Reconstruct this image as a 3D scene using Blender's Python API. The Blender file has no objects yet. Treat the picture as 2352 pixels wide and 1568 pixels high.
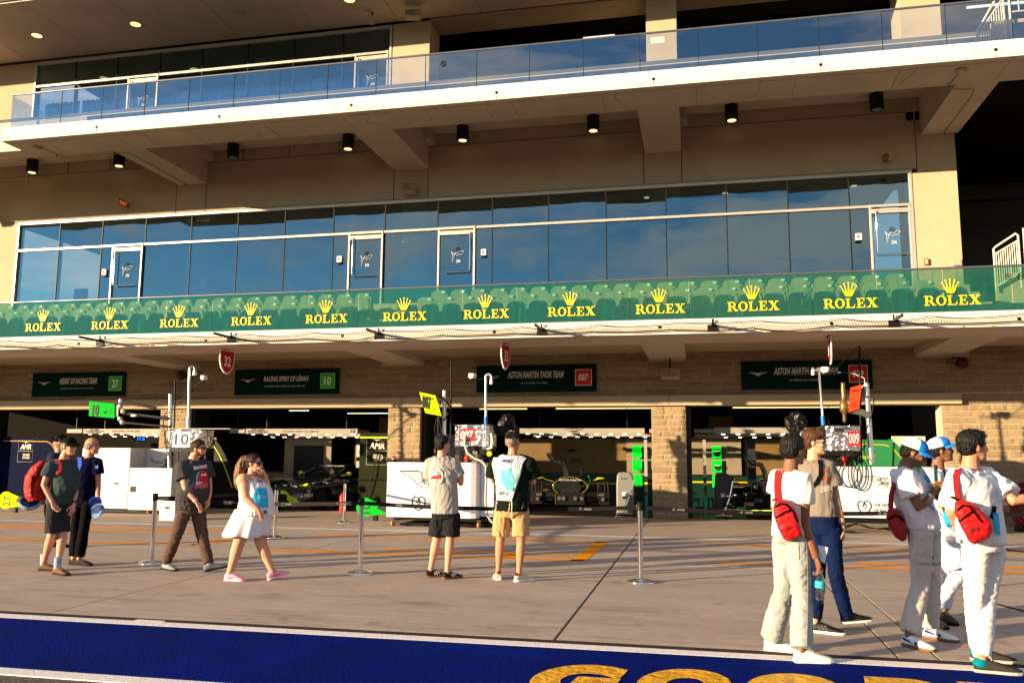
import bpy, bmesh, math, random
import numpy as np
from math import sin, cos, pi, radians, sqrt
from mathutils import Vector, Matrix, noise
random.seed(7)
SC = bpy.context.scene
# ---------------------------------------------------------------- camera, sky, sun, exposure
YAW, PITCH, ROLL, FPX, CW, CH = 0.21465579, 0.132281, 0.00633577, 1953.9, 2352.0, 1568.0
CAM = Vector((0, 0, 1.6))
_f = Vector((-sin(YAW)*cos(PITCH), cos(YAW)*cos(PITCH), sin(PITCH)))
_r = Vector((cos(YAW), sin(YAW), 0)); _u = _r.cross(_f)
_R = cos(ROLL)*_r + sin(ROLL)*_u; _U = -sin(ROLL)*_r + cos(ROLL)*_u
cd = bpy.data.cameras.new('camera'); cam = bpy.data.objects.new('camera', cd)
SC.collection.objects.link(cam)
cd.sensor_width = 36; cd.lens = FPX/CW*36; cd.clip_start = 0.1; cd.clip_end = 2000
cam.matrix_world = Matrix(((_R.x, _U.x, -_f.x, CAM.x), (_R.y, _U.y, -_f.y, CAM.y), (_R.z, _U.z, -_f.z, CAM.z), (0, 0, 0, 1)))
SC.camera = cam
SUN_AZ = Vector((0.793, 0.610)); SUN_EL = radians(8.05)
w = bpy.data.worlds.new('World'); SC.world = w; w.use_nodes = True
nt = w.node_tree; nt.nodes.clear()
out = nt.nodes.new('ShaderNodeOutputWorld'); bg = nt.nodes.new('ShaderNodeBackground')
sky = nt.nodes.new('ShaderNodeTexSky'); sky.sky_type = 'NISHITA'; sky.sun_disc = False
sky.sun_elevation = SUN_EL; sky.sun_rotation = math.atan2(-SUN_AZ.x, -SUN_AZ.y)
sky.air_density = 1.0; sky.dust_density = 0.0; sky.ozone_density = 3.0
tc = nt.nodes.new('ShaderNodeTexCoord'); mp = nt.nodes.new('ShaderNodeMapping'); mp.inputs['Scale'].default_value = (1, 1, 3.6)
nz = nt.nodes.new('ShaderNodeTexNoise'); nz.inputs['Scale'].default_value = 3.4; nz.inputs['Detail'].default_value = 8; nz.inputs['Roughness'].default_value = 0.55
rp = nt.nodes.new('ShaderNodeValToRGB'); rp.color_ramp.elements[0].position = 0.46; rp.color_ramp.elements[1].position = 0.60
rp.color_ramp.elements[1].color = (0.8, 0.8, 0.8, 1)
mx = nt.nodes.new('ShaderNodeMix'); mx.data_type = 'RGBA'
mx.inputs[7].default_value = (4.4, 3.6, 3.2, 1)
nt.links.new(tc.outputs['Generated'], mp.inputs[0]); nt.links.new(mp.outputs[0], nz.inputs['Vector'])
nt.links.new(nz.outputs[0], rp.inputs[0]); nt.links.new(rp.outputs[0], mx.inputs[0])
nt.links.new(sky.outputs[0], mx.inputs[6]); nt.links.new(mx.outputs[2], bg.inputs[0])
bg.inputs[1].default_value = 0.085
nt.links.new(bg.outputs[0], out.inputs[0])
sd = bpy.data.lights.new('sun', 'SUN'); sd.energy = 5.0; sd.angle = radians(0.6); sd.color = (1.0, 0.74, 0.44)
sun = bpy.data.objects.new('sun', sd); SC.collection.objects.link(sun)
sdir = Vector((SUN_AZ.x*cos(SUN_EL), SUN_AZ.y*cos(SUN_EL), -sin(SUN_EL)))
sun.rotation_euler = sdir.to_track_quat('-Z', 'Y').to_euler(); sun.location = (-20, -20, 20)
SC.view_settings.view_transform = 'Standard'; SC.view_settings.look = 'None'
SC.view_settings.exposure = 1.58; SC.view_settings.gamma = 1.0; SC.view_settings.use_curve_mapping = False
SC.render.engine = 'CYCLES'; SC.cycles.use_denoising = True; SC.cycles.max_bounces = 8; SC.cycles.transparent_max_bounces = 16
SC.cycles.caustics_reflective = False; SC.cycles.caustics_refractive = False; SC.cycles.sample_clamp_indirect = 6

# ---------------------------------------------------------------- helpers
def at(px, py, **k):
    """point of the world plane x=, y= or z= seen at a place of the photograph (2352 wide)"""
    d = _R*((px-CW/2)/FPX) - _U*((py-CH/2)/FPX) + _f
    (ax, v), = k.items(); i = 'xyz'.index(ax)
    return CAM + d*((v-CAM[i])/d[i])
BASE = {}
def link(o): SC.collection.objects.link(o); return o
def tag(o, label=None, cat=None, group=None, kind=None):
    if label: o['label'] = label
    if cat: o['category'] = cat
    if group: o['group'] = group
    if kind: o['kind'] = kind
    return o
def thing(name, label, cat, loc=(0, 0, 0), group=None):
    o = link(bpy.data.objects.new(name, None)); o.location = loc; o.empty_display_size = 0.2
    BASE[o.name] = Vector(loc); return tag(o, label, cat, group)
def copy_tree(o, loc=None, parent=None, label=None):
    c = link(o.copy()); c.parent = parent
    if loc is not None: c.location = loc
    if label: c['label'] = label
    BASE[c.name] = BASE.get(o.name, Vector()) if loc is None else Vector(loc)
    for ch in list(o.children): copy_tree(ch, None, c)
    return c
class M:
    def __init__(s): s.v = []; s.f = []; s.s = []; s.m = []
    def add(s, v, f, sm=False, mi=0):
        n = len(s.v); s.v += [tuple(p) for p in v]
        for q in f: s.f.append([i+n for i in q]); s.s.append(sm); s.m.append(mi)
        return s
    def box(s, a, b, mi=0):
        x0, y0, z0 = a; x1, y1, z1 = b
        return s.add([(x0,y0,z0),(x1,y0,z0),(x1,y1,z0),(x0,y1,z0),(x0,y0,z1),(x1,y0,z1),(x1,y1,z1),(x0,y1,z1)],
              [(0,3,2,1),(4,5,6,7),(0,1,5,4),(1,2,6,5),(2,3,7,6),(3,0,4,7)], False, mi)
    def obox(s, c, sz, R, mi=0):
        a, b, d = sz[0]/2, sz[1]/2, sz[2]/2; c = Vector(c)
        P = [c+R@Vector(p) for p in ((-a,-b,-d),(a,-b,-d),(a,b,-d),(-a,b,-d),(-a,-b,d),(a,-b,d),(a,b,d),(-a,b,d))]
        return s.add(P, [(0,3,2,1),(4,5,6,7),(0,1,5,4),(1,2,6,5),(2,3,7,6),(3,0,4,7)], False, mi)
    def loft(s, rings, closed=True, cap=True, sm=True, mi=0):
        n = len(rings[0]); V = [p for r in rings for p in r]; F = []
        for i in range(len(rings)-1):
            for j in range(n if closed else n-1):
                k = (j+1) % n; F.append((i*n+j, i*n+k, (i+1)*n+k, (i+1)*n+j))
        s.add(V, F, sm, mi)
        if cap and closed:
            s.add(rings[0], [tuple(range(n))[::-1]], False, mi); s.add(rings[-1], [tuple(range(n))], False, mi)
        return s
    def tube(s, pts, r, n=8, mi=0, cap=True, sq=None):
        pts = [Vector(p) for p in pts]; rs = r if isinstance(r, (list, tuple)) else [r]*len(pts); rings = []; up = None
        for i, p in enumerate(pts):
            t = (pts[min(i+1, len(pts)-1)]-pts[max(i-1, 0)]).normalized()
            if up is None:
                up = Vector((0, 0, 1)) if abs(t.z) < 0.9 else Vector((0, 1, 0))
            u = (up - t*up.dot(t)).normalized(); v = t.cross(u); up = u
            rings.append([p + (u*cos(2*pi*j/n)*(sq or 1) + v*sin(2*pi*j/n))*rs[i] for j in range(n)])
        return s.loft(rings, cap=cap, mi=mi)
    def disc(s, c, ax, r, h, n=20, mi=0):
        c = Vector(c); ax = Vector(ax).normalized(); return s.tube([c, c+ax*h], r, n, mi)
    def lathe(s, c, prof, n=20, mi=0, R=None):
        c = Vector(c); R = R or Matrix.Identity(3)
        return s.loft([[c+R@Vector((r*cos(2*pi*j/n), r*sin(2*pi*j/n), z)) for j in range(n)] for r, z in prof], mi=mi)
    def ell(s, c, rad, R=None, n=14, m=9, mi=0):
        c = Vector(c); R = R or Matrix.Identity(3)
        rings = [[c+R@Vector((rad[0]*sin(a)*cos(2*pi*j/n), rad[1]*sin(a)*sin(2*pi*j/n), -rad[2]*cos(a))) for j in range(n)]
                 for a in [pi*(0.02+0.96*i/(m-1)) for i in range(m)]]
        return s.loft(rings, mi=mi)
    def prism(s, poly, o, X, Y, th, mi=0):
        """2-D polygon drawn on the plane o + x*X + y*Y and given thickness th along X x Y"""
        o, X, Y = Vector(o), Vector(X), Vector(Y); N = X.cross(Y).normalized(); n = len(poly)
        A = [o+X*p[0]+Y*p[1] for p in poly]; B_ = [a+N*th for a in A]
        return s.add(A+B_, [tuple(range(n))[::-1], tuple(range(n, 2*n))]+[(i, (i+1) % n, (i+1) % n+n, i+n) for i in range(n)], False, mi)
    def build(s, name, mat, parent=None, bevel=0, sub=0, **kw):
        me = bpy.data.meshes.new(name); b = Vector() if parent is None else BASE.get(parent.name, Vector())
        if kw.get('loc') is not None: b = Vector(kw['loc'])
        me.from_pydata([(p[0]-b.x, p[1]-b.y, p[2]-b.z) for p in s.v], [], s.f)
        me.polygons.foreach_set('use_smooth', s.s)
        for q in (mat if isinstance(mat, (list, tuple)) else [mat]): me.materials.append(q)
        if any(s.m): me.polygons.foreach_set('material_index', s.m)
        me.validate(); me.update(); o = link(bpy.data.objects.new(name, me)); o.parent = parent
        if parent is None or kw.get('loc') is not None: o.location = b if parent is None else b-BASE.get(parent.name, Vector())
        BASE[o.name] = b
        if bevel:
            mo = o.modifiers.new('edge', 'BEVEL'); mo.width = bevel; mo.segments = 2; mo.limit_method = 'ANGLE'
        if sub:
            mo = o.modifiers.new('sub', 'SUBSURF'); mo.levels = mo.render_levels = sub
        return tag(o, kw.get('label'), kw.get('cat'), kw.get('group'), kw.get('kind'))
def bx(name, a, b, mat, parent=None, bevel=0, **kw): return M().box(a, b).build(name, mat, parent, bevel, **kw)

MATS = {}
def mat(name, rgb=(.5, .5, .5), rough=.6, metal=0, var=0.0, vs=3.0, bump=0.0, bs=40.0, rnd=0.0, emit=0, coat=0, spec=None, stretch=None, trans=0, alpha=1, dirt=0.0):
    if name in MATS: return MATS[name]
    m = bpy.data.materials.new(name); MATS[name] = m; m.use_nodes = True; t = m.node_tree; N = t.nodes; L = t.links
    p = N['Principled BSDF']; p.inputs['Roughness'].default_value = rough; p.inputs['Metallic'].default_value = metal
    p.inputs['Base Color'].default_value = (*rgb, 1)
    if spec is None and not coat and metal == 0: spec = .06 if rough >= .65 else .25
    if spec is not None: p.inputs['Specular IOR Level'].default_value = spec
    if coat: p.inputs['Coat Weight'].default_value = coat; p.inputs['Coat Roughness'].default_value = 0.05
    if trans: p.inputs['Transmission Weight'].default_value = trans
    if alpha < 1: p.inputs['Alpha'].default_value = alpha
    if emit: p.inputs['Emission Color'].default_value = (*rgb, 1); p.inputs['Emission Strength'].default_value = emit
    vec = None
    if var or bump or dirt:
        c = N.new('ShaderNodeTexCoord'); mp = N.new('ShaderNodeMapping'); L.new(c.outputs['Object'], mp.inputs[0])
        if stretch: mp.inputs['Scale'].default_value = stretch
        vec = mp.outputs[0]
    col = None
    if var:
        n = N.new('ShaderNodeTexNoise'); n.inputs['Scale'].default_value = vs; n.inputs['Detail'].default_value = 7; n.inputs['Roughness'].default_value = 0.62
        L.new(vec, n.inputs['Vector'])
        r = N.new('ShaderNodeMapRange'); r.inputs[1].default_value = 0.3; r.inputs[2].default_value = 0.7
        r.inputs[3].default_value = 1-var; r.inputs[4].default_value = 1+var; L.new(n.outputs[0], r.inputs[0]); col = r.outputs[0]
        rr = N.new('ShaderNodeMapRange'); rr.inputs[1].default_value = 0.3; rr.inputs[2].default_value = 0.7
        rr.inputs[3].default_value = max(rough-0.12, .02); rr.inputs[4].default_value = min(rough+0.12, 1); L.new(n.outputs[0], rr.inputs[0]); L.new(rr.outputs[0], p.inputs['Roughness'])
    if rnd:
        oi = N.new('ShaderNodeObjectInfo'); r2 = N.new('ShaderNodeMapRange'); r2.inputs[3].default_value = 1-rnd; r2.inputs[4].default_value = 1+rnd
        L.new(oi.outputs['Random'], r2.inputs[0])
        if col is None: col = r2.outputs[0]
        else:
            mm = N.new('ShaderNodeMath'); mm.operation = 'MULTIPLY'; L.new(col, mm.inputs[0]); L.new(r2.outputs[0], mm.inputs[1]); col = mm.outputs[0]
    if dirt:
        n = N.new('ShaderNodeTexNoise'); n.inputs['Scale'].default_value = 1.1; n.inputs['Detail'].default_value = 9; n.inputs['Roughness'].default_value = .7
        L.new(vec, n.inputs['Vector']); r = N.new('ShaderNodeMapRange'); r.inputs[1].default_value = 0.48; r.inputs[2].default_value = 0.72; r.inputs[3].default_value = 1; r.inputs[4].default_value = 1-dirt
        L.new(n.outputs[0], r.inputs[0])
        if col is None: col = r.outputs[0]
        else:
            mm = N.new('ShaderNodeMath'); mm.operation = 'MULTIPLY'; L.new(col, mm.inputs[0]); L.new(r.outputs[0], mm.inputs[1]); col = mm.outputs[0]
    if col is not None:
        v = N.new('ShaderNodeVectorMath'); v.operation = 'SCALE'; v.inputs[0].default_value = rgb; L.new(col, v.inputs['Scale']); L.new(v.outputs[0], p.inputs['Base Color'])
    if bump:
        n = N.new('ShaderNodeTexNoise'); n.inputs['Scale'].default_value = bs; n.inputs['Detail'].default_value = 5; L.new(vec, n.inputs['Vector'])
        b = N.new('ShaderNodeBump'); b.inputs['Strength'].default_value = bump; b.inputs['Distance'].default_value = 0.02; L.new(n.outputs[0], b.inputs['Height']); L.new(b.outputs[0], p.inputs['Normal'])
    return m
def glass(name, tint, refl=(1, 1, 1), r0=0.25, diff=None, dmix=0.0, wave=0.0, ws=0.6, rough=0.0):
    """thin sheet: mirror share rising at grazing angles over a tinted see-through sheet, optionally a printed film"""
    m = bpy.data.materials.new(name); m.use_nodes = True; t = m.node_tree; N = t.nodes; L = t.links; N.clear()
    o = N.new('ShaderNodeOutputMaterial'); tr = N.new('ShaderNodeBsdfTransparent'); tr.inputs[0].default_value = (*tint, 1)
    g = N.new('ShaderNodeBsdfGlossy'); g.inputs[0].default_value = (*refl, 1); g.inputs['Roughness'].default_value = rough
    fr = N.new('ShaderNodeFresnel'); fr.inputs[0].default_value = 1.5
    mr = N.new('ShaderNodeMapRange'); mr.inputs[1].default_value = 0.04; mr.inputs[3].default_value = r0; L.new(fr.outputs[0], mr.inputs[0])
    last = tr.outputs[0]
    if dmix:
        d = N.new('ShaderNodeBsdfDiffuse'); d.inputs[0].default_value = (*diff, 1); mm = N.new('ShaderNodeMixShader')
        c = N.new('ShaderNodeTexCoord'); mp = N.new('ShaderNodeMapping'); mp.inputs['Scale'].default_value = (2.2, 2.2, 0.5); n = N.new('ShaderNodeTexNoise')
        n.inputs['Scale'].default_value = 2.5; n.inputs['Detail'].default_value = 10; n.inputs['Roughness'].default_value = .75
        L.new(c.outputs['Object'], mp.inputs[0]); L.new(mp.outputs[0], n.inputs['Vector'])
        q = N.new('ShaderNodeMapRange'); q.inputs[1].default_value = .5; q.inputs[2].default_value = .6; q.inputs[3].default_value = dmix; q.inputs[4].default_value = min(dmix+.22, 1)
        L.new(n.outputs[0], q.inputs[0]); L.new(q.outputs[0], mm.inputs[0])
        L.new(last, mm.inputs[1]); L.new(d.outputs[0], mm.inputs[2]); last = mm.outputs[0]
    if wave:
        c = N.new('ShaderNodeTexCoord'); n = N.new('ShaderNodeTexNoise'); n.inputs['Scale'].default_value = ws; n.inputs['Detail'].default_value = 1
        oi = N.new('ShaderNodeObjectInfo'); n.noise_dimensions = '4D'; L.new(oi.outputs['Random'], n.inputs['W'])
        L.new(c.outputs['Object'], n.inputs['Vector']); b = N.new('ShaderNodeBump'); b.inputs['Strength'].default_value = wave; b.inputs['Distance'].default_value = 0.05
        L.new(n.outputs[0], b.inputs['Height']); L.new(b.outputs[0], g.inputs['Normal'])
    mx = N.new('ShaderNodeMixShader'); L.new(mr.outputs[0], mx.inputs[0]); L.new(last, mx.inputs[1]); L.new(g.outputs[0], mx.inputs[2]); L.new(mx.outputs[0], o.inputs[0])
    MATS[name] = m; return m

_TC = {}
def text(name, s, o, X, Y, w, h, material, parent=None, th=0.002, bold=0.0, shear=0.0, res=2, **kw):
    """lettering centred at o, fitted to w x h metres on the plane spanned by unit vectors X and Y"""
    key = (s, bold, shear, res)
    if key not in _TC:
        c = bpy.data.curves.new('lettering', 'FONT'); c.body = s; c.size = 1; c.offset = bold; c.shear = shear; c.resolution_u = res; c.fill_mode = 'FRONT'
        c.align_x = 'CENTER'; c.space_line = 0.85
        ob = bpy.data.objects.new('tmp', c); link(ob); bpy.context.view_layer.update()
        me = bpy.data.meshes.new_from_object(ob.evaluated_get(bpy.context.evaluated_depsgraph_get()))
        bpy.data.objects.remove(ob); V = [(v.co.x, v.co.y) for v in me.vertices]; F = [tuple(p.vertices) for p in me.polygons]
        x0 = min(v[0] for v in V); x1 = max(v[0] for v in V); y0 = min(v[1] for v in V); y1 = max(v[1] for v in V)
        _TC[key] = ([((v[0]-x0)/(x1-x0)-.5, (v[1]-y0)/(y1-y0)-.5) for v in V], F); bpy.data.meshes.remove(me)
    V, F = _TC[key]; o, X, Y = Vector(o), Vector(X), Vector(Y); N = X.cross(Y).normalized()
    m = M(); m.add([o+X*(v[0]*w)+Y*(v[1]*h)+N*th for v in V], F); return m.build(name, material, parent, **kw)
FX, FZ = Vector((1, 0, 0)), Vector((0, 0, 1))   # the facade faces -Y
# ---------------------------------------------------------------- materials of the place
PAINT = mat('beige_painted_concrete', (.45, .36, .245), .85, var=.07, vs=.8, bump=.12, bs=60, dirt=.06)
SOFF = mat('grey_beige_soffit', (.56, .48, .40), .9, var=.08, vs=.9, bump=.1, bs=30, dirt=.10)
WHITE = mat('white_painted_edge', (.68, .62, .545), .7, var=.05, vs=2, bump=.1, bs=50, dirt=.12)
STONE = mat('rough_limestone', (.30, .225, .14), .95, var=.22, vs=6, bump=1.0, bs=22, rnd=.16)
MORTAR = mat('pale_mortar', (.50, .42, .31), .95, var=.1, bump=.3)
STONE2 = mat('cart_shade_stone', (.36, .32, .27), .95, var=.14, vs=8, bump=.6, bs=30, rnd=.08)  # pillar foot stones, the grey of the cart's shade put into the colour
ALU = mat('pale_aluminium', (.50, .46, .42), .4, .4, var=.04)
STEEL = mat('polished_steel', (.75, .75, .76), .08, 1)
DARKM = mat('dark_metal', (.012, .011, .010), .5, .2, spec=.25)
BLACK = mat('black_plastic', (.004, .004, .0045), .55, spec=.2)
RUBBER = mat('black_rubber', (.015, .015, .015), .8)
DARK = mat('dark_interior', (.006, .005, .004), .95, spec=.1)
LAMP = mat('warm_lamp', (1, .74, .36), emit=.55)
TUBEL = mat('white_tube_light', (1, .93, .75), emit=.5)
LED = mat('white_led', (1, .92, .80), emit=9)
WIN = glass('window_glass', (.34, .42, .36), (.44, .68, .76), .30, wave=.14, ws=.9)
WIN3 = glass('clear_window_glass', (.80, .86, .86), (.5, .7, .9), .14, wave=.09)
RAILG = glass('balcony_glass', (.72, .80, .82), (.78, .92, 1.0), .28, wave=.05, ws=.8)
FILM = glass('green_printed_film', (.42, .66, .45), (.8, .95, 1), .06, diff=(.002, .095, .046), dmix=.50, wave=.05)
YW = 22.71
# ---------------------------------------------------------------- ground
def ground_mat(name, base, streak=True):
    m = bpy.data.materials.new(name); m.use_nodes = True; N = m.node_tree.nodes; L = m.node_tree.links; p = N['Principled BSDF']
    c = N.new('ShaderNodeTexCoord')
    def noi(sc, det, scale=(1, 1, 1), rgh=.6):
        mp = N.new('ShaderNodeMapping'); mp.inputs['Scale'].default_value = scale; L.new(c.outputs['Object'], mp.inputs[0])
        n = N.new('ShaderNodeTexNoise'); n.inputs['Scale'].default_value = sc; n.inputs['Detail'].default_value = det; n.inputs['Roughness'].default_value = rgh
        L.new(mp.outputs[0], n.inputs['Vector']); return n.outputs[0]
    def rng(x, a, b, lo, hi):
        r = N.new('ShaderNodeMapRange'); r.inputs[1].default_value = a; r.inputs[2].default_value = b; r.inputs[3].default_value = lo; r.inputs[4].default_value = hi
        L.new(x, r.inputs[0]); return r.outputs[0]
    def mul(a, b):
        q = N.new('ShaderNodeMath'); q.operation = 'MULTIPLY'; L.new(a, q.inputs[0]); L.new(b, q.inputs[1]); return q.outputs[0]
    f = mul(rng(noi(.5, 6), .3, .7, .88, 1.10), rng(noi(55, 5, rgh=.85), .3, .7, .78, 1.22))
    f = mul(f, rng(noi(9, 6), .3, .7, .95, 1.05))
    if streak:
        s = mul(rng(noi(1.4, 9, (.55, 2.4, 1), .72), .50, .68, 0, 1), rng(noi(.35, 3, (.6, 1.2, 1)), .40, .60, 0.15, 1))
        inv = N.new('ShaderNodeMath'); inv.operation = 'MULTIPLY_ADD'; inv.inputs[1].default_value = -.50; inv.inputs[2].default_value = 1; L.new(s, inv.inputs[0]); f = mul(f, inv.outputs[0])
        s2 = mul(rng(noi(2.0, 5, (.10, 9, 1), .6), .56, .66, 0, 1), rng(noi(.5, 3), .42, .58, 0, 1))
        inv = N.new('ShaderNodeMath'); inv.operation = 'MULTIPLY_ADD'; inv.inputs[1].default_value = -.5; inv.inputs[2].default_value = 1; L.new(s2, inv.inputs[0]); f = mul(f, inv.outputs[0])
    if streak:
        sp = N.new('ShaderNodeSeparateXYZ'); L.new(c.outputs['Object'], sp.inputs[0]); near = rng(sp.outputs[1], 7.6, 12.5, 1, .18)
        for sc_, st_, lo, hi, k_ in ((.9, (.45, 1.9, 1), .54, .70, -.42), (3.5, (.3, 4.5, 1), .57, .66, -.38), (.7, (1, 1.3, 1), .5, .75, -.16)):
            q_ = mul(rng(noi(sc_, 10, st_, .74), lo, hi, 0, 1), near); inv = N.new('ShaderNodeMath'); inv.operation = 'MULTIPLY_ADD'; inv.inputs[1].default_value = k_; inv.inputs[2].default_value = 1; L.new(q_, inv.inputs[0]); f = mul(f, inv.outputs[0])
        sp_ = rng(noi(2.2, 2), .66, .70, 0, 1); inv = N.new('ShaderNodeMath'); inv.operation = 'MULTIPLY_ADD'; inv.inputs[1].default_value = -.22; inv.inputs[2].default_value = 1; L.new(sp_, inv.inputs[0]); f = mul(f, inv.outputs[0])
    v = N.new('ShaderNodeVectorMath'); v.operation = 'SCALE'; v.inputs[0].default_value = base; L.new(f, v.inputs['Scale']); L.new(v.outputs[0], p.inputs['Base Color'])
    p.inputs['Roughness'].default_value = .85; p.inputs['Specular IOR Level'].default_value = .2
    b = N.new('ShaderNodeBump'); b.inputs['Strength'].default_value = .25; b.inputs['Distance'].default_value = .01; L.new(noi(120, 4), b.inputs['Height']); L.new(b.outputs[0], p.inputs['Normal'])
    return m
CONC = ground_mat('worn_concrete', (.40, .328, .275))
base = bx('ground', (-400, -400, -.5), (400, 400, -.03), mat('earth_ground', (.12, .11, .07), .95, var=.2), kind='structure')
# far side of the pit lane: the asphalt lane the camera stands on
asp = bpy.data.materials.new('coarse_asphalt'); asp.use_nodes = True
_N, _L = asp.node_tree.nodes, asp.node_tree.links
_c = _N.new('ShaderNodeTexCoord'); _n = _N.new('ShaderNodeTexVoronoi'); _n.inputs['Scale'].default_value = 75; _L.new(_c.outputs['Object'], _n.inputs['Vector'])
_r = _N.new('ShaderNodeValToRGB'); _r.color_ramp.elements[0].color = (.30, .25, .20, 1); _r.color_ramp.elements[1].color = (.035, .03, .028, 1)
_r.color_ramp.elements[0].position = .12; _r.color_ramp.elements[1].position = .42
_L.new(_n.outputs['Distance'], _r.inputs[0]); _L.new(_r.outputs[0], _N['Principled BSDF'].inputs['Base Color']); _N['Principled BSDF'].inputs['Roughness'].default_value = .8
_b = _N.new('ShaderNodeBump'); _b.inputs['Strength'].default_value = .8; _b.inputs['Distance'].default_value = .01; _b.invert = True; _L.new(_n.outputs['Distance'], _b.inputs['Height']); _L.new(_b.outputs[0], _N['Principled BSDF'].inputs['Normal'])
bx('pit_lane', (-120, -9, -.1), (120, 7.60, -.004), asp, kind='structure')
slabs = thing('apron', None, None); tag(slabs, kind='structure')
xs = [-38, -31.9, -26.8, -21.7, -16.6, -11.5, -6.4, -1.27, 1.54, 1.85, 6.9, 12.0, 17.1, 30]
sub = bx('joint_filler', (-38, 7.5, -.2), (30, 22.9, -.02), mat('joint_filler', (.035, .03, .028), .9), slabs)
k = 0
for i in range(len(xs)-1):
    for y0, y1 in ((7.62, 13.1), (13.1, 19.6), (19.6, 22.9)):
        g = .009 if xs[i] != -1.27 else .016; gy = .003 if y0 == 13.1 else .007; gy2 = .003 if y1 == 13.1 else .007
        bx('slab', (xs[i]+g, y0+gy, -.15), (xs[i+1]-.009, y1-gy2, random.uniform(0, .0015)), CONC, slabs, bevel=.004)
bx('edge_gap', (-60, 7.47, -.1), (60, 7.62, .001), mat('dark_tar', (.04, .03, .03), .85, var=.3, vs=8), slabs)
def paint_mat(name, rgb, wear=.5, rough=.6):
    m = mat(name, rgb, rough, var=.10, vs=7, bump=.5, bs=90); return m
BLUE = mat('blue_track_paint', (.0004, .008, .125), .95, var=.35, vs=1.6, bump=.35, bs=38, spec=.03)
TWHITE = mat('white_track_paint', (.70, .68, .68), .7, var=.13, vs=30, bump=.7, bs=70)
YEL = mat('yellow_track_paint', (.72, .36, .015), .5, var=.22, vs=5, bump=1.0, bs=14)
ORA = mat('orange_line_paint', (.80, .27, .008), .7, var=.12, vs=14, dirt=.15)
strip = bx('painted_strip', (-60, 5.66, -.003), (60, 7.30, .004), BLUE, kind='structure')
bx('lane_line', (-60, 5.50, -.003), (60, 5.66, .005), TWHITE, kind='structure')
bx('lane_line', (-60, 7.30, -.003), (60, 7.47, .006), TWHITE, kind='structure')
bx('lane_line', (-5.32, 7.47, .001), (-5.02, 7.53, .0065), TWHITE, kind='structure')
LW = thing('lane_lettering', None, None, (2.4, 6.3, 0)); tag(LW, kind='structure')
for i, ch in enumerate('GOODYEAR'):
    yo = .045*min(i, 3)
    text('letter', ch, (-1.22+.34+i*.745, 6.33+yo, .0045), (1, 0, 0), (0, 1, 0), .66, .90, YEL, LW, th=.004, bold=.085, shear=.2, res=6)
ml = thing('garage_box_markings', None, None, (-4, 15, 0)); tag(ml, kind='structure')
def mark(x0, y0, x1, y1, m=ORA, skew=0):
    z = .0035
    M().add([(x0, y0, z), (x1, y0, z), (x1+skew, y1, z), (x0+skew, y1, z)], [(0, 1, 2, 3)]).build('line', m, ml)
mark(-38, 17.26, 30, 17.42, TWHITE)
for x0, x1, y in ((-22, -8.65, 13.72), (-22, -9.3, 16.3), (-22, -10, 15.65), (-7.04, -1.75, 13.3), (-5.2, -1.95, 13.95), (-7.5, -1.7, 16.15), (.25, 12, 13.55), (2.3, 12, 14.1), (.1, 12, 16.35)):
    mark(x0, y-.11, x1, y+.11)
mark(-8.75, 13.67, -8.5, 15.5, skew=.1); mark(-1.95, 13.25, -1.72, 16.2, skew=.05); mark(-1.7, 15.1, -1.35, 15.2); mark(-3.2, 13.36, -2.85, 13.9)
for x in (-6.6, -5.3, -3.3, .9): mark(x, 16.2, x+.35, 16.33)
M().add([(3.0, 11.05, .004), (3.06, 11.0, .004), (3.52, 9.75, .004), (3.44, 9.75, .004)], [(0, 1, 2, 3)]).build('tape', mat('black_tape', (.012, .012, .012), .7), ml)
M().add([(4.7, 17.9, .0045), (4.85, 17.9, .0045), (5.6, 16.3, .0045), (5.4, 16.3, .0045)], [(0, 1, 2, 3)]).build('tape', MATS['black_tape'], ml)
# sandy wall bottom strip where the garages begin
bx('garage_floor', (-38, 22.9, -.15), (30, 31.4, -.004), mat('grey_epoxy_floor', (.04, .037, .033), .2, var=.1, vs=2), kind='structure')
bx('threshold', (-38, 22.78, -.1), (30, 22.9, .003), mat('red_threshold', (.10, .02, .015), .7), slabs)
# ---------------------------------------------------------------- pit building
PB = thing('pit_building', 'beige concrete pit building with stone faced garages, glazed suites and two balconies', 'building', (-8, YW, 0))
X0, X1 = -30.0, 14.0
pill = [(-30.3, -29.35), (-22.9, -21.98), (-15.68, -14.74), (-8.49, -7.54), (-1.19, -.29)]
# garage beam over the doors
bx('garage_beam', (X0, YW-.16, 2.90), (6.30, YW+.5, 3.16), PAINT, PB, bevel=.01)
for x in (-22.4, -15.2, -8.05, -.72): bx('beam_joint', (x-.006, YW-.163, 2.9), (x+.006, YW-.158, 3.16), DARKM, PB)
bx('wall_core', (X0, YW+.006, 3.10), (X1, YW+.5, 4.75), MORTAR, PB)
bx('wall_core', (5.85, YW+.006, 0), (X1, YW+.5, 3.095), MORTAR, PB)
for a, b in pill: bx('pillar_core', (a+.012, YW-.024, 0), (b-.012, YW+.85, 2.9), MORTAR, PB); bx('pillar_trim', (b, YW+.12, 0), (b+.12, YW+.9, 2.9), DARKM, PB)
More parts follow.
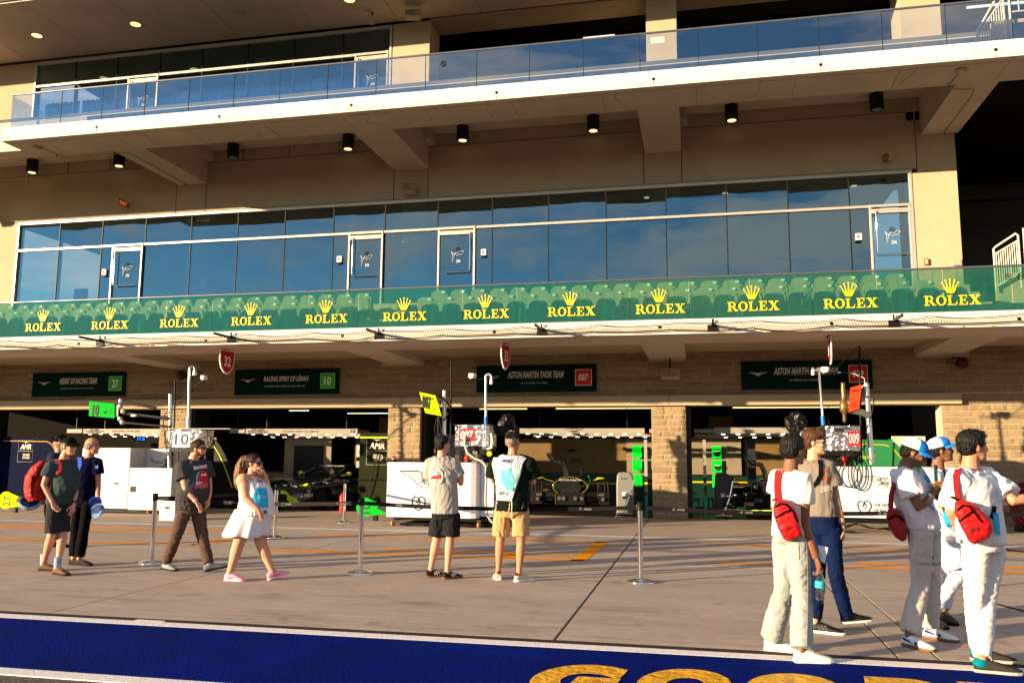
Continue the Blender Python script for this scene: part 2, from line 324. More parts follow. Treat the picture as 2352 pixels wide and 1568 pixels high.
# individual stones: shared block meshes, scaled per place
def stone_mesh(n):
    res = []
    for k in range(n):
        bm = bmesh.new(); bmesh.ops.create_cube(bm, size=1); bmesh.ops.subdivide_edges(bm, edges=bm.edges[:], cuts=2, use_grid_fill=True)
        rr = random.Random(k)
        for v in bm.verts:
            if v.co.y < -.4:
                e = max(abs(v.co.x), abs(v.co.z)); v.co.y = -.5 + (rr.uniform(-.12, .10) if e < .4 else rr.uniform(0.03, .11))
        me = bpy.data.meshes.new('stone'); bm.to_mesh(me); bm.free(); me.materials.append(STONE); res.append(me)
    return res
SM = stone_mesh(6); stones = []; SM2 = []
for q in SM: q2 = q.copy(); q2.materials[0] = STONE2; SM2.append(q2)
def course(x0, x1, z0, h, y, lo, hi, edge=False):
    x = x0 - (0 if edge else random.uniform(0, lo))
    while x < x1-.02:
        w = random.uniform(lo, hi); xe = min(x+w, x1)
        if x1-xe < lo*.5: xe = x1
        if xe > x0+.03:
            xa = max(x, x0); stones.append((xa+.006, xe-.006, z0+.006, z0+h-.006, y))
        x = xe
def courses(x0, x1, za, zb, y, lo, hi, edge, seed):
    random.seed(seed); z = za
    while z < zb-.03:
        h = random.choice((.10, .15, .13, .18, .14, .13)) if edge else random.choice((.145, .185, .165, .165)); h = min(h, zb-z)
        if zb-z-h < .05: h = zb-z
        course(x0, x1, z, h, y, lo, hi, edge); z += h
courses(-22.2, 13.95, 3.18, 4.62, YW-.0, .45, 1.15, False, 3)
for i, (a, b) in enumerate(pill[1:]): courses(a, b, .0, 2.9, YW-.03, .2, .55, True, 10+i)
courses(5.86, 13.95, 0, 3.16, YW-.0, .3, .8, False, 30)
stones = [s for s in stones if not (s[2] > 3.9 and any(a < (s[0]+s[1])/2 < b for a, b in ((-15.5, -14.6), (-8.4, -7.45), (-1.2, -.25), (5.6, 6.6))))]
stones.sort(key=lambda s: -(s[1]-s[0])*(s[3]-s[2])/((s[0]**2+s[4]**2)))
import itertools
for i, s in enumerate(stones[:300]):
    low = s[3] < .74 and s[4] < YW-.01
    o = bpy.data.objects.new('stone', (SM2 if low else SM)[i % 6]); link(o); o.parent = PB; b = BASE[PB.name]
    o.location = ((s[0]+s[1])/2-b.x, s[4]+.04-b.y, (s[2]+s[3])/2); o.scale = (s[1]-s[0], .10, s[3]-s[2])
sm_ = M()
for s in stones[300:]:
    x0, x1, z0, z1, y = s; f = y-.016+random.uniform(-.004, .004); d = y+.06
    sm_.add([(x0, f+.012, z0), (x1, f+.012, z0), (x1, f+.012, z1), (x0, f+.012, z1), ((x0+x1)/2-.3*(x1-x0), f, z0+.3*(z1-z0)), ((x0+x1)/2+.3*(x1-x0), f, z0+.3*(z1-z0)), ((x0+x1)/2+.3*(x1-x0), f, z1-.3*(z1-z0)), ((x0+x1)/2-.3*(x1-x0), f, z1-.3*(z1-z0)),
             (x0, d, z0), (x1, d, z0), (x1, d, z1), (x0, d, z1)],
            [(0, 1, 5, 4), (1, 2, 6, 5), (2, 3, 7, 6), (3, 0, 4, 7), (4, 5, 6, 7), (0, 8, 9, 1), (1, 9, 10, 2), (2, 10, 11, 3), (3, 11, 8, 0)])
sm_.build('small_stones', STONE, PB, kind='stuff')
# lower balcony slab
bx('balcony_slab', (X0, 17.70, 4.09), (X1, 19.30, 4.30), WHITE, PB); SLB = bpy.data.objects['balcony_slab']
SLB.data.materials.append(SOFF); SLB.data.polygons[0].material_index = 1
bx('balcony_kerb', (X0, 17.74, 4.30), (X1, 18.05, 4.405), mat('grey_ledge', (.55, .52, .50), .7, var=.05), PB)
bx('balcony_floor', (X0, 19.30, 4.72), (X1, YW+.2, 4.80), SOFF, PB)
for a, b in ((-22.7, -21.8), (-15.5, -14.58), (-8.42, -7.47), (-1.22, -.26), (5.3, 6.3), (12, 13)):
    bx('cantilever_beam', (a, 19.301, 4.10), (b, YW+.05, 4.72), SOFF, PB)
bx('soffit_edge', (X0, 19.28, 4.30), (X1, 19.32, 4.75), SOFF, PB)
# seating tiers
for i, (ya, yb, z) in enumerate(((18.05, 19.15, 4.33), (19.15, 19.95, 4.62), (19.95, 20.75, 4.95), (20.75, 21.4, 5.32), (21.4, YW+.1, 5.62))):
    bx('seating_tier', (X0, ya, 4.301), (6.3, yb, z), PAINT, PB)
bx('seating_tier', (6.3, 18.05, 4.31), (X1, YW+.1, 4.42), PAINT, PB)
# walls of the suites
for a, b in ((-22.9, -15.62), (-15.6, -14.6), (-14.58, -8.52), (-8.5, -7.48), (-7.46, -1.3), (-1.28, -.28), (-.26, 5.62)):
    bx('wall_panel', (a, YW, 8.93), (b, YW+.3, 10.44), PAINT, PB, bevel=.006)
bx('wall_panel', (5.64, YW, 8.83), (6.56, YW+.9, 10.44), PAINT, PB, bevel=.006)
bx('wall_panel', (5.48, YW, 5.6), (6.56, YW+.9, 8.81), PAINT, PB, bevel=.006)
bx('wall_panel', (X0, YW, 5.6), (-21.27, YW+.3, 8.91), PAINT, PB, bevel=.006)
bx('wall_panel', (X0, YW, 8.93), (-22.92, YW+.3, 10.44), PAINT, PB, bevel=.006)
bx('upper_band', (X0, YW+.03, 10.46), (6.56, YW+.4, 10.86), PAINT, PB)
# upper balcony
o = bx('balcony_slab', (-18.0, 18.40, 9.80), (X1, 19.66, 10.03), WHITE, PB); o.data.materials.append(SOFF); o.data.polygons[0].material_index = 1
bx('balcony_slab', (-18.0, 18.425, 10.03), (X1, 18.7, 10.18), mat('pale_upper_edge', (.66, .63, .62), .7, var=.05), PB)
bx('upper_floor', (-18.0, 18.7, 10.031), (X1, 19.66, 10.2), SOFF, PB)
bx('upper_floor', (-30, 19.66, 10.9), (X1, YW+6, 11.0), mat('grey_floor', (.12, .11, .10), .9), PB)
bx('coffer_ceiling', (X0, 19.66, 10.82), (6.9, YW, 10.9), SOFF, PB)
bx('coffer_side', (-18.0, 19.60, 10.2), (X1, 19.70, 10.85), SOFF, PB)
bx('coffer_side', (-30, 19.56, 10.031), (-18.001, 19.655, 10.85), SOFF, PB)  # added past the balcony end to keep sun off the left wall
for a, b in ((-15.53, -14.58), (-8.5, -7.45), (-1.25, -.27), (5.76, 6.65)):
    bx('cantilever_beam', (a, 19.661, 9.80), (b, YW+.02, 10.84), SOFF, PB)
    bx('coffer_chamfer', (b, 22.2, 10.5), (b+.18, YW+.02, 10.83), SOFF, PB)
bx('balcony_slab', (-30, 19.1, 9.8), (-18.001, 19.66, 10.03), SOFF, PB)  # added strip beyond the real slab end, there to shade the wall

bx('wall_panel', (-30, YW-.0, 11.01), (-21.12, YW+.3, 14.35), PAINT, PB)
LGY = YW+.95
# storey above: columns, soffit with panels
for a, b in ((-8.66, -7.5), (-1.17, -.33), (5.42, 6.42)): bx('column', (a, YW, 10.2), (b, YW+.95, 14.36), PAINT, PB, bevel=.012)
bx('soffit_panel_backing', (-30, 19.35, 14.44), (X1, 24.6, 14.6), DARKM, PB)
xs2 = [-29, -23.8, -21.3, -18.72, -16.15, -13.6, -11.03, -8.46, -5.9, -3.3, -.75, 1.8, 4.4, 7, 9.6, 12.2]
for a, b in zip(xs2[:-1], xs2[1:]): bx('soffit_panel', (a+.008, 19.4, 14.40), (b-.008, YW-.06, 14.44), SOFF, PB)
bx('soffit_panel', (-7.5, YW+.0, 14.36), (X1, LGY, 14.42), PAINT, PB)
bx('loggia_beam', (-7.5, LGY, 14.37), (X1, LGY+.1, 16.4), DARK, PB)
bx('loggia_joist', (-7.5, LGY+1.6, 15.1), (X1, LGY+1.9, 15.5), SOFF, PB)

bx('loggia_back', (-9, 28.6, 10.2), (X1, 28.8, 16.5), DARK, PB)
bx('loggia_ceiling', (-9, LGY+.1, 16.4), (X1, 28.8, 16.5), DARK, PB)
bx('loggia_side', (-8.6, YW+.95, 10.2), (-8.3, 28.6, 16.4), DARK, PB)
# interiors behind the suites
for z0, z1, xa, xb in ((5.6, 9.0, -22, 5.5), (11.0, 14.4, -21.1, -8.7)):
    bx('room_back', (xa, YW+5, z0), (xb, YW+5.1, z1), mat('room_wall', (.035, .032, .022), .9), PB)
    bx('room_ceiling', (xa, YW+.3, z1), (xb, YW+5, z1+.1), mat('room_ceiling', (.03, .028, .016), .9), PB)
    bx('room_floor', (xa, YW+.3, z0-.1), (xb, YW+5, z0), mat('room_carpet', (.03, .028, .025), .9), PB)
for x in (-15.15, -8.05, -.75): bx('room_column', (x-.38, YW+.55, 5.6), (x+.38, YW+1.1, 9.0), mat('pale_green_plaster', (.5, .55, .40), .9), PB)
bx('room_column', (-13.7, YW+.9, 10.2), (-13.1, YW+1.4, 14.2), MATS['pale_green_plaster'], PB)
for x in (-1.3, .9, 4.35): M().disc((x, YW+1.4, 8.99), (0, 0, -1), .08, .01, 16).build('room_downlight', TUBEL, PB)
for x in (2.6, 3.4): M().tube([(x, YW+1.2, 5.7), (x+.05, YW+1.2, 7.0)], .05).build('plant_stem', mat('plant_green', (.16, .22, .05), .7), PB)
for i in range(9):  # wavy sheets whose streaky blue-white colour paints sun glint on the glass
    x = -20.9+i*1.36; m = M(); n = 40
    m.loft([[(x+1.3*j/n, YW+.32+.05*sin(j*1.25+i)+.02*sin(j*.5), z) for j in range(n+1)] for z in (11.0, 13.02)], closed=False); m.build('glint_panel', mat('painted_sun_glint', (.30, .46, .66), .8, var=.75, vs=1.5, stretch=(2.2, 1, .5)), PB)
for i, x in enumerate((-20.3, -13.0, -5.0, -3.1, 1.9)):
    bx('side_table', (x, YW+1.6, 6.45), (x+1.1, YW+2.1, 6.5), mat('pale_table', (.4, .38, .33), .5), PB); bx('chair_back', (x+.2, YW+1.3, 6.3), (x+.7, YW+1.35, 6.95), mat('room_chair', (.25, .22, .18), .7), PB)
# stair core on the right
bx('stair_back', (6.56, YW+6, 0.0), (X1, YW+6.1, 14.4), mat('stair_wall', (.05, .045, .03), .9), PB)
bx('stair_side', (6.50, YW+.9, 4.8), (6.56, YW+6, 14.4), mat('stair_wall2', (.05, .042, .03), .9), PB)
bx('stair_landing', (6.9, 19.7, 10.2), (X1, YW+6, 10.3), DARK, PB)
bx('stair_duct', (6.6, YW+3.1, 8.9), (X1, YW+3.4, 9.05), DARKM, PB)
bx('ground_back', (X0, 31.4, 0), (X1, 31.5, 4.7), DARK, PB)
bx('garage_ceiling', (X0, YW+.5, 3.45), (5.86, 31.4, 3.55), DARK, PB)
# ---- window walls
def band(x0, x1, z0, z1, y=YW-.02, nm='window_frame', d=.09, par=None): return bx(nm, (x0, y, z0), (x1, y+d, z1), ALU, par or PB, bevel=.005)
mull = [-21.20, -19.72, -18.17, -16.63, -15.05, -13.48, -11.93, -10.37, -8.76, -7.16, -5.55, -3.94, -2.33, -.71, .88, 2.45, 3.97, 5.44]
doors = [(-17.74, -16.66), (-9.86, -8.79), (-7.13, -6.03), (4.43, 5.42)]
band(-21.27, 5.5, 8.82, 8.91); band(-21.22, 5.46, 7.95, 8.02, YW-.01); band(-21.27, -21.2, 5.75, 8.82); band(5.42, 5.49, 5.75, 8.82)
for i in range(len(mull)-1):
    a, b = mull[i], mull[i+1]
    def pane(xa, xb, za, zb):
        t = random.uniform(-.004, .004); y = YW+.05; dx = random.uniform(-.006, .006)
        M().add([(xa+.012, y+t, za), (xb-.012, y+t+dx, za), (xb-.012, y+dx-t, zb), (xa+.012, y-t, zb)], [(0, 1, 2, 3)]).build('window_pane', WIN, PB)
    pane(a, b, 8.03, 8.82)
    segs = [(a, b)]
    for d0, d1 in doors:
        ns = []
        for s in segs:
            if d1 <= s[0]+.05 or d0 >= s[1]-.05: ns.append(s); continue
            if d0-s[0] > .08: ns.append((s[0], d0))
            if s[1]-d1 > .08: ns.append((d1, s[1]))
        segs = ns
    for s in segs: pane(s[0], s[1], 5.75, 7.95)
    if i: bx('mullion', (a-.014, YW+.03, 5.75), (a+.014, YW+.2, 7.95), DARKM, PB); bx('mullion', (a-.014, YW+.03, 8.02), (a+.014, YW+.2, 8.82), DARKM, PB)
PRINT = mat('white_print', (.75, .72, .62), .7); PRD = mat('black_print', (.01, .01, .01), .7)
def circuit(o, s, m, par):
    pts = [(-.5, .35), (-.38, .1), (-.42, -.5), (-.25, .1), (-.12, .3), (.05, .22), (.22, .38), (.5, .32), (.3, .1), (.1, .12), (0, 0), (-.15, .15), (-.28, .12)]
    q = [Vector(o)+FX*(p[0]*s)+FZ*(p[1]*s) for p in pts]; M().tube(q+[q[0]], .012*s*1.3, 5).build('circuit_mark', m, par)
def nosmoke(o, r, m, par):
    o = Vector(o); q = [o+FX*(r*cos(t))+FZ*(r*sin(t)) for t in [2*pi*i/16 for i in range(17)]]
    k = M().tube(q, r*.12, 4); k.tube([o+FX*(-.7*r)+FZ*(.7*r), o+FX*(.7*r)-FZ*(.7*r)], r*.12, 4); k.tube([o+FX*(-.5*r)-FZ*(.1*r), o+FX*(.5*r)+FZ*(.35*r)], r*.10, 4); k.build('no_smoking_mark', m, par)
def door(d0, d1, z0, z1, hinge, y=YW, mark=True):
    D = band(d0, d1, z1, z1+.07, YW-.03, 'door'); BASE[D.name] = BASE[PB.name]
    for a, b, c, d in ((d0, d0+.05, z0, z1), (d1-.05, d1, z0, z1), (d0+.05, d1-.05, z1-.16, z1-.04)): band(a, b, c, d, YW-.025, 'door_frame', par=D)
    M().add([(d0+.05, YW+.04, z0), (d1-.05, YW+.04, z0), (d1-.05, YW+.04, z1-.16), (d0+.05, YW+.04, z1-.16)], [(0, 1, 2, 3)]).build('door_pane', WIN, D)
    s = 1 if hinge == 'l' else -1; hx = d0+.15 if s > 0 else d1-.15; zb = z0+.95
    M().tube([(hx, YW-.06, z1-.10), (hx, YW-.06, zb+.06), (hx+s*.02, YW-.06, zb+.015), (hx+s*.06, YW-.06, zb), (hx+s*.72, YW-.06, zb)], .017, 8).build('door_handle', STEEL, D)
    if mark:
        cx = (d0+d1)/2+.04; circuit((cx, YW-.01, z0+1.42), .38, PRINT, D); text('door_number', '206' if z0 < 8 else '306', (cx+.02, YW-.008, z0+1.27), FX, FZ, .13, .085, PRINT, D); nosmoke((cx, YW-.008, z0+1.60), .065, PRD, D)
for d, hd in zip(doors, 'llrl'): door(d[0], d[1], 5.75, 7.95, hd)
# level three windows
band(-21.12, -8.68, 14.24, 14.34); band(-21.1, -8.7, 13.46, 13.54, YW-.01); band(-21.12, -21.05, 10.2, 14.24); band(-8.75, -8.68, 10.2, 14.24)
m3 = [-21.05, -19.6, -18.05, -16.5, -15.0, -13.42, -11.88, -10.27, -8.75]
d3 = [(-17.6, -16.5), (-9.85, -8.78)]
for i in range(8):
    a, b = m3[i], m3[i+1]
    for za, zb in ((13.54, 14.24), (10.2, 13.46)):
        xa, xb = a, b
        if zb < 13.5 and i == 2: xb = d3[0][0]
        if zb < 13.5 and i == 7: xb = d3[1][0]
        t = random.uniform(-.012, .012)
        M().add([(xa+.01, YW+.05+t, za), (xb-.01, YW+.05-t, za), (xb-.01, YW+.05, zb), (xa+.01, YW+.05, zb)], [(0, 1, 2, 3)]).build('window_pane', WIN3 if zb < 13.5 else WIN, PB)
    if i: bx('mullion', (a-.014, YW+.03, 10.2), (a+.014, YW+.2, 13.46), DARKM, PB); bx('mullion', (a-.014, YW+.03, 13.54), (a+.014, YW+.2, 14.24), DARKM, PB)
for d in d3: door(d[0], d[1], 11.26, 13.46, 'l')
# ---- glass balustrades
GR = thing('glass_balustrade', 'clear glass balustrade with steel handrail along the upper balcony', 'balustrade', (-6, 18.5, 10.18))
gx = [-17.85, -16.3, -15.06, -13.8, -12.53, -11.26, -10.0, -8.72, -7.45, -6.2, -4.93, -3.66, -2.39, -1.10, .20, 1.48, 2.76, 4.05, 5.31, 6.58, 7.85, 9.1, 10.4]
for a, b in zip(gx[:-1], gx[1:]):
    t = random.uniform(-.006, .006)
    M().add([(a+.008, 18.5+t, 10.1), (b-.008, 18.5-t, 10.1), (b-.008, 18.5-t, 11.10), (a+.008, 18.5+t, 11.10)], [(0, 1, 2, 3)]).build('glass_panel', RAILG, GR)
    bx('panel_edge', (b-.007, 18.492, 10.1), (b+.007, 18.508, 11.10), mat('dark_glass_edge', (.01, .02, .02), .3), GR)
M().tube([(-17.87, 18.5, 11.12), (10.4, 18.5, 11.12)], .026, 10).build('handrail', mat('brushed_rail', (.35, .35, .36), .25, .9), GR)
M().add([(-17.86, 18.5, 10.1), (-17.86, 19.64, 10.1), (-17.86, 19.64, 11.1), (-17.86, 18.5, 11.1)], [(0, 1, 2, 3)]).build('glass_panel', RAILG, GR)
nosmoke((-5.75, 18.48, 10.85), .062, PRD, GR)
bx('sticker', (-.85, 18.49, 10.86), (-.55, 18.495, 11.0), mat('pale_sticker', (.6, .56, .48), .7), GR)
GF = thing('advertising_balustrade', 'green film covered glass balustrade along the lower balcony with yellow crowns and ROLEX lettering', 'balustrade', (-6, 17.8, 4.4))
x = -23.3
while x < 10:
    t = random.uniform(-.003, .003)
    M().add([(x+.004, 17.8+t, 4.40), (x+1.216, 17.8-t, 4.40), (x+1.216, 17.8-t, 5.27), (x+.004, 17.8+t, 5.27)], [(0, 1, 2, 3)]).build('film_panel', FILM, GF); x += 1.22
M().tube([(-24, 17.8, 5.285), (10.5, 17.8, 5.285)], .022, 10).build('handrail', MATS['brushed_rail'], GF)
YP = mat('yellow_film', (.83, .60, .01), .5)
def rolex(cx, z, y, par):
    m = M(); s = .19; y0 = y
    def R(x0, z0, x1, z1, t=.002): m.box((cx+x0*s, y0-t, z+z0*s), (cx+x1*s, y0, z+z1*s))
    def Q(pts, t): m.prism([(p[0]*s, p[1]*s) for p in pts], (cx, y0, z), FX, FZ, t)
    def ann(x, w, a0, a1, th, tv, t, n=18):
        P = []
        for i in range(n+1):
            a = radians(a0+(a1-a0)*i/n); P.append(((x+w*cos(a))*s, (.5+.51*sin(a))*s, (x+(w-th)*cos(a))*s, (.5+(.51-tv)*sin(a))*s))
        for i in range(n):
            p, q = P[i], P[i+1]; m.prism([(p[0], p[1]), (q[0], q[1]), (q[2], q[3]), (p[2], p[3])], (cx, y0, z), FX, FZ, t)
    # R
    R(-2.42, 0, -2.20, 1); R(-2.56, 0, -2.06, .08, .0024); R(-2.56, .92, -2.10, 1, .0024)
    R(-2.2, .92, -1.95, .995, .0021); R(-2.2, .44, -1.95, .53, .0021)
    for i in range(8):
        a, b = radians(-90+22.5*i), radians(-67.5+22.5*i)
        Q([(-1.95+.25*cos(a), .72+.275*sin(a)), (-1.95+.25*cos(b), .72+.275*sin(b)), (-1.95+.06*cos(b), .72+.19*sin(b)), (-1.95+.06*cos(a), .72+.19*sin(a))], .0022)
    Q([(-2.08, .45), (-1.84, .45), (-1.52, .04), (-1.78, .04)], .0026); R(-1.8, 0, -1.42, .08, .0028)
    ann(-.92, .48, 0, 360, .21, .09, .002, 26)
    R(-.22, 0, 0, 1); R(-.36, .92, .14, 1, .0024); R(-.36, 0, .55, .08, .0024); Q([(.45, .08), (.55, .08), (.58, .34), (.5, .34)], .0022)
    R(.86, 0, 1.08, 1); R(.72, 0, 1.55, .08, .0024); R(.72, .92, 1.52, 1, .0024); R(1.08, .46, 1.32, .54, .0022); R(1.27, .34, 1.34, .66, .0026)
    Q([(1.45, .08), (1.55, .08), (1.58, .32), (1.5, .32)], .0022); Q([(1.44, .92), (1.44, .68), (1.49, .68), (1.52, .92)], .0022)
    Q([(1.82, .96), (2.12, .96), (2.72, .04), (2.42, .04)], .002); Q([(1.86, .04), (1.97, .04), (2.62, .96), (2.51, .96)], .0024)
    R(1.72, .92, 2.2, 1, .0028); R(2.38, .92, 2.78, 1, .0028); R(1.7, 0, 2.12, .08, .003); R(2.3, 0, 2.82, .08, .003)
    m.build('brand_name', YP, par)
    k = M(); zc = z+.245; cx -= .0
    for i, (tx, tz) in enumerate(((-.15, .165), (-.083, .215), (0, .235), (.083, .215), (.15, .165))):
        bxx = tx*.42
        k.prism([(bxx-.018, .0), (bxx+.018, .0), (tx*.93+.004, tz-.01), (tx*.93-.004, tz-.01)], (cx, y0, zc+.03), FX, FZ, .0016+i*.0003)
        k.disc((cx+tx, y0, zc+.03+tz), (0, -1, 0), .0165, .004, 10)
    k.prism([(-.09, .07), (-.066, .0), (.066, .0), (.09, .07)], (cx, y0, zc+.015), FX, FZ, .0034)
    for i in range(14):
        a, b = 2*pi*i/14, 2*pi*(i+1)/14
        k.prism([(.072*cos(a), .026*sin(a)), (.072*cos(b), .026*sin(b)), (.056*cos(b), .014*sin(b)), (.056*cos(a), .014*sin(a))], (cx, y0, zc+.012), FX, FZ, .0045)
    k.build('crown_mark', YP, par)
for i in range(-4, 15):
    rolex(-15.72+1.873*i, 4.545, 17.785, GF)
nosmoke((6.15, 17.79, 5.07), .06, PRD, GF); nosmoke((5.93, 17.79, 5.07), .06, PRD, GF)
# folded seats
SEATG = mat('pale_green_seat', (.25, .27, .18), .6, rnd=.06); SEATS = mat('seat_stand', (.25, .25, .19), .6)
def seat0():
    s = thing('stadium_seat', 'x', 'seat', (0, 0, 0), 'folded seats behind the green balustrade'); n = M()
    for i in range(6):
        pass
    prof = [(-.2, 0), (.2, 0), (.225, .12), (.20, .22), (.12, .27), (-.12, .27), (-.20, .22), (-.225, .12)]
    n.prism(prof, (0, .06, .48), FX, (0, .10, 1), .03); n.build('backrest', SEATG, s, bevel=.01)
    n = M(); n.prism([(-.2, 0), (.2, 0), (.21, .2), (.15, .34), (-.15, .34), (-.21, .2)], (0, -.03, .26), FX, (0, .04, 1), .045); n.build('seat_pan', SEATG, s, bevel=.01)
    for sx in (-.235, .235): bx('side_stand', (sx-.018, -.04, 0), (sx+.018, .12, .56), SEATS, s)
    bx('number_plate', (.07, -.015, .665), (.15, -.008, .715), mat('seat_tag', (.75, .8, .85), .5), s)
    return s
st0 = seat0(); first = True
rows = ((18.72, 4.33, 'front row'), (19.6, 4.67, 'second row'), (20.35, 4.98, 'third row'))
gaps = {0: ((-7.9, -6.6), (5.6, 99)), 1: ((-8.4, -6.9), (5.2, 99)), 2: ((-8.3, -6.6), (4.9, 99))}
for r, (y, z, nm) in enumerate(rows):
    x = -21.0 + r*.12; words = iter(['left end of the', 'left part of the', 'middle of the', 'right part of the', 'right end of the']); lastw = None
    while x < 6:
        if not any(a < x < b for a, b in gaps[r]):
            lb = 'pale green folded seat in the %s %s behind the green balustrade' % (('left end', 'left part', 'middle', 'right part', 'right end')[min(int((x+21)/5.3), 4)]+' of the', nm)
            if first: st0.location = (x, y, z); st0['label'] = lb; first = False
            else: copy_tree(st0, (x, y, z), label=lb)
        x += .515

# form joints, cracks and stains
JT = mat('joint_line', (.16, .13, .10), .95)
bx('form_joint', (-18, 18.62, 9.7975), (X1, 18.632, 9.8), JT, PB); bx('form_joint', (X0, 17.92, 4.0875), (X1, 17.93, 4.09), JT, PB)
for i in range(12): x = -16.9+2.13*i; bx('form_joint', (x, 18.64, 9.7975), (x+.009, 19.6, 9.8), JT, PB)
random.seed(11)
for i in range(7):
    x = -14+3.1*i; M().tube([(x+random.uniform(-.12, .12), 18.5+.19*j, 9.798) for j in range(6)], .004, 4).build('crack', JT, PB)
ST = mat('rust_stain', (.34, .24, .15), .95, var=.4, vs=20)
for x in (-15.1, -11.57, -8.04, -4.42, -.8, 2.76, 6.2): bx('stain', (x-.009, 18.397, 9.805), (x+.009, 18.3995, 9.94), ST, PB)
for i in range(16): x = random.uniform(-17, 6); h = random.uniform(.02, .07); bx('stain', (x, 17.697, 4.092), (x+random.uniform(.05, .5), 17.6995, 4.092+h*.4), ST, PB)
# ---------------------------------------------------------------- fittings on the building
def P(x, y, d): return at(x, y, y=d)
FIT = mat('beige_fitting', (.42, .33, .22), .6, var=.1)
DLB = mat('dark_bronze', (.010, .009, .008), .6, spec=.2)
GREYD = mat('grey_unlit_lens', (.3, .3, .28), .3)
cyl = [(-20.55, 1), (-17.4, 1), (-13.5, 0), (-9.8, 1), (-6.33, 1), (-2.62, 1), (1.06, 1), (4.66, 0), (8.4, 1)]
names = ['leftmost', 'second from the left', 'third from the left', 'fourth from the left', 'fifth from the left', 'sixth from the left', 'seventh from the left', 'eighth from the left', 'rightmost']
for (x, on), nm in zip(cyl, names):
    t = thing('ceiling_light', '%s of the dark cylindrical lights under the upper balcony%s' % (nm, '' if on else ', unlit'), 'light', (x, 22.3, 10.82), 'cylindrical lights under the upper balcony')
    m = M(); m.lathe((x, 22.3, 10.40), [(.13, .02), (.16, 0), (.17, .02), (.17, .42)], 20); m.build('housing', DLB, t)
    M().disc((x, 22.3, 10.405), (0, 0, -1), .115, .006, 18).build('lens', LAMP if on else GREYD, t)
for x, on in ((-19.77, 1), (-16.31, 1), (-12.87, 0), (-9.42, 1)):
    t = thing('recessed_light', '%s recessed round light in the top soffit' % {-19.77: 'leftmost glowing', -16.31: 'second glowing', -12.87: 'grey unlit', -9.42: 'glowing, at the top edge,'}[x], 'light', (x, 21.2, 14.4), 'recessed lights in the top soffit')
    M().lathe((x, 21.2, 14.385), [(.15, .0), (.18, 0), (.18, .016)], 22).build('rim', FIT, t)
    M().disc((x, 21.2, 14.384), (0, 0, -1), .15, .004, 20).build('lens', mat('yellow_lens', (1, .75, .25), emit=.7) if on else GREYD, t)
def sensor(px, py, route, lb):
    c = at(px, py, z=9.8); t = thing('smoke_detector', lb, 'detector', tuple(c))
    M().lathe(c+Vector((0, 0, -.1)), [(.04, 0), (.10, .03), (.12, .07), (.08, .1)], 14).build('head', FIT, t)
    M().tube([at(a, b, z=9.775) for a, b in route], .012, 6).build('conduit', FIT, t)
    for a, b in (route[1], route[-2]): M().disc(at(a, b, z=9.8), (0, 0, -1), .022, .045, 8).build('clip', DLB, t)
sensor(85, 337, [(88, 337), (130, 355), (150, 362), (165, 362), (275, 352), (298, 353), (315, 362), (425, 423), (444, 437)], 'round smoke detector with long conduit under the left end of the upper balcony')
sensor(2208, 160, [(2204, 168), (2180, 197), (2179, 203), (2186, 206), (2234, 206), (2238, 210), (2232, 222), (2166, 310), (2158, 328)], 'rusty smoke detector with zigzag conduit under the right end of the upper balcony')
# exit sign, speakers
t = thing('exit_sign', 'small red exit sign sticking out of the lit wall above the left windows', 'sign', (-17.3, 22.45, 9.23))
bx('housing', (-17.33, 22.18, 9.13), (-17.25, YW, 9.35), FIT, t, .008)
bx('red_face', (-17.249, 22.21, 9.15), (-17.246, 22.66, 9.33), mat('exit_red', (.45, .06, .02), .5), t)
text('lettering', 'EXIT', (-17.244, 22.43, 9.24), (0, 1, 0), (0, 0, 1), .34, .11, mat('exit_glow', (1, .25, .08), emit=.25), t)
def spk(x, z, y, w, h, d, yaw, tilt, lb, arm=True):
    t = thing('loudspeaker', lb, 'speaker', (x, y, z)); R = Matrix.Rotation(yaw, 3, 'Z') @ Matrix.Rotation(tilt, 3, 'X')
    M().obox((x, y, z), (w, d, h), R).build('cabinet', FIT, t, .03)
    M().obox(Vector((x, y, z))+R@Vector((0, -d/2-.004, 0)), (w*.86, .01, h*.8), R).build('grille', mat('rusty_grille', (.30, .22, .14), .8, var=.45, vs=7), t)
    if arm: M().tube([(x, y+d/2-.05, z), (x, YW+.02, z+.05)], .025).build('bracket', DLB, t)
spk(-7.96, 9.13, 22.42, .44, .27, .22, .25, -.25, 'rusty beige loudspeaker on the wall above the middle windows')
spk(-22.1, 9.02, 22.4, .4, .26, .25, .5, -.2, 'beige loudspeaker cut by the left picture edge')
spk(-7.75, 14.12, 21.9, .46, .25, .22, .2, -.3, 'sunlit beige loudspeaker under the top soffit', False)
spk(-.66, 3.69, 22.3, .48, .26, .22, .06, -.25, 'beige loudspeaker on the stone wall over the lit pillar')
bx('mounting_pole', (-.69, 22.35, 3.82), (-.65, 22.4, 4.1), DLB, bpy.data.objects['loudspeaker.003'])
t = thing('wall_fitting', 'pale flat antenna hanging beside the sunlit loudspeaker', 'antenna', (-9.05, 22.0, 14.3)); bx('plate', (-9.1, 21.95, 14.03), (-8.98, 22.05, 14.3), FIT, t, .02); bx('stub', (-9.06, 21.98, 14.28), (-9.02, 22.02, 14.4), DLB, t)
t = thing('strobe_light', 'small rusty strobe on the wall right of the windows', 'strobe', (4.92, 22.6, 9.23)); bx('plate', (4.9, 22.5, 9.12), (4.99, YW, 9.36), PAINT, t, .01); M().ell((4.87, 22.55, 9.2), (.09, .09, .11)).build('dome', mat('rust', (.22, .1, .03), .9, var=.4), t)
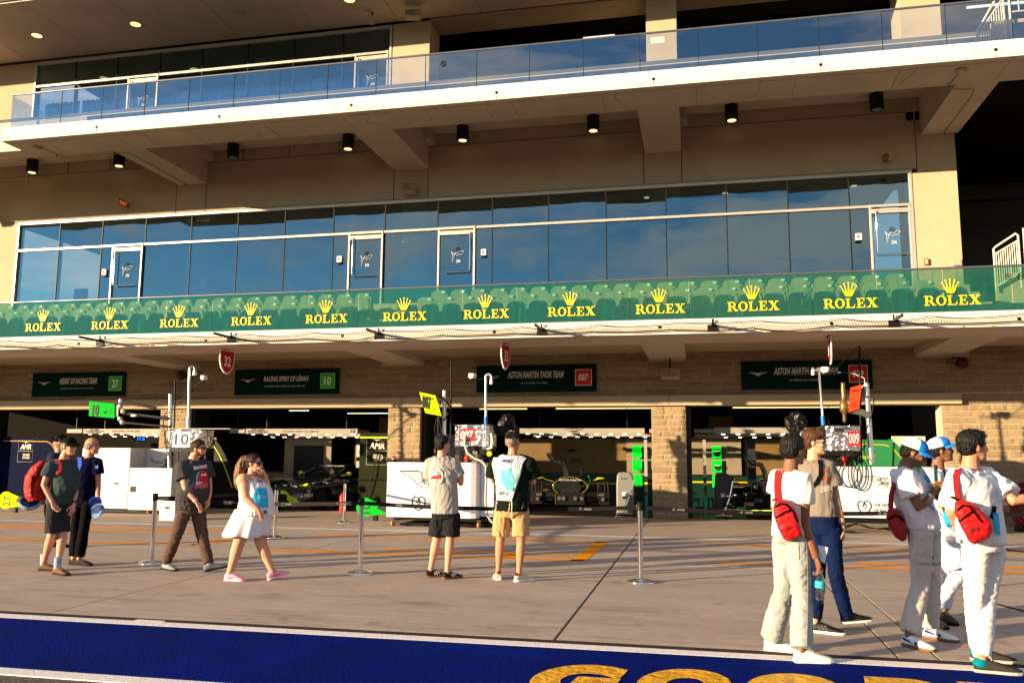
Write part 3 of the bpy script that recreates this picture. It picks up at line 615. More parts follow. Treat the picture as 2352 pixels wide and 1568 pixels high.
for x, z, lb in ((-14.84, 3.86, 'left'), (6.3, 3.87, 'right')):
    t = thing('wall_siren', 'dark round siren on the stone wall at the %s' % ('left, behind the thin mast' if x < 0 else 'right, above the stone corner'), 'siren', (x, 22.4, z))
    M().ell((x, 22.35, z), (.13, .13, .15)).build('dome', mat('dark_red_dome', (.05, .012, .01), .4), t); M().disc((x, 22.46, z+.03), (0, 1, 0), .06, .24).build('bracket', DLB, t)
    M().tube([(x-.05, 22.4, z+.14), (x-.15, 22.5, z+.16), (x-.28, YW-.02, z+.02)], .012, 6).build('cable', BLACK, t)
for px, py, w, h, m, lb in ((2127, 602, .10, .17, mat('rust'), 'small brown box low on the lit column'), (2198, 603, .2, .17, GREYD, 'grey cover plate at the foot of the lit column')):
    c = P(px, py, YW); t = thing('junction_box', lb, 'box', tuple(c)); bx('box', (c.x-w/2, YW-.06, c.z-h/2), (c.x+w/2, YW, c.z+h/2), m, t, .008); bx('cover', (c.x-w/3, YW-.066, c.z-h/3), (c.x+w/3, YW-.06, c.z+h/3), PAINT, t)
for (x, z), nm in zip(((-17.97, 7.13), (-10.13, 7.2), (-5.78, 7.21), (4.15, 7.17)), ('leftmost', 'second', 'third', 'rightmost')):
    t = thing('door_control', 'white control box on the glass beside the %s suite door' % nm, 'control box', (x, YW, z), 'control boxes beside the suite doors')
    bx('case', (x-.075, YW-.03, z-.06), (x+.075, YW+.03, z+.12), mat('white_plastic', (.72, .72, .70), .4), t, .008); bx('label', (x-.07, YW-.032, z-.11), (x+.07, YW, z-.065), BLACK, t); M().disc((x-.02, YW-.031, z+.03), (0, -1, 0), .035, .004, 12).build('badge', mat('red_brown', (.25, .07, .04), .5), t)
# drain outlets on both fascias
for x in (-15.1, -11.57, -8.04, -4.42, -.8, 2.76, 6.2): M().disc((x, 18.404, 9.97), (0, -1, 0), .036, .012, 12).build('drain_outlet', BLACK, PB)
for p in ((180, 789), (472, 782), (786, 771), (1135, 762), (1515, 751), (1910, 743), (2341, 732)): c = P(*p, 17.69); M().disc((c.x, 17.704, c.z), (0, -1, 0), .036, .012, 12).build('drain_outlet', BLACK, PB)
# string of white party bulbs and floor pipe behind the upper glass
SL = thing('string_of_lights', 'string of white bulbs on the floor edge behind the upper glass', 'string lights', (-3, 18.62, 10.2)); n = 0
WP = mat('white_plastic')
pts = [(-8.4+.2*i, 18.58, 10.235+.012*sin(i*1.7)) for i in range(70)]; M().tube(pts, .012, 5).build('cable', mat('pale_cable', (.5, .55, .55), .5), SL)
for i in range(34): M().lathe((-15.5+.69*i if i < 10 else -8.2+.61*(i-10), 18.6, 10.20), [(.02, 0), (.025, .05), (.045, .07), (.045, .11), (.02, .12)], 10).build('bulb', WP, SL)
# netting bundled along the lower fascia
NT = thing('safety_net', 'black safety netting gathered on ropes along the lower white fascia', 'net', (-6, 17.63, 4.2)); NB = mat('black_net', (.015, .012, .012), .8)
def sag(x, per, off, top, amp):
    u = ((x+off) % per)/per; k = int((x+off)//per); return top - amp*(.5+.7*abs(sin(k*2.3)))*4*u*(1-u)
def ztop(x): return sag(x, 1.62, .4, 4.315, .035+.03*abs(sin(x*.45)))
def zbot(x): return sag(x, 1.62, .5, 4.165, .02+.06*max(0, sin(x*.8+.6)))
xs_ = [-23+.09*i for i in range(360)]
M().tube([(x, 17.64, ztop(x)) for x in xs_], .0075, 5).build('rope', NB, NT); M().tube([(x, 17.625, zbot(x)) for x in xs_], .012, 5).build('rope', NB, NT)
m = M()
for i in range(620):
    x = -23+.052*i; a, b = ztop(x), zbot(x+.05); w = .0035
    m.add([(x-w, 17.64, a), (x+w, 17.64, a), (x+.05+w, 17.628, b), (x+.05-w, 17.628, b)], [(0, 1, 2, 3)])
for k in range(3):
    for i in range(359):
        x, x2 = xs_[i], xs_[i+1]; f = .45+.2*k; z1 = ztop(x)*(1-f)+zbot(x)*f; z2 = ztop(x2)*(1-f)+zbot(x2)*f
        m.add([(x, 17.634, z1-.0025), (x2, 17.634, z2-.0025), (x2, 17.634, z2+.0025), (x, 17.634, z1+.0025)], [(0, 1, 2, 3)])
m.build('net_mesh', NB, NT, kind='stuff')
for i, x in enumerate((-13.98, -10.51, -6.89, -3.21, .34, 3.8, 7.4)):
    t = thing('net_bracket', '%s dark steel bracket holding the net on the lower fascia' % ('first', 'second', 'third', 'fourth', 'fifth', 'sixth', 'seventh')[i], 'bracket', (x, 17.7, 4.2), 'net brackets on the lower fascia')
    bx('arm', (x-.02, 16.95, 4.22), (x+.02, 17.69, 4.27), DARKM, t); bx('foot_plate', (x-.10, 17.67, 4.13), (x+.10, 17.697, 4.26), DARKM, t); bx('tip', (x-.015, 17.66, 4.2), (x+.015, 17.69, 4.37), DARKM, t)
# garage number signs
REDS = mat('red_sign', (.42, .012, .02), .45, var=.06); WHT = mat('white_sign', (.78, .76, .74), .5)
for num, x in (('32', -11.15), ('33', -4.22), ('34', 2.72)):
    t = thing('garage_number_sign', 'red shield sign hanging under the lower balcony, %s' % {'32': 'broad in view, number 32 at the left', '33': 'half turned, number 33 in the middle', '34': 'seen nearly edge on at the right'}[num], 'sign', (x, 18.6, 4.09), 'garage number signs')
    prof = [(-.27, .28), (.27, .28), (.27, .0), (.21, -.17), (.10, -.28), (0, -.31), (-.10, -.28), (-.21, -.17), (-.27, 0)]
    o = (x+.012, 18.6, 3.80); a = radians(8 if x < 0 else 3); Yd = Vector((sin(a), cos(a), 0)); 
    if x > 0: Yd = Vector((.06, 1, 0)).normalized()
    m = M(); m.prism(prof, Vector(o)-FX*.012, Yd, FZ, .024); m.build('shield_edge', WHT, t)
    m = M(); q = [(p[0]*.88, p[1]*.88) for p in prof]; m.prism(q, Vector(o)+Yd.cross(FZ)*.013, Yd, FZ, .003); m.prism(q, Vector(o)-Yd.cross(FZ)*.016, Yd, FZ, .003); m.build('shield_face', REDS, t)
    text('lettering', num, Vector(o)+Yd.cross(FZ)*.018+FZ*.0, Yd, FZ, .24, .25, WHT, t, bold=.02)
    if x > 0: text('lettering', num, Vector(o)-Yd.cross(FZ)*.03, -Yd, FZ, .24, .25, WHT, t, bold=.02)
    bx('ceiling_plate', (x-.04, 18.4, 4.07), (x+.04, 18.8, 4.092), REDS, t)
# team banners
def wings(o, s, m, par, X=FX, Z=FZ, th=.002, line=False):
    k = M(); o = Vector(o); X = Vector(X)
    for sg in (-1, 1):
        for i in range(7):
            z = .17-.045*i; xe = 1.0-.12*i-.02*i*i*.3; xi = .30-.02*i
            if xe <= xi+.03: continue
            h = .014 if line else .026
            q = [(sg*xi*s, (z-.03*i)*s), (sg*xe*s, z*s), (sg*(xe-.03)*s, (z-h)*s), (sg*xi*s, (z-.03*i-h)*s)]
            if sg < 0: q = q[::-1]
            k.prism(q, o, X, Z, th+.0002*i)
    b = [(-.30, .10), (.30, .10), (.27, -.06), (-.27, -.06)][::-1]
    if line:
        for p, q in zip(b, b[1:]+b[:1]): k.tube([o+X*p[0]*s+Z*p[1]*s, o+X*q[0]*s+Z*q[1]*s], .008*s, 4)
        for i in range(-5, 6):
            k.tube([o+X*(i*.045*s)-Z*(.08*s), o+X*(i*.075*s)-Z*((.30-.02*abs(i))*s)], .009*s, 4)
        k.tube([o+X*(cx*s)+Z*(cz*s) for cx, cz in ((-1, .18), (-.4, .18), (-.3, .13), (.3, .13), (.4, .18), (1, .18))], .009*s, 4)
        k.tube([o+X*(cx*s)+Z*(cz*s) for cx, cz in ((-1, .18), (-.88, .08), (-.62, -.04), (-.5, -.16), (-.36, -.27), (0, -.34), (.36, -.27), (.5, -.16), (.62, -.04), (.88, .08), (1, .18))], .009*s, 4)
    else:
        k.prism(b[::-1], o, X*s, Z*s, th+.003); k.prism([(-.2, -.08), (.2, -.08), (.1, -.22), (-.1, -.22)][::-1], o, X*s, Z*s, th+.003)
    return k.build('wings_emblem', m, par)
BANN = mat('dark_green_banner', (.0018, .019, .0165), .85, var=.5, vs=.7); GRY = mat('silver_print', (.55, .54, .52), .6)
GRN = mat('bright_green', (.03, .42, .03), .5); RDN = mat('number_red', (.60, .015, .02), .5)
ban = [(-20.2, -16.92, 'HEART OF RACING TEAM', 1.32, '27', GRN, 'Ian JAMES / Zacharie ROBICHON / Mattia DRUDI'), (-13.27, -9.99, 'RACING SPIRIT OF LÉMAN', 1.42, '10', GRN, 'Derek DEBOER / Eduardo BARRICHELLO / Valentin HASSE-CLOT'),
       (-5.93, -2.62, 'ASTON MARTIN THOR TEAM', 1.56, '007', RDN, 'Harry TINCKNELL / Tom GAMBLE'), (1.13, 4.3, 'ASTON MARTIN THOR TEAM', 1.56, '009', RDN, 'Alex RIBERAS / Marco SØRENSEN')]
for x0, x1, s, wd, n, cm, dr in ban:
    t = thing('team_banner', 'dark green banner reading %s, %s' % (s.lower(), {'27': 'green 27 plate, at the far left', '10': 'green 10 plate, left of the middle', '007': 'red plate, left of the beige loudspeaker', '009': 'red plate, partly behind the right masts'}[n]), 'banner', ((x0+x1)/2, YW-.06, 3.65), 'team banners over the garages')
    bx('panel', (x0, YW-.07, 3.29), (x1, YW-.03, 4.02), BANN, t, .004); y = YW-.072; L = x1-x0
    wings((x0+.115*L+.05, y, 3.70), .24, GRY, t); text('team_name', s, (x0+.5*L, y, 3.76), FX, FZ, wd, .19, GRY, t, bold=.035, shear=.25)
    text('driver_names', dr, (x0+.49*L, y, 3.53), FX, FZ, wd*(.9 if len(dr) > 40 else .48), .045, GRY, t, bold=.01)
    c = x0+.895*L; bx('number_border', (c-.225, y-.002, 3.45), (c+.225, y, 3.89), WHT if cm is RDN else mat('pale_green', (.35, .6, .25), .5), t); bx('number_field', (c-.212, y-.004, 3.463), (c+.212, y-.002, 3.877), cm, t)
    text('number', n, (c, y-.004, 3.67), FX, FZ, .27 if len(n) > 2 else .21, .25 if len(n) == 2 else .19, WHT, t, bold=.03, shear=.0 if len(n) == 2 else .2)
# white stair railings at the right edge
for z0, y0, lb in ((4.42, 21.3, 'lower balcony'), (10.2, 19.2, 'upper balcony')):
    t = thing('stair_railing', 'white tubular stair railing at the right end of the %s' % lb, 'railing', (7.2, y0, z0)); RW = mat('white_rail', (.66, .60, .50), .5)
    if z0 < 5: a, b = P(2282, 572, y0), P(2338, 536, y0)
    else: a, b = P(2244, 70, y0), P(2302, -20, y0)
    H = 1.1 if z0 < 5 else 1.1; k = M(); k.tube([(a.x, y0, a.z-1.0), (a.x, y0, a.z), (a.x+.05, y0, a.z+.05), (b.x-.05, y0, b.z), (b.x, y0, b.z-.05), (b.x, y0, b.z-1.3)], .024, 8); k.build('handrail', RW, t)
    k = M(); k.tube([(a.x, y0, a.z-.13), (b.x, y0, b.z-.16)], .018, 6); k.tube([(a.x, y0, a.z-.9), (b.x, y0, b.z-.93)], .03, 6); k.build('rail', RW, t)
    for i in range(1, 11):
        f = i/11; x = a.x+(b.x-a.x)*f; z = a.z-.13+(b.z-a.z-.03)*f; M().tube([(x, y0, z-.78), (x, y0, z)], .012, 6).build('baluster', RW, t)
    k = M(); k.tube([(b.x+.12, y0, b.z-1.3), (b.x+.12, y0, b.z+.1), (b.x+1.4, y0, b.z+.1)], .03, 8); k.tube([(b.x+.12, y0, b.z-.5), (b.x+1.4, y0, b.z-.5)], .02, 6); k.build('landing_rail', RW, t)
    for i in range(5): M().tube([(b.x+.3+i*.2, y0, b.z-.5), (b.x+.3+i*.2, y0, b.z+.1)], .014, 6).build('baluster', RW, t)
    if z0 > 5: bx('stair_wall', (a.x+.35, y0+.1, 10.2), (b.x+1.5, y0+.25, b.z-.62), PAINT, t)
    else: bx('stair_wall', (a.x+.05, y0+.1, 4.42), (b.x+1.5, y0+.25, a.z-.55), PAINT, t)
t = thing('tube_light', 'long lit tube light in the dark stair hall at the right', 'light', (8.5, 26, 10.3)); M().tube([(7.56, 26, 10.31), (10.5, 26, 10.31)], .035).build('tube', TUBEL, t); bx('batten', (7.5, 25.96, 10.35), (10.6, 26.04, 10.4), DARKM, t)
t = thing('tube_light', 'tube light seen through the upper glass at the top right', 'light', (8, 24, 14.0)); c = P(2220, 18, 24.0); M().tube([c, (c.x+3, 24, c.z)], .04).build('tube', TUBEL, t); bx('batten', (c.x, 23.96, c.z+.05), (c.x+3, 24.04, c.z+.1), DARKM, t)
t = thing('tube_light', 'short tube light seen through the middle upper glass', 'light', (-2, 24, 13.0)); c = P(1340, 89, 24.0); c2 = P(1412, 84, 24); M().tube([c, (c2.x, 24, c.z)], .035).build('tube', TUBEL, t); bx('batten', (c.x, 23.97, c.z+.04), (c2.x, 24.03, c.z+.08), DARKM, t)
# ---------------------------------------------------------------- queue posts and belts
BELT = mat('dark_belt', (.006, .004, .005), .7, spec=.15); PWH = mat('belt_print', (.38, .36, .38), .7)
spos = [(-7.83, 11.32, 'left, by the man in brown trousers'), (-4.49, 11.07, 'right of the woman in white'), (-.75, 11.24, 'in the middle of the pavement'), (3.11, 11.7, 'behind the men in white'), (-7.93, 15.23, 'behind the woman in white'), (-8.14, 18.99, 'in front of the dark racing car'), (6.9, 12.1, 'beyond the right edge')]
posts = []
for i, (x, y, d) in enumerate(spos):
    if i == 0:
        t = p0 = thing('queue_post', 'x', 'queue post', (x, y, 0), 'chrome queue posts with belts')
        M().lathe((x, y, 0), [(.175, 0), (.178, .012), (.165, .022), (.10, .038), (.045, .05), (.03, .055)], 32).build('base', STEEL, t)
        M().tube([(x, y, .05), (x, y, .90)], .032, 20).build('post', STEEL, t); M().tube([(x, y, .055), (x, y, .12)], .036, 20).build('collar', STEEL, t)
        M().lathe((x, y, .90), [(.036, 0), (.037, .10), (.03, .105)], 20).build('head', BLACK, t)
    else: t = copy_tree(p0, (x, y, 0))
    t['label'] = 'chrome queue post standing '+d; posts.append(t)
def belt(i, j, lb, z=.935):
    a, b = Vector(spos[i][:2]), Vector(spos[j][:2]); d = (b-a).normalized(); L = (b-a).length
    t = thing('queue_belt', lb, 'belt', (a.x, a.y, z), 'dark belts between the queue posts'); n = Vector((-d.y, d.x)); m = M(); R = []
    for k in range(9):
        f = k/8; p = a+d*(.04+(L-.08)*f); zz = z-.05*4*f*(1-f)*min(L/4, 1); R.append([(p.x, p.y, zz-.026), (p.x, p.y, zz+.026), (p.x+n.x*.003, p.y+n.y*.003, zz+.026), (p.x+n.x*.003, p.y+n.y*.003, zz-.026)])
    m.loft(R, sm=False); m.build('webbing', BELT, t)
    X = Vector((d.x, d.y, 0)); 
    if X.x < 0: X = -X
    NN = X.cross(FZ); s = .45
    while s < L-.3:
        p = a+d*s; f = s/L; zz = z-.05*4*f*(1-f)*min(L/4, 1); o = Vector((p.x, p.y, zz))+NN*.004
        text('print', 'THE HEART\nOF RACING', o+X*.07, X, FZ, .10, .024, PWH, t, th=.001)
        k = M(); k.tube([o-X*.02+q for q in (X*-.012+FZ*.014, X*.012+FZ*.014, X*.012-FZ*.004, -FZ*.016, X*-.012-FZ*.004, X*-.012+FZ*.014)], .002, 4); k.build('print', PWH, t); s += .85
belt(0, 1, 'belt running behind the walkers, from the left post to the next'); belt(1, 2, 'belt running past the two men seen from behind'); belt(2, 3, 'belt crossing in front of the lit stone pillar'); belt(0, 4, 'belt going back from the leftmost post')
belt(4, 5, 'belt between the two far posts before the dark car'); belt(3, 6, 'belt running out of the picture at the right')
# ---------------------------------------------------------------- garage interiors
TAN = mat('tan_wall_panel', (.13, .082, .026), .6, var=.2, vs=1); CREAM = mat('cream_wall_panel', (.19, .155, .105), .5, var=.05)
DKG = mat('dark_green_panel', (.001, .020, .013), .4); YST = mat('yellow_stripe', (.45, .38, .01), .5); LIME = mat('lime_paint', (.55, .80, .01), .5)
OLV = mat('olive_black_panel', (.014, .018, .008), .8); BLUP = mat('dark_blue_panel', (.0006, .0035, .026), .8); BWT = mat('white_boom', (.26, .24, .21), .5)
SCR = mat('green_screen', (.0, .85, .02), .8, emit=.22)
def boom(x0, x1, y, z0, z1, lb, n=9, nm=None, num=None, names=None):
    t = thing('light_gantry', lb, 'gantry', ((x0+x1)/2, y, z0), 'white lit gantries in the garages')
    bx('boom', (x0, y-.04, z0), (x1, y+.04, z1), BWT, t, .006)
    bx('rear_boom', (x0+.2, y+1.0, z0-.06), (x1+.2, y+1.06, z0+.03), BWT, t)
    for xx in (x0+.02, x1-.1): bx('side_boom', (xx, y+.041, z0+.02), (xx+.06, y+.999, z1-.02), BWT, t)
    for r, (yy, zz) in enumerate(((y-.01, z0-.022), (y+1.03, z0-.082))):
        for i in range(n):
            xx = x0+(x1-x0)*(i+.6)/n+r*.1; bx('led', (xx-.05, yy-.02, zz), (xx+.05, yy+.02, zz+.004), LED, t)
    if nm: text('lettering', nm, ((x0+x1)/2, y-.042, (z0+z1)/2), FX, FZ, min(1.15, (x1-x0)*.33), .05, PRD, t, bold=.015)
    if num: text('number', num, (x1-.14, y-.042, (z0+z1)/2), FX, FZ, .14, .095, PRD, t, bold=.02)
    if names: text('driver_names', names, (x0+.40, y-.042, (z0+z1)/2), FX, FZ, .68, z1-z0-.02, PRD, t, bold=.02)
    for xx in (x0+.5, x1-.5): bx('hanger', (xx-.012, y+.3, z1), (xx+.012, y+.32, 3.45), DARKM, t)
    return t
b1 = boom(-19.0, -15.95, 23.6, 2.18, 2.33, 'white gantry lettered the heart of racing behind the two left men', 8, 'THE HEART OF RACING', None, 'IAN JAMES\nZACHARIE ROBICHON\nMATTIA DRUDI')
b2 = boom(-13.36, -9.76, 23.6, 2.18, 2.33, 'white gantry lettered racing spirit of leman with number 10', 9, 'RACING SPIRIT OF LÉMAN', '10', 'DEREK DEBOER\nEDUARDO BARRICHELLO\nVALENTIN HASSE-CLOT')
b3 = boom(-4.9, -1.42, 23.6, 2.20, 2.34, 'white gantry with wings emblem in the garage of the 007 banner', 9)
b4 = boom(.43, 3.9, 23.6, 2.20, 2.36, 'white gantry with wings emblem in the garage right of the lit pillar', 9)
wings((-3.35, 23.555, 2.30), .28, PRD, b3, line=True); wings((2.75, 23.555, 2.32), .28, PRD, b4, line=True)
t = thing('light_gantry', 'short white boom left of the racing spirit gantry', 'gantry', (-13.6, 23.6, 2.2)); bx('boom', (-13.9, 23.56, 2.2), (-13.4, 23.64, 2.32), BWT, t); bx('hanger', (-13.66, 23.59, 2.32), (-13.64, 23.61, 3.45), DARKM, t)
t = thing('light_gantry', 'short white boom left of the heart of racing gantry', 'gantry', (-19.3, 23.6, 2.2)); bx('boom', (-19.6, 23.56, 2.2), (-19.05, 23.64, 2.32), BWT, t); bx('hanger', (-19.3, 23.59, 2.32), (-19.28, 23.61, 3.45), DARKM, t)
for x0, x1, sd_ in ((-1.3, -.95, 'left'), (-.1, .35, 'right')):
    t = thing('light_gantry', 'white boom stub %s of the lit stone pillar' % sd_, 'gantry', (x0, 23.7, 2.2)); bx('boom', (x0, 23.66, 2.22), (x1+.3, 23.74, 2.32), BWT, t); bx('rear_boom', (x0, 24.2, 2.1), (x1+.3, 24.26, 2.2), BWT, t); bx('hanger', (x0+.1, 23.69, 2.32), (x0+.12, 23.71, 3.45), DARKM, t)
# partition walls inside
def wall(name, lb, x0, x1, y, z0, z1, m, th=.06, stripes=(), cat='panel', group=None):
    t = thing(name, lb, cat, ((x0+x1)/2, y, z0), group); bx('panel', (x0, y, z0), (x1, y+th, z1), m, t, .005)
    for a, b, mm in stripes: bx('stripe', (x0, y-.004, a), (x1, y+.0, b), mm, t)
    return t
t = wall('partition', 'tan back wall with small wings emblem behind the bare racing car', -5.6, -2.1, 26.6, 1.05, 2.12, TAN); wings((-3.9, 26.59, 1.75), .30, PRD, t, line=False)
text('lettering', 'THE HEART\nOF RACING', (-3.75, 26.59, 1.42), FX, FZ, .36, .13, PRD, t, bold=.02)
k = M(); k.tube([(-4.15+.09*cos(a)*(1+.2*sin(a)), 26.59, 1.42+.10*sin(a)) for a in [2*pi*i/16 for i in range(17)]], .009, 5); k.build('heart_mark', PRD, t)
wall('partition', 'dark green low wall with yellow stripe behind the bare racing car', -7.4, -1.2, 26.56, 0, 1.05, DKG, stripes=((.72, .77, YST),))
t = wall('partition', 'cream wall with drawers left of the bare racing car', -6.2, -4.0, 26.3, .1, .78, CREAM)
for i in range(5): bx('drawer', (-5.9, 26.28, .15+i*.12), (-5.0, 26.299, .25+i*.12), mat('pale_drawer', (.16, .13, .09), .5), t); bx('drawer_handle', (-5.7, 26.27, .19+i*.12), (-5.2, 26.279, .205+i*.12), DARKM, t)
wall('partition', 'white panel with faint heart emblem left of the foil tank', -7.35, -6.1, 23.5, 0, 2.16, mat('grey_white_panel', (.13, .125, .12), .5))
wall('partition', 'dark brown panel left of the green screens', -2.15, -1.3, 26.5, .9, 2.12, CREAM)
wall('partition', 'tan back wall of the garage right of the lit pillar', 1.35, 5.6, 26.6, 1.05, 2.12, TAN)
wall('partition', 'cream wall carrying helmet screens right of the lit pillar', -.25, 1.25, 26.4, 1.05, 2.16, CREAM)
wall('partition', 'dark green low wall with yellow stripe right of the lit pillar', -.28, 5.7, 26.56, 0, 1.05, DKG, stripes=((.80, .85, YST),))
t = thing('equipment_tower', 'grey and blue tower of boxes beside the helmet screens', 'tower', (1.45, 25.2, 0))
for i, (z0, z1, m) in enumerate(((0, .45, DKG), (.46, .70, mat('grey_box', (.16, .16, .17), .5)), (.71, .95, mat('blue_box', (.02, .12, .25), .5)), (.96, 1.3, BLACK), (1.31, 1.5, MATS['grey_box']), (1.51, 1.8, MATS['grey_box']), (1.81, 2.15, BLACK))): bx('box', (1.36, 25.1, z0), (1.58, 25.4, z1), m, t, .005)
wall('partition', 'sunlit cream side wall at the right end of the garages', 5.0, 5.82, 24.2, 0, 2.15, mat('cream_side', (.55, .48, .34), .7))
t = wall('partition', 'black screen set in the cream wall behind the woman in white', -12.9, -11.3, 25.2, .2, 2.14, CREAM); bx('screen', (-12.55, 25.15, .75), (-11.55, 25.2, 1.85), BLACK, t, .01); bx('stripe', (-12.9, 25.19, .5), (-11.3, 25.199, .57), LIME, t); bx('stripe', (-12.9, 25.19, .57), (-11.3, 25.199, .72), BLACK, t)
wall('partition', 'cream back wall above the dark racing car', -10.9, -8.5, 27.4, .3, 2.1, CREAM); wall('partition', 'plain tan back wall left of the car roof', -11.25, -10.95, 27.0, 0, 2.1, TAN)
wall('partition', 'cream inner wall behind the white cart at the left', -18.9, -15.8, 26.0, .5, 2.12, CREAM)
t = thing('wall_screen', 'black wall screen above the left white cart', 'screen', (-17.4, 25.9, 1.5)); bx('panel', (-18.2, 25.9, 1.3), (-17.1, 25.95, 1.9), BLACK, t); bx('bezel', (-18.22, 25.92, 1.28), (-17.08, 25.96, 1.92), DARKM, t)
t = thing('wall_screen', 'small hanging clock screen with blue digits', 'clock', (-17.6, 24.6, 2.0)); bx('case', (-17.9, 24.6, 1.96), (-17.5, 24.64, 2.12), BLACK, t); text('digits', '11:5', (-17.66, 24.595, 2.04), FX, FZ, .26, .10, mat('blue_digits', (.02, .2, 1), emit=1.5), t)
# brown cupboards over the back
for x in (-11.2, -10.3, -9.5, .35): bx('rear_cabinet', (x, 29, 2.1), (x+.75, 29.3, 2.9), mat('brown_cabinet', (.16, .085, .03), .6), PB)
# curved team panels
def team_panel(lb, x0, x1, y, z1, m, line, logo=None, flip=False, sub=None):
    t = thing('team_display', lb, 'panel', ((x0+x1)/2, y, 0), 'curved team panels in the garages'); n = 12
    poly = [(x0, 0), (x1+1.15, 0)]
    cur = [(x1+1.15-1.15*(i/n)**.8, z1-.02-(z1*.92)*((1-i/n)**1.9)) for i in range(n+1)]
    if logo is not None and flip: poly = [(x0, 0), (x1, 0), (x1, z1), (x0, z1)]
    else: poly = [(x0, 0), (x1+1.15, .04)]+cur[1:]+[(x0, z1)]
    k = M(); k.prism(poly, (0, y+.08, 0), FX, FZ, .08); k.build('board', m, t)
    if not flip: M().tube([(x0+.1, y-.004, z1-.12)]+[(a-.10, y-.004, b-.12) for a, b in cur[::-1]][:-2], .018, 5).build('stripe', line, t)
    else: bx('stripe', (x0, y-.004, z1-.15), (x1, y-.001, z1-.11), line, t)
    if logo is not None:
        cx, cz, s = logo; k = M(); yy = y-.006
        q = [(cx-s, cz-s*1.25), (cx+s, cz-s*1.25), (cx+s, cz+s*1.25), (cx-s, cz+s*1.25), (cx-s, cz-s*1.25)]; k.tube([(a, yy, b) for a, b in q], .006, 4, cap=False); k.tube([(cx-s, yy, cz), (cx+s, yy, cz)], .006, 4); k.build('logo_frame', GRY, t)
        text('lettering', 'AMR', (cx, yy, cz+s*.5), FX, FZ, s*1.5, s*.6, PRINT, t, bold=.02, shear=.2); wings((cx, yy, cz+s*1.02), s*.42, GRY, t)
        text('lettering', sub or 'THE HEART\nOF RACING', (cx+.04, yy, cz-s*.6), FX, FZ, s*1.0, s*.6, PRINT, t, bold=.01)
    return t
team_panel('dark blue team panel with AMR logo at the left edge', -21.7, -19.9, 23.2, 2.06, BLUP, mat('orange_stripe', (.5, .25, .02), .5), (-20.75, 1.62, .27))
team_panel('black curved team panel with lime line behind the man in brown trousers', -14.7, -14.25, 23.15, 2.04, BLACK, LIME)
t = team_panel('olive team panel with AMR logo right of the dark racing car', -9.53, -8.52, 23.2, 2.2, OLV, LIME, (-9.0, 1.68, .31), True, 'RACING\nSPIRIT OF\nLEMAN')
M().tube([(-8.95, 23.15, 1.6), (-9.1, 23.1, 1.0), (-9.28, 23.1, .35)], .015, 6).build('cable', BLACK, t); M().tube([(-9.53, 23.15, .86), (-8.5, 23.15, .9)], .025, 6).build('strap', BLACK, t)
t = team_panel('bright green team panel with wings emblem behind the right cart', 3.9, 4.75, 23.4, 2.05, mat('team_green', (.01, .16, .05), .35, coat=.3), YST, None); wings((4.2, 23.37, 1.6), .26, YST, t)
k = M(); k.prism([(4.75, .9), (4.85, 2.05), (4.75, 2.05)], (0, 23.4, 0), FX, FZ, .05); k.build('edge', MATS['team_green'], t)
# white green and yellow posts
for x, y, lb in ((-1.36, 22.95, 'left'), (.16, 22.95, 'right')):
    t = thing('garage_post', 'white and green square post just %s of the lit stone pillar' % lb, 'post', (x, y, 0), 'striped posts beside the lit pillar')
    for z0, z1, m in ((.0, .55, mat('teal_paint', (.01, .20, .13), .5)), (.551, .85, DKG), (.851, .91, YST), (.911, 1.06, DKG), (1.061, 2.02, BWT)): bx('post', (x-.045, y, z0), (x+.035, y+.08, z1), m, t)
# green screens with helmets
def helm(x, y, z, s, t):
    m = M(); m.ell((x, y, z), (.11*s, .03, .105*s)); m.build('helmet_picture', mat('helmet_dark', (.01, .06, .02), .5), t); M().box((x-.09*s, y-.034, z-.02*s), (x+.09*s, y-.03, z+.03*s)).build('visor', BLACK, t); M().box((x-.07*s, y-.036, z+.045*s), (x+.07*s, y-.02, z+.07*s)).build('marking', mat('helmet_lime', (.2, .8, .1), emit=.4), t)
for i, (x, ys, lb, h) in enumerate(((-1.82, 26.3, 'left', 0), (.53, 26.3, 'right', 1))):
    for j, z in enumerate((1.72, 1.30, .86)):
        t = thing('green_screen', '%s bright green screen %s of the lit pillar' % (('top', 'middle', 'bottom')[j], lb), 'screen', (x, ys, z), 'bright green screens in the garages')
        bx('case', (x-.15, ys, z-.18), (x+.15, ys+.03, z+.18), BLACK, t); bx('display', (x-.14, ys-.003, z-.175), (x+.14, ys-.0, z+.175), SCR, t)
        if h and j < 2: helm(x+.02, ys-.02, z-.03, 1, t)
t = thing('picture_frame', 'silver framed helmet picture above the car roof', 'picture', (-10.2, 24.9, 1.7)); bx('frame', (-10.33, 24.9, 1.5), (-10.05, 24.93, 1.9), mat('silver_frame', (.35, .38, .35), .3), t); helm(-10.15, 24.88, 1.66, .8, t)
t = thing('picture_frame', 'pale green framed sheet under the helmet picture', 'picture', (-10.2, 24.9, 1.3)); bx('frame', (-10.33, 24.9, 1.18), (-10.05, 24.93, 1.38), mat('pale_green_sheet', (.25, .33, .22), .5), t); bx('sheet', (-10.32, 24.895, 1.19), (-10.06, 24.9, 1.37), MATS['pale_green_sheet'], t)
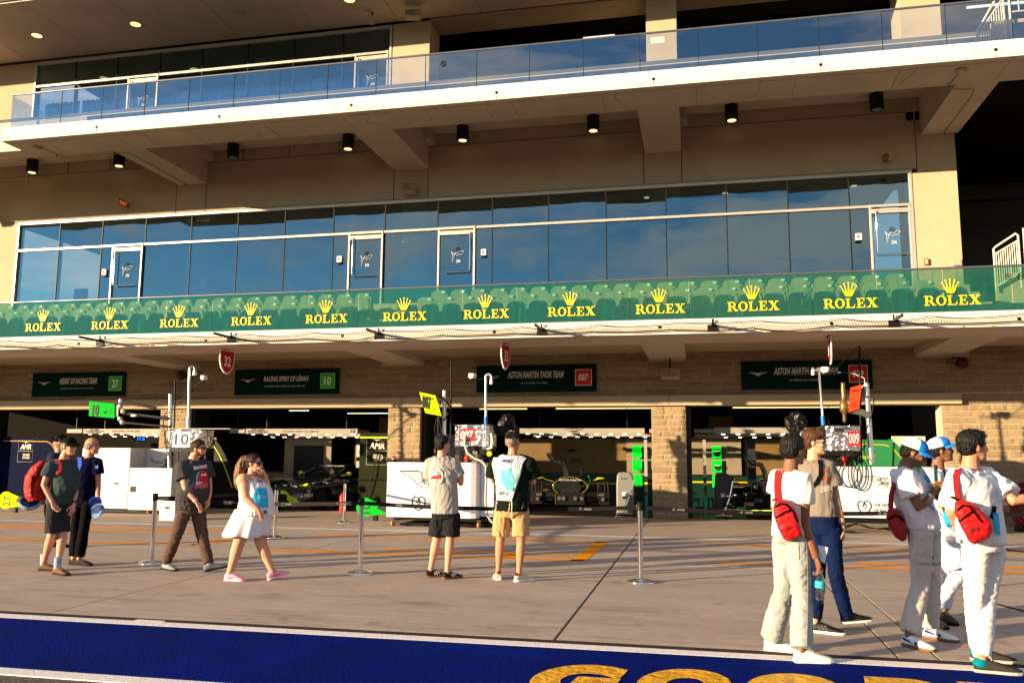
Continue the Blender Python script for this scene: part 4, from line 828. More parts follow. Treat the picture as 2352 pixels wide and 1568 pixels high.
# rows of ceiling tubes in the garages
for i, (x0, x1, y, lb) in enumerate(((-6.6, -5.1, 25.6, 'left half of the 007 garage'), (-4.2, -1.3, 25.6, 'right half of the 007 garage'), (1.0, 4.5, 25.6, 'garage right of the lit pillar'), (-13.2, -12.5, 26, 'racing spirit garage, left'), (-12.0, -10.0, 28, 'racing spirit garage, middle'))):
    t = thing('tube_light', 'thin warm tube light under the ceiling of the '+lb, 'light', (x0, y, 2.98)); M().tube([(x0, y, 3.0), (x1, y, 3.0)], .016).build('tube', mat('amber_tube', (1, .62, .22), emit=.8) if i < 3 else TUBEL, t); bx('batten', (x0, y-.03, 3.02), (x1, y+.03, 3.06), DARKM, t)
    for xx in (x0+.2, x1-.2): bx('hanger', (xx-.01, y-.01, 3.06), (xx+.01, y+.01, 3.45), DARKM, t)
# grey curved blower fans
for x, y, lb, m in ((-1.98, 23.5, 'pale grey blower tower left of the lit stone pillar', mat('grey_casing', (.16, .165, .16), .45)), (.62, 23.5, 'dark grey blower tower right of the lit stone pillar', mat('dark_casing', (.035, .035, .033), .4))):
    t = thing('blower_tower', lb, 'blower', (x, y, 0), 'blower towers in the garages')
    prof = [(-.22, 0), (.22, 0), (.24, .5), (.25, .9), (.22, 1.08), (.12, 1.15), (-.14, 1.15), (-.20, 1.08), (-.22, .8)]
    k = M(); k.prism(prof, (x, y+.35, 0), FX, FZ, .35); k.build('casing', m, t, bevel=.04)
    bx('base', (x-.22, y-.15, 0.02), (x+.22, y+.3, .08), STEEL, t, .01); k = M(); k.lathe((x+.30, y+.1, .18), [(.02, -.02), (.1, -.02), (.1, .02), (.02, .02)], 16, R=Matrix.Rotation(pi/2, 3, 'X')); k.build('wheel', STEEL, t)
    text('lettering', 'BLOWER' if 0 else 'AIR', (x, y-.002, .98), FX, FZ, .2, .05, PRD, t); bx('label', (x-.06, y-.012, .52), (x+.05, y-.001, .62), WHT, t); bx('control', (x-.05, y-.012, .44), (x+.04, y-.001, .51), BLACK, t)
    k = M(); k.tube([(x+.25, y-.1, .95), (x+.15, y-.15, .5), (x-.02, y-.18, .08)], .03, 6); k.ell((x+.12, y-.18, .56), (.10, .07, .05)); k.build('jack_handle', STEEL, t)
# ---------------------------------------------------------------- racing cars
CARP = mat('black_green_car_paint', (.008, .024, .018), .22, coat=.8); CARG = mat('dark_car_glass', (.005, .006, .007), .05, coat=.5); TYRE = mat('tyre_rubber', (.012, .012, .012), .75)
def gt_car(loc, ang):
    t = thing('racing_car', 'black and dark green racing car with lime nose stripes parked nose out in the garage', 'racing car', loc)
    R = Matrix.Rotation(ang, 3, 'Z'); L = Vector(loc)
    def T(p): return L+R@Vector(p)
    # local frame: nose at -Y, x right; stations along Y
    st = [(-2.30, .62, .16, .42), (-2.22, .86, .12, .60), (-2.0, .96, .10, .70), (-1.6, 1.00, .10, .80), (-1.1, 1.0, .10, .86), (-.7, .98, .10, .90), (0, .96, .10, .88), (.8, .98, .10, .92), (1.3, 1.01, .10, .98), (1.8, 1.0, .14, .98), (2.2, .94, .2, .92), (2.35, .86, .28, .84)]
    k = M(); rings = []
    for y, wd, z0, z1 in st:
        h = z1-z0; rings.append([T(p) for p in ((-wd*.9, y, z0), (wd*.9, y, z0), (wd, y, z0+h*.25), (wd*1.0, y, z0+h*.55), (wd*.96, y, z0+h*.82), (wd*.82, y, z1-.01), (wd*.5, y, z1-.03), (wd*.2, y, z1+.015), (-wd*.2, y, z1+.015), (-wd*.5, y, z1-.03), (-wd*.82, y, z1-.01), (-wd*.96, y, z0+h*.82), (-wd, y, z0+h*.55), (-wd, y, z0+h*.25))])
    k.loft(rings); k.build('body', CARP, t, sub=1)
    cab = [(-.75, .72, .88, .05), (-.2, .70, 1.12, .24), (.2, .64, 1.25, .36), (.8, .60, 1.27, .38), (1.3, .58, 1.18, .3), (1.9, .5, .99, .1)]
    k = M(); k.loft([[T(p) for p in ((-wd, y, .82), (wd, y, .82), (wd*.96, y, .84+h*.4), (wd*.8, y, z-.03), (wd*.4, y, z), (-wd*.4, y, z), (-wd*.8, y, z-.03), (-wd*.96, y, .84+h*.4))] for y, wd, z, h in cab]); k.build('cabin_glass', CARG, t, sub=1)
    k = M(); k.loft([[T((x*w_, y, z+.012)) for x in (-1, -.6, -.2, .2, .6, 1)] for y, w_, z in ((.15, .5, 1.22), (.5, .5, 1.265), (.9, .47, 1.265), (1.3, .44, 1.175))], closed=False); k.build('roof', CARP, t)
    for s in (-1, 1):
        k = M(); k.tube([T((s*.74, -.72, .90)), T((s*.62, -.1, 1.18)), T((s*.52, .2, 1.25))], .035, 6); k.build('pillar', CARP, t)
        k = M(); k.ell(T((s*1.02, -.35, 1.0)), (.11, .07, .06), R); k.tube([T((s*.8, -.4, .92)), T((s*.95, -.36, .98))], .015, 5); k.build('mirror', LIME, t)
        k = M(); k.prism([(s*.55, 0), (s*.92, .05), (s*.90, .16), (s*.62, .11)] if s > 0 else [(s*.62, .11), (s*.90, .16), (s*.92, .05), (s*.55, 0)], T((0, -1.98, .60)), R@Vector((1, 0, 0)), R@Vector((0, .55, .83)), .03); k.build('headlight', LIME, t)
        for y in (-1.45, 1.45):
            k = M(); k.lathe(T((s*.86, y, .34)), [(.15, -.15), (.30, -.15), (.34, -.10), (.34, .10), (.30, .15), (.15, .15)], 22, R=R@Matrix.Rotation(pi/2, 3, 'Y')); w_ = k.build('wheel', TYRE, t)
            k = M(); k.lathe(T((s*1.0, y, .34)), [(.02, -.02), (.2, -.01), (.22, .02), (.2, .03)], 16, R=R@Matrix.Rotation(pi/2, 3, 'Y')); k.build('rim', DARKM, w_)
            k = M(); k.lathe(T((s*.93, y, .36)), [(.39, -.09), (.41, -.09), (.41, .08), (.39, .08)], 24, R=R@Matrix.Rotation(pi/2, 3, 'Y')); k.build('wheel_arch', BLACK, t)
        # lime swoosh down the nose
        q = [(s*.30, -2.325, .56), (s*.44, -2.325, .54), (s*.62, -2.30, .40), (s*.80, -2.25, .33), (s*.98, -2.16, .13), (s*.62, -2.31, .12), (s*.66, -2.31, .24), (s*.46, -2.33, .36), (s*.30, -2.34, .46)]
        k = M(); A = [T((p[0], p[1]-.03, p[2])) for p in q]; B_ = [T((p[0], p[1]+.02, p[2])) for p in q]; n = len(q)
        k.add(A+B_, [tuple(range(n)), tuple(range(n, 2*n))[::-1]]+[(i, (i+1) % n, (i+1) % n+n, i+n) for i in range(n)]); k.build('lime_stripe', LIME, t)
    k = M(); k.obox(T((0, -2.36, .33)), (1.1, .02, .24), R); k.build('grille', BLACK, t, .01); k = M(); k.obox(T((-.1, -2.38, .47)), (1.0, .02, .02), R); k.build('grille_bar', STEEL, t)
    k = M(); k.obox(T((0, -2.36, .10)), (1.9, .22, .03), R); k.build('splitter', BLACK, t); k = M(); k.obox(T((0, -2.46, .125)), (1.3, .02, .02), R); k.build('splitter_stripe', LIME, t)
    k = M(); k.obox(T((0, 2.25, 1.22)), (1.8, .32, .03), R); k.obox(T((-.9, 2.25, 1.2)), (.02, .4, .2), R); k.obox(T((.9, 2.25, 1.2)), (.02, .4, .2), R); k.obox(T((-.35, 2.2, 1.05)), (.03, .2, .36), R); k.obox(T((.35, 2.2, 1.05)), (.03, .2, .36), R); k.build('rear_wing', BLACK, t)
    X = R@Vector((1, 0, 0)); U1 = R@Vector((0, .97, .2)).normalized(); U2 = R@Vector((0, .72, .69)).normalized()
    text('lettering', 'fullpath', T((-.35, -1.72, .845)), X, U1, .85, .17, PRINT, t, th=.01, bold=.02, shear=.3); text('lettering', 'VERTICAL', T((-.2, -1.35, .89)), X, U1, .6, .05, YST, t, th=.01)
    text('lettering', 'RACING SPIRIT OF LEMAN', T((0, -.02, 1.21)), X, U2, 1.0, .045, GRY, t, th=.02)
    S = R@Vector((0, 1, 0)); text('lettering', '10', T((1.0, .2, .62)), S, FZ, .3, .3, mat('dull_lime', (.2, .25, .03), .5), t, th=.02); text('lettering', 'xmco', T((.93, -1.95, .42)), S*.95+X*.3, FZ, .3, .09, PRINT, t, th=.08)
    for i in range(2):
        M().tube([T((.1+.35*i, .9, 1.26)), T((.1+.35*i, 1.0, 1.55))], .006, 4).build('aerial', BLACK, t)
    return t
gt_car((-11.15, 25.0, 0), radians(-20))
def bare_car(loc, ang, lb, full=False):
    t = thing('racing_car', lb, 'racing car', loc); R = Matrix.Rotation(ang, 3, 'Z'); L = Vector(loc)
    def T(p): return L+R@Vector(p)
    GB = mat('glossy_black_body', (.006, .008, .008), .08, coat=1)
    k = M(); st = [(-.5, .30, .45, .95), (-.35, .46, .38, 1.0), (0, .52, .3, 1.04), (.5, .5, .28, 1.06), (1.2, .44, .28, .98), (2.2, .25, .3, .8), (2.8, .1, .35, .6)]
    k.loft([[T((wd*cos(a), y, (z0+z1)/2+(z1-z0)/2*sin(a)*(1 if sin(a) < 0 else 1))) for a in [2*pi*j/20 for j in range(20)]] for y, wd, z0, z1 in st]); k.build('cockpit', GB, t)
    k = M(); q = [T((.44*cos(a)*(1+.12*cos(2*a)), -.53-.02*cos(a), .72+.27*sin(a))) for a in [2*pi*j/28 for j in range(29)]]; k.tube(q, .016, 6, cap=False); k.build('windscreen_rim', mat('gold_trim', (.45, .33, .08), .15, .8), t)
    for s in (-1, 1):
        k = M(); k.loft([[T((s*(.62+.38*cos(a)*q1), y, .42+.26*sin(a)*q1)) for a in [2*pi*j/12 for j in range(12)]] for y, q1 in ((.2, .5), (.5, .95), (1.2, 1), (2.2, .9), (2.9, .4))]); k.build('side_pod', GB, t)
        k = M()
        for a, b in (((.45, -.5, .55), (.98, -.45, .58)), ((.45, -.3, .38), (.98, -.4, .36)), ((.5, -.1, .6), (.95, -.3, .8)), ((.98, -.45, .3), (.98, -.45, .86)), ((.8, -.48, .86), (1.06, -.48, .86)), ((.8, -.48, .86), (.78, -.45, .4)), ((1.06, -.48, .86), (1.1, -.5, .3))): k.tube([T((s*a[0], a[1], a[2])), T((s*b[0], b[1], b[2]))], .022, 6)
        k.obox(T((s*.95, -.4, .4)), (.3, .25, .34), R); k.build('suspension', BLACK, t)
        k = M(); k.disc(T((s*.92, -.56, .38)), R@Vector((0, -1, 0)), .05, .04); k.obox(T((s*.88, -.54, .5)), (.16, .04, .06), R); k.build('damper', mat('dull_metal', (.14, .13, .12), .4, .6), t)
        k = M(); k.ell(T((s*.86, -.2, .95)), (.13, .05, .03), R); k.tube([T((s*.5, -.1, .85)), T((s*.8, -.18, .93))], .012, 5); k.build('mirror', YST, t)
        k = M(); k.lathe(T((s*.92, 2.2, .36)), [(.18, -.15), (.32, -.15), (.36, -.1), (.36, .1), (.32, .15), (.18, .15)], 20, R=R@Matrix.Rotation(pi/2, 3, 'Y')); k.build('wheel', TYRE, t)
    k = M(); k.obox(T((0, -.55, .38)), (.85, .16, .34), R); k.build('bulkhead', BLACK, t, .02)
    for x in (-.3, -.18, .15, .33):
        k = M(); k.disc(T((x, -.63, .40)), R@Vector((0, -1, 0)), .055, .05, 14); k.build('cap', MATS['dull_metal'], t)
    k = M(); k.tube([T((-.12, -.2, 1.0)), T((-.14, -.2, 1.18)), T((-.22, -.22, 1.36)), T((-.45, -.25, 1.42)), T((-.60, -.25, 1.55)), T((-.62, -.25, 1.66))], [.07, .07, .07, .065, .06, .08], 10); k.build('cooling_duct', GB, t)
    k = M(); k.tube([T((.3, .2, 1.03)), T((.3, .2, 1.14))], .02, 6); k.obox(T((.3, .2, 1.17)), (.16, .06, .05), R); k.build('roof_camera', BLACK, t)
    X = R@Vector((1, 0, 0)); text('lettering', 'ASTON MARTIN', T((0, -.56, .905)), X, FZ, .62, .05, GRY, t, th=.02)
    k = M(); k.tube([T((.5, -.45, .72)), T((.56, -.1, .86)), T((.5, .5, 1.0))], .02, 5); k.build('green_stripe', GRN, t)
    if full:
        k = M(); k.loft([[T((.35+.55*u, y, z)) for u in (0, .33, .66, 1)] for y, z in ((-2.2, .3), (-1.8, .55), (-1.3, .72), (-.8, .74), (-.4, .6))], closed=False); k.build('front_fender', GB, t)
        k = M(); k.loft([[T((-.35-.55*u, y, z)) for u in (0, .33, .66, 1)] for y, z in ((-2.2, .3), (-1.8, .58), (-1.3, .78), (-.8, .8), (-.4, .6))], closed=False); k.build('front_fender', GB, t)
        k = M(); k.obox(T((0, -2.0, .14)), (1.7, .4, .04), R); k.build('splitter', GB, t); k = M(); k.obox(T((-.62, -.6, .84)), (.34, .05, .05), R); k.build('red_light', mat('car_red', (.7, .02, .02), .3), t)
        M().tube([T((-.9, -2.1, .22)), T((-.2, -2.25, .22)), T((.5, -2.2, .24))], .012, 5).build('lime_line', LIME, t); k = M(); k.obox(T((-.35, -1.7, .35)), (.35, .03, .09), R); k.build('sponsor_plate', mat('pink_plate', (.5, .25, .22), .5), t)
    return t
bare_car((-3.62, 24.7, 0), radians(6), 'glossy black racing car without nose, front workings bare, in the 007 garage')
bare_car((1.98, 25.2, 0), radians(-14), 'dark green racing car with red lamp behind the man with red bag', True)
# ---------------------------------------------------------------- pit carts and their gear
CARTW = mat('white_gloss_panel', (.60, .60, .63), .25, var=.02, coat=.3); FOIL = bpy.data.materials.new('crumpled_foil'); FOIL.use_nodes = True
_N, _L = FOIL.node_tree.nodes, FOIL.node_tree.links; _p = _N['Principled BSDF']; _p.inputs['Metallic'].default_value = 1; _p.inputs['Roughness'].default_value = .14; _p.inputs['Base Color'].default_value = (.8, .78, .75, 1)
_c = _N.new('ShaderNodeTexCoord'); _v = _N.new('ShaderNodeTexVoronoi'); _v.inputs['Scale'].default_value = 7; _v.feature = 'F1'; _n2 = _N.new('ShaderNodeTexNoise'); _n2.inputs['Scale'].default_value = 5; _n2.inputs['Distortion'].default_value = 2.5
_L.new(_c.outputs['Object'], _n2.inputs[0]); _L.new(_c.outputs['Object'], _v.inputs[0]); _a = _N.new('ShaderNodeMath'); _a.operation = 'ADD'; _L.new(_v.outputs[0], _a.inputs[0]); _L.new(_n2.outputs[0], _a.inputs[1])
_b = _N.new('ShaderNodeBump'); _b.inputs['Strength'].default_value = 1; _b.inputs['Distance'].default_value = .06; _L.new(_a.outputs[0], _b.inputs['Height']); _L.new(_b.outputs[0], _p.inputs['Normal'])
PIPE = mat('galvanised_pipe', (.55, .58, .62), .35, .8); BLUC = mat('blue_collar', (.01, .13, .42), .4); MAST = mat('silver_mast', (.6, .6, .6), .3, .9); HOSE = mat('grey_hose', (.34, .34, .32), .35); FB = mat('flat_black_print', (.012, .012, .014), .6)
ORW = mat('orange_wheel', (.5, .22, .06), .5); REDP = mat('red_plastic', (.65, .02, .02), .4)
def castor(x, y, par):
    k = M(); k.lathe((x, y, .065), [(.02, -.02), (.06, -.02), (.065, 0), (.06, .02), (.02, .02)], 16, R=Matrix.Rotation(pi/2, 3, 'Y')@Matrix.Rotation(.3, 3, 'X')); w_ = k.build('castor', ORW, par)
    k = M(); k.box((x-.035, y-.03, .06), (x-.026, y+.03, .16)); k.box((x+.026, y-.03, .06), (x+.035, y+.03, .16)); k.box((x-.045, y-.045, .155), (x+.045, y+.045, .168)); k.build('castor_fork', STEEL, w_)
def heart_logo(o, s, par, txt=True):
    o = Vector(o); pts = [(0, -.52), (-.28, -.38), (-.50, -.05), (-.50, .28), (-.28, .50), (-.05, .40), (.14, .08), (.02, -.10), (-.14, .05), (.02, .38), (.24, .50), (.48, .30), (.50, -.02), (.30, -.36), (0, -.52)]
    M().tube([o+FX*(p[0]*s)+FZ*(p[1]*s) for p in pts], .022*s*1.6, 6).build('heart_emblem', FB, par)
    if txt:
        text('lettering', 'THE HEART', o+FX*(1.45*s)+FZ*(.18*s), FX, FZ, 1.5*s, .24*s, FB, par, bold=.004); text('lettering', 'OF RACING', o+FX*(1.45*s)-FZ*(.26*s), FX, FZ, 1.5*s, .24*s, FB, par, bold=.004)
def gooseneck(base, top, par, name='overflow_pipe', r=.026, hook=.13):
    b, t_ = Vector(base), Vector(top); k = M(); pts = [b, t_-FZ*.1]+[t_+Vector((hook/2-hook/2*cos(a), 0, hook*.5*sin(a)-.1+.0)) for a in [pi*i/8 for i in range(1, 9)]]+[t_+Vector((hook, 0, -.17))]
    k.tube(pts, r, 10); k.build(name, PIPE, par); M().tube([t_+Vector((hook, 0, -.26)), t_+Vector((hook, 0, -.16))], r*1.45, 12).build('nozzle', WHT, par)
def number_plate(s, o, w, h, fg, bgm, par, y, bold=.03, shear=0.0):
    bx('number_plate', (o[0]-w/2, y-.006, o[1]-h/2), (o[0]+w/2, y, o[1]+h/2), bgm, par); text('number', s, (o[0], y-.006, o[1]), FX, FZ, w*.82, h*.72, fg, par, bold=bold, shear=shear)
def dome_cam(c, par, s=1.0):
    k = M(); k.lathe(Vector(c)+Vector((0, 0, -.05*s)), [(.035*s, -.02*s), (.05*s, 0), (.085*s, .03*s), (.09*s, .09*s), (.08*s, .11*s)], 18); d = k.build('camera_dome', WHT, par); M().ell(Vector(c)+Vector((0, -.02, -.06*s)), (.04*s, .04*s, .04*s)).build('camera_eye', BLACK, d)
# --- centre cart
c2 = thing('pit_cart', 'white pit cart with wings and heart emblems behind the man in the grey shirt', 'cart', (-5.7, 18.9, 0))
k = M(); pr = [(-6.88, 18.4), (-4.92, 18.4), (-4.80, 18.45), (-4.76, 18.56), (-4.76, 19.7), (-6.88, 19.7)]
k.prism(pr, (0, 0, .2), FX, (0, 1, 0), 1.22); k.build('body', CARTW, c2, bevel=.02)
bx('side_body', (-4.759, 18.6, .24), (-4.44, 19.6, 1.38), CARTW, c2, .02)
for x, y in ((-6.75, 18.5), (-4.75, 18.5), (-6.5, 19.5), (-4.6, 19.5)): castor(x, y, c2)
bx('chassis', (-6.8, 18.6, .13), (-4.6, 19.6, .198), BLACK, c2)
wings((-5.85, 18.394, 1.10), .72, FB, c2, line=True); bx('rule', (-6.35, 18.394, .83), (-5.0, 18.399, .836), FB, c2); heart_logo((-6.12, 18.392, .52), .30, c2)
t = thing('beacon', 'red beacon on the corner of the centre white cart', 'beacon', (-6.80, 18.6, 1.42)); M().lathe((-6.80, 18.6, 1.42), [(.055, 0), (.055, .07)], 14).build('base', BLACK, t); M().lathe((-6.80, 18.6, 1.49), [(.05, 0), (.05, .03), (.03, .06), (.01, .07)], 14).build('lens', REDP, t); M().lathe((-6.80, 18.6, 1.485), [(.052, 0), (.052, .015)], 14).build('ring', WHT, t)
def foil_tank(lb, cx, y, z0, z1, r, flat=None):
    t = thing('fuel_tank', lb, 'tank', (cx, y, z0)); n = 22; k = M(); w_ = flat or r
    ring = [(cx+(w_ if cos(a) > 0 else -w_)*abs(cos(a))**.45, y+r*math.copysign(abs(sin(a))**.6, sin(a))) for a in [2*pi*j/n for j in range(n)]]
    k.loft([[(a, b, z) for a, b in ring] for z in (z0, z1)], sm=False); k.build('foil_wrap', FOIL, t, bevel=.02)
    bx('lid', (cx-w_*.97, y-r*.9, z1), (cx+w_*.97, y+r*.9, z1+.02), DARKM, t, .006); bx('frame', (cx-w_*.9, y-r*.7, z0-.10), (cx+w_*.9, y+r*.7, z0-.005), BLACK, t)
    for sx in (-.8, .8): bx('leg', (cx+sx*w_-.02, y-.02, 1.43), (cx+sx*w_+.02, y+.02, z0-.1), BLACK, t)
    return t
t = foil_tank('foil wrapped tank with red 007 plate above the centre cart', -4.91, 18.75, 1.78, 2.25, .36, .45); T2 = t
number_plate('007', (-5.02, 2.03), .36, .27, WHT, RDN, t, 18.385, shear=.15)
gooseneck((-4.60, 18.45, 2.26), (-4.62, 18.45, 3.42), t); M().tube([(-4.60, 18.45, 2.26), (-4.61, 18.45, 2.44)], .042, 12).build('blue_collar', BLUC, t)
for dx in (0, .05): M().tube([(-4.64+dx, 18.36, 2.27), (-4.64+dx, 18.36, 1.72)], .012, 8).build('steel_tube', STEEL, t)
M().tube([P(1128, 995, 18.4), P(1131, 1012, 18.4), P(1129, 1028, 18.4), P(1118, 1031, 18.4)], .03, 10).build('elbow_pipe', WHT, t)
k = M(); k.tube([P(*p, 18.33) for p in ((1068, 1000), (1068, 1022), (1074, 1040), (1090, 1052), (1106, 1058), (1117, 1070))], .032, 10); k.tube([P(*p, 18.33) for p in ((1116, 1068), (1117, 1100), (1115, 1150), (1118, 1180), (1128, 1196), (1137, 1203))], .028, 10); k.build('clear_hose', HOSE, t)
k = M(); k.disc((-4.5, 18.4, 1.62), (0, -1, 0), .06, .05); k.build('yellow_valve', YST, t); k = M(); k.ell((-5.02, 18.4, 1.52), (.06, .05, .05)); k.tube([(-5.02, 18.4, 1.42), (-5.02, 18.4, 1.56)], .018); k.build('red_valve', REDP, t)
random.seed(5)
def clutter(lb, x0, x1, y0, y1, z0, n):
    t = thing('pump_gear', lb, 'equipment', ((x0+x1)/2, y0, z0))
    for i in range(n):
        x, y, z = random.uniform(x0, x1), random.uniform(y0, y1), z0+random.uniform(0, .22)
        bx('fitting', (x-.05, y-.04, z), (x+random.uniform(.03, .1), y+.05, z+random.uniform(.04, .16)), random.choice((BLACK, BLACK, DARKM, MATS['dull_metal'])), t, .006)
    for i in range(6):
        a = Vector((random.uniform(x0, x1), y0, z0+random.uniform(.05, .3))); b = Vector((random.uniform(x0, x1), y0, z0+random.uniform(.05, .3))); M().tube([a, (a+b)/2+Vector((0, -.04, -.08)), b], .009, 6).build('hose', BLACK, t)
clutter('black pump gear under the 007 foil tank', -5.35, -4.5, 18.45, 18.9, 1.43, 22)
t = thing('cable_pile', 'dark cables and trolley base on the ground under the centre cart', 'cables', (-5.7, 18.8, .0)); k = M()
for i in range(5): k.tube([(-6.6+.25*j, 18.55+.08*i+.05*sin(j*1.9+i), .035+.02*(j % 2)) for j in range(9)], .02, 6)
k.build('cable', BLACK, t); bx('tray', (-6.55, 18.62, .01), (-4.5, 19.4, .07), BLACK, t, .01)
t = thing('covered_device', 'device under a black crumpled cover right of the 007 tank', 'covered device', (-4.1, 18.9, 1.9)); k = M()
def cover(pts, y, th=.22):
    A_ = [P(a, b, y) for a, b in pts]; C = sum(A_, Vector())/len(A_); k = M(); rings = []; B2 = []
    for i in range(len(A_)): a, b = A_[i], A_[(i+1) % len(A_)]; B2 += [a, a.lerp(b, .5)+(a-C)*.02]
    for f, o in ((.25, -.55), (.62, -.5), (.88, -.3), (1.0, 0), (.9, .3), (.5, .5)):
        rings.append([C+(q-C)*f*(1+random.uniform(-.07, .07))+Vector((0, o*th+random.uniform(-.03, .03), 0)) for q in B2])
    return k.loft(rings, sm=False)
GBG = mat('black_cover_cloth', (.004, .004, .0045), .4, bump=.8, bs=9)
cover([(862+a*.25, 784+b*.25) for a, b in ((1120, 860), (1108, 800), (1140, 720), (1178, 668), (1225, 655), (1272, 670), (1290, 740), (1312, 800), (1300, 850), (1240, 838), (1180, 862))], 18.9).build('cover', GBG, t); M().tube([(-4.12, 18.9, 1.43), (-4.12, 18.9, 2.05)], .03).build('stand', BLACK, t)
# centre boom with 007 board
def V2(pts, y): return [P(a, b, y) for a, b in pts]
t = thing('equipment_mast', 'silver mast with black mast and camera dome carrying the lime 007 board', 'mast', (-5.65, 18.7, 1.42)); yy = 18.7
M().tube(V2([(1021, 1065), (1021, 897)], yy), .045, 14).build('silver_mast', MAST, t); M().tube(V2([(1034, 1065), (1036, 925), (1036, 828)], yy), .018, 8).build('black_mast', BLACK, t)
k = M(); k.tube(V2([(1036, 878), (1098, 871), (1142, 868)], yy), .012, 6); k.tube(V2([(1037, 833), (1084, 866)], yy), .008, 5); k.build('boom_arm', BLACK, t); dome_cam(P(1085, 864, yy), t, 1.05)
k = M(); k.tube(V2([(1009, 910), (1024, 920), (1035, 938)], yy-.1), .03, 8); k.tube(V2([(1006, 950), (1020, 965), (1030, 948)], yy-.1), .022, 8); k.tube(V2([(1007, 957), (1007, 1000), (1022, 1010)], yy-.1), .03, 8); k.build('hinge_arm', BLACK, t)
for i, pts in enumerate((((1004, 960), (998, 985), (1000, 1003), (1010, 1003), (1016, 985)), ((1010, 1000), (1018, 1020), (1032, 1025), (1040, 1040)), ((1030, 1000), (1036, 1022), (1050, 1032)), ((1012, 920), (1007, 955), (1014, 990)))): M().tube(V2(pts, yy-.12), .011, 6).build('cable', BLACK, t)
def board(lb, q, y, m, items, tk=.03):
    t = thing('sign_board', lb, 'sign board', tuple(P(*q[0], y)))
    A = V2(q, y); k = M(); n = len(A); B_ = [p+Vector((0, tk, 0)) for p in A]; k.add(A+B_, [tuple(range(n))[::-1], tuple(range(n, 2*n))]+[(i, (i+1) % n, (i+1) % n+n, i+n) for i in range(n)][::1]); k.build('panel', m, t)
    return t
LIMEB = mat('fluorescent_lime', (.40, .62, .0), .8, emit=.0); GRB = mat('fluorescent_green', (.0, .36, .02), .8)
t = board('lime green slanted board with 007', [(963, 900), (1000, 908), (1014, 955), (977, 948)][::-1], 18.5, LIMEB, None)
text('number', '007', P(979, 924, 18.49), (P(990, 927, 18.49)-P(968, 921, 18.49)).normalized(), FZ, .20, .30, FB, t, bold=.04, shear=-.2); wings(P(991, 915, 18.485), .085, FB, t); text('lettering', 'THE HEART\nOF RACING', P(997, 941, 18.485), FX, FZ, .10, .07, FB, t)
# --- left cart
c1 = thing('pit_cart', 'large white pit cart behind the two older men at the left', 'cart', (-14.8, 20.3, 0))
bx('tall_body', (-16.2, 20.1, .12), (-14.72, 21.6, 1.72), CARTW, c1, .03); bx('rear_body', (-14.719, 20.75, .12), (-13.95, 21.6, 1.70), CARTW, c1, .02); bx('low_body', (-14.715, 20.1, .10), (-13.45, 20.745, 1.20), CARTW, c1, .03)
bx('seam', (-15.95, 20.094, 1.56), (-14.85, 20.1, 1.572), FB, c1); bx('seam', (-15.95, 20.095, .72), (-14.95, 20.1, .727), GREYD, c1); bx('latch', (-15.15, 20.09, .76), (-15.02, 20.1, .80), FB, c1); bx('vent', (-14.66, 20.09, .56), (-14.48, 20.1, .72), FB, c1); bx('vent_rim', (-14.69, 20.092, .51), (-14.44, 20.099, .74), WHT, c1)
bx('chassis', (-16.0, 20.3, .03), (-13.6, 21.4, .118), BLACK, c1)
for x in (-15.9, -14.2): castor(x, 20.3, c1)
t = thing('small_bin', 'small white box with logo at the foot of the left cart', 'box', (-12.4, 18.6, 0)); bx('case', (-12.6, 18.4, .0), (-12.18, 18.75, .46), CARTW, t, .012); text('lettering', 'AMR', (-12.4, 18.395, .30), FX, FZ, .15, .06, FB, t, bold=.02, shear=.2)
m1 = thing('equipment_mast', 'silver and black masts with three black jib tubes beside the number 10 tank', 'mast', (-13.05, 19.3, 1.2)); yy = 19.3
M().tube(V2([(389, 1074), (392, 905)], yy), .05, 14).build('silver_mast', MAST, m1); M().tube(V2([(395, 1070), (401, 960), (402, 875)], yy), .022, 8).build('black_mast', BLACK, m1)
k = M(); k.tube(V2([(402, 934), (467, 872)], yy), .018, 6); k.tube(V2([(402, 876), (460, 869)], yy), .012, 6); k.tube(V2([(475, 866), (512, 867)], yy), .014, 6); k.build('camera_arm', BLACK, m1); dome_cam(P(469, 868, yy), m1, 1.05)
k = M(); k.tube(V2([(286, 922), (358, 937)], yy-.1), .035, 8); k.tube(V2([(284, 948), (388, 961)], yy-.05), .045, 8); k.tube(V2([(285, 970), (392, 980)], yy-.1), .032, 8); k.build('jib_tube', BLACK, m1)
for p in ((278, 921), (276, 933), (283, 945), (276, 962), (281, 970)): M().lathe(P(*p, yy-.1)-FZ*.05, [(.05, 0), (.06, .02), (.06, .09), (.05, .11)], 12).build('silver_joint', MAST, m1)
M().ell(P(308, 954, yy-.1), (.10, .05, .035)).build('white_lamp', WHT, m1); M().tube(V2([(394, 905), (300, 940)], yy), .004, 4).build('stay_wire', BLACK, m1)
for pts in (((385, 945), (377, 955), (375, 975), (378, 1000), (385, 1030)), ((392, 975), (380, 990), (379, 1020), (390, 1050)), ((398, 1000), (384, 1010), (383, 1040), (396, 1060), (404, 1072))): M().tube(V2(pts, yy-.08), .012, 6).build('cable', BLACK, m1)
M().tube(V2([(376, 955), (381, 946), (388, 945), (391, 952)], yy-.09), .008, 5).build('cable', mat('orange_cable', (.5, .12, .02), .5), m1)
k = M(); k.tube(V2([(347, 1053), (352, 1060), (372, 1062), (378, 1056)], 20.0), .02, 6); k.ell(P(382, 1062, 20.0), (.09, .07, .10)); k.build('steering_grip', BLACK, m1); bx('grip_base', tuple(P(332, 1074, 20.2)), tuple(P(384, 1071, 20.5)), BLACK, m1)
t = board('bright green board with 10 on the left jib', [(205, 921), (263, 927), (263, 960), (204, 955)][::-1], 19.2, GRB, None)
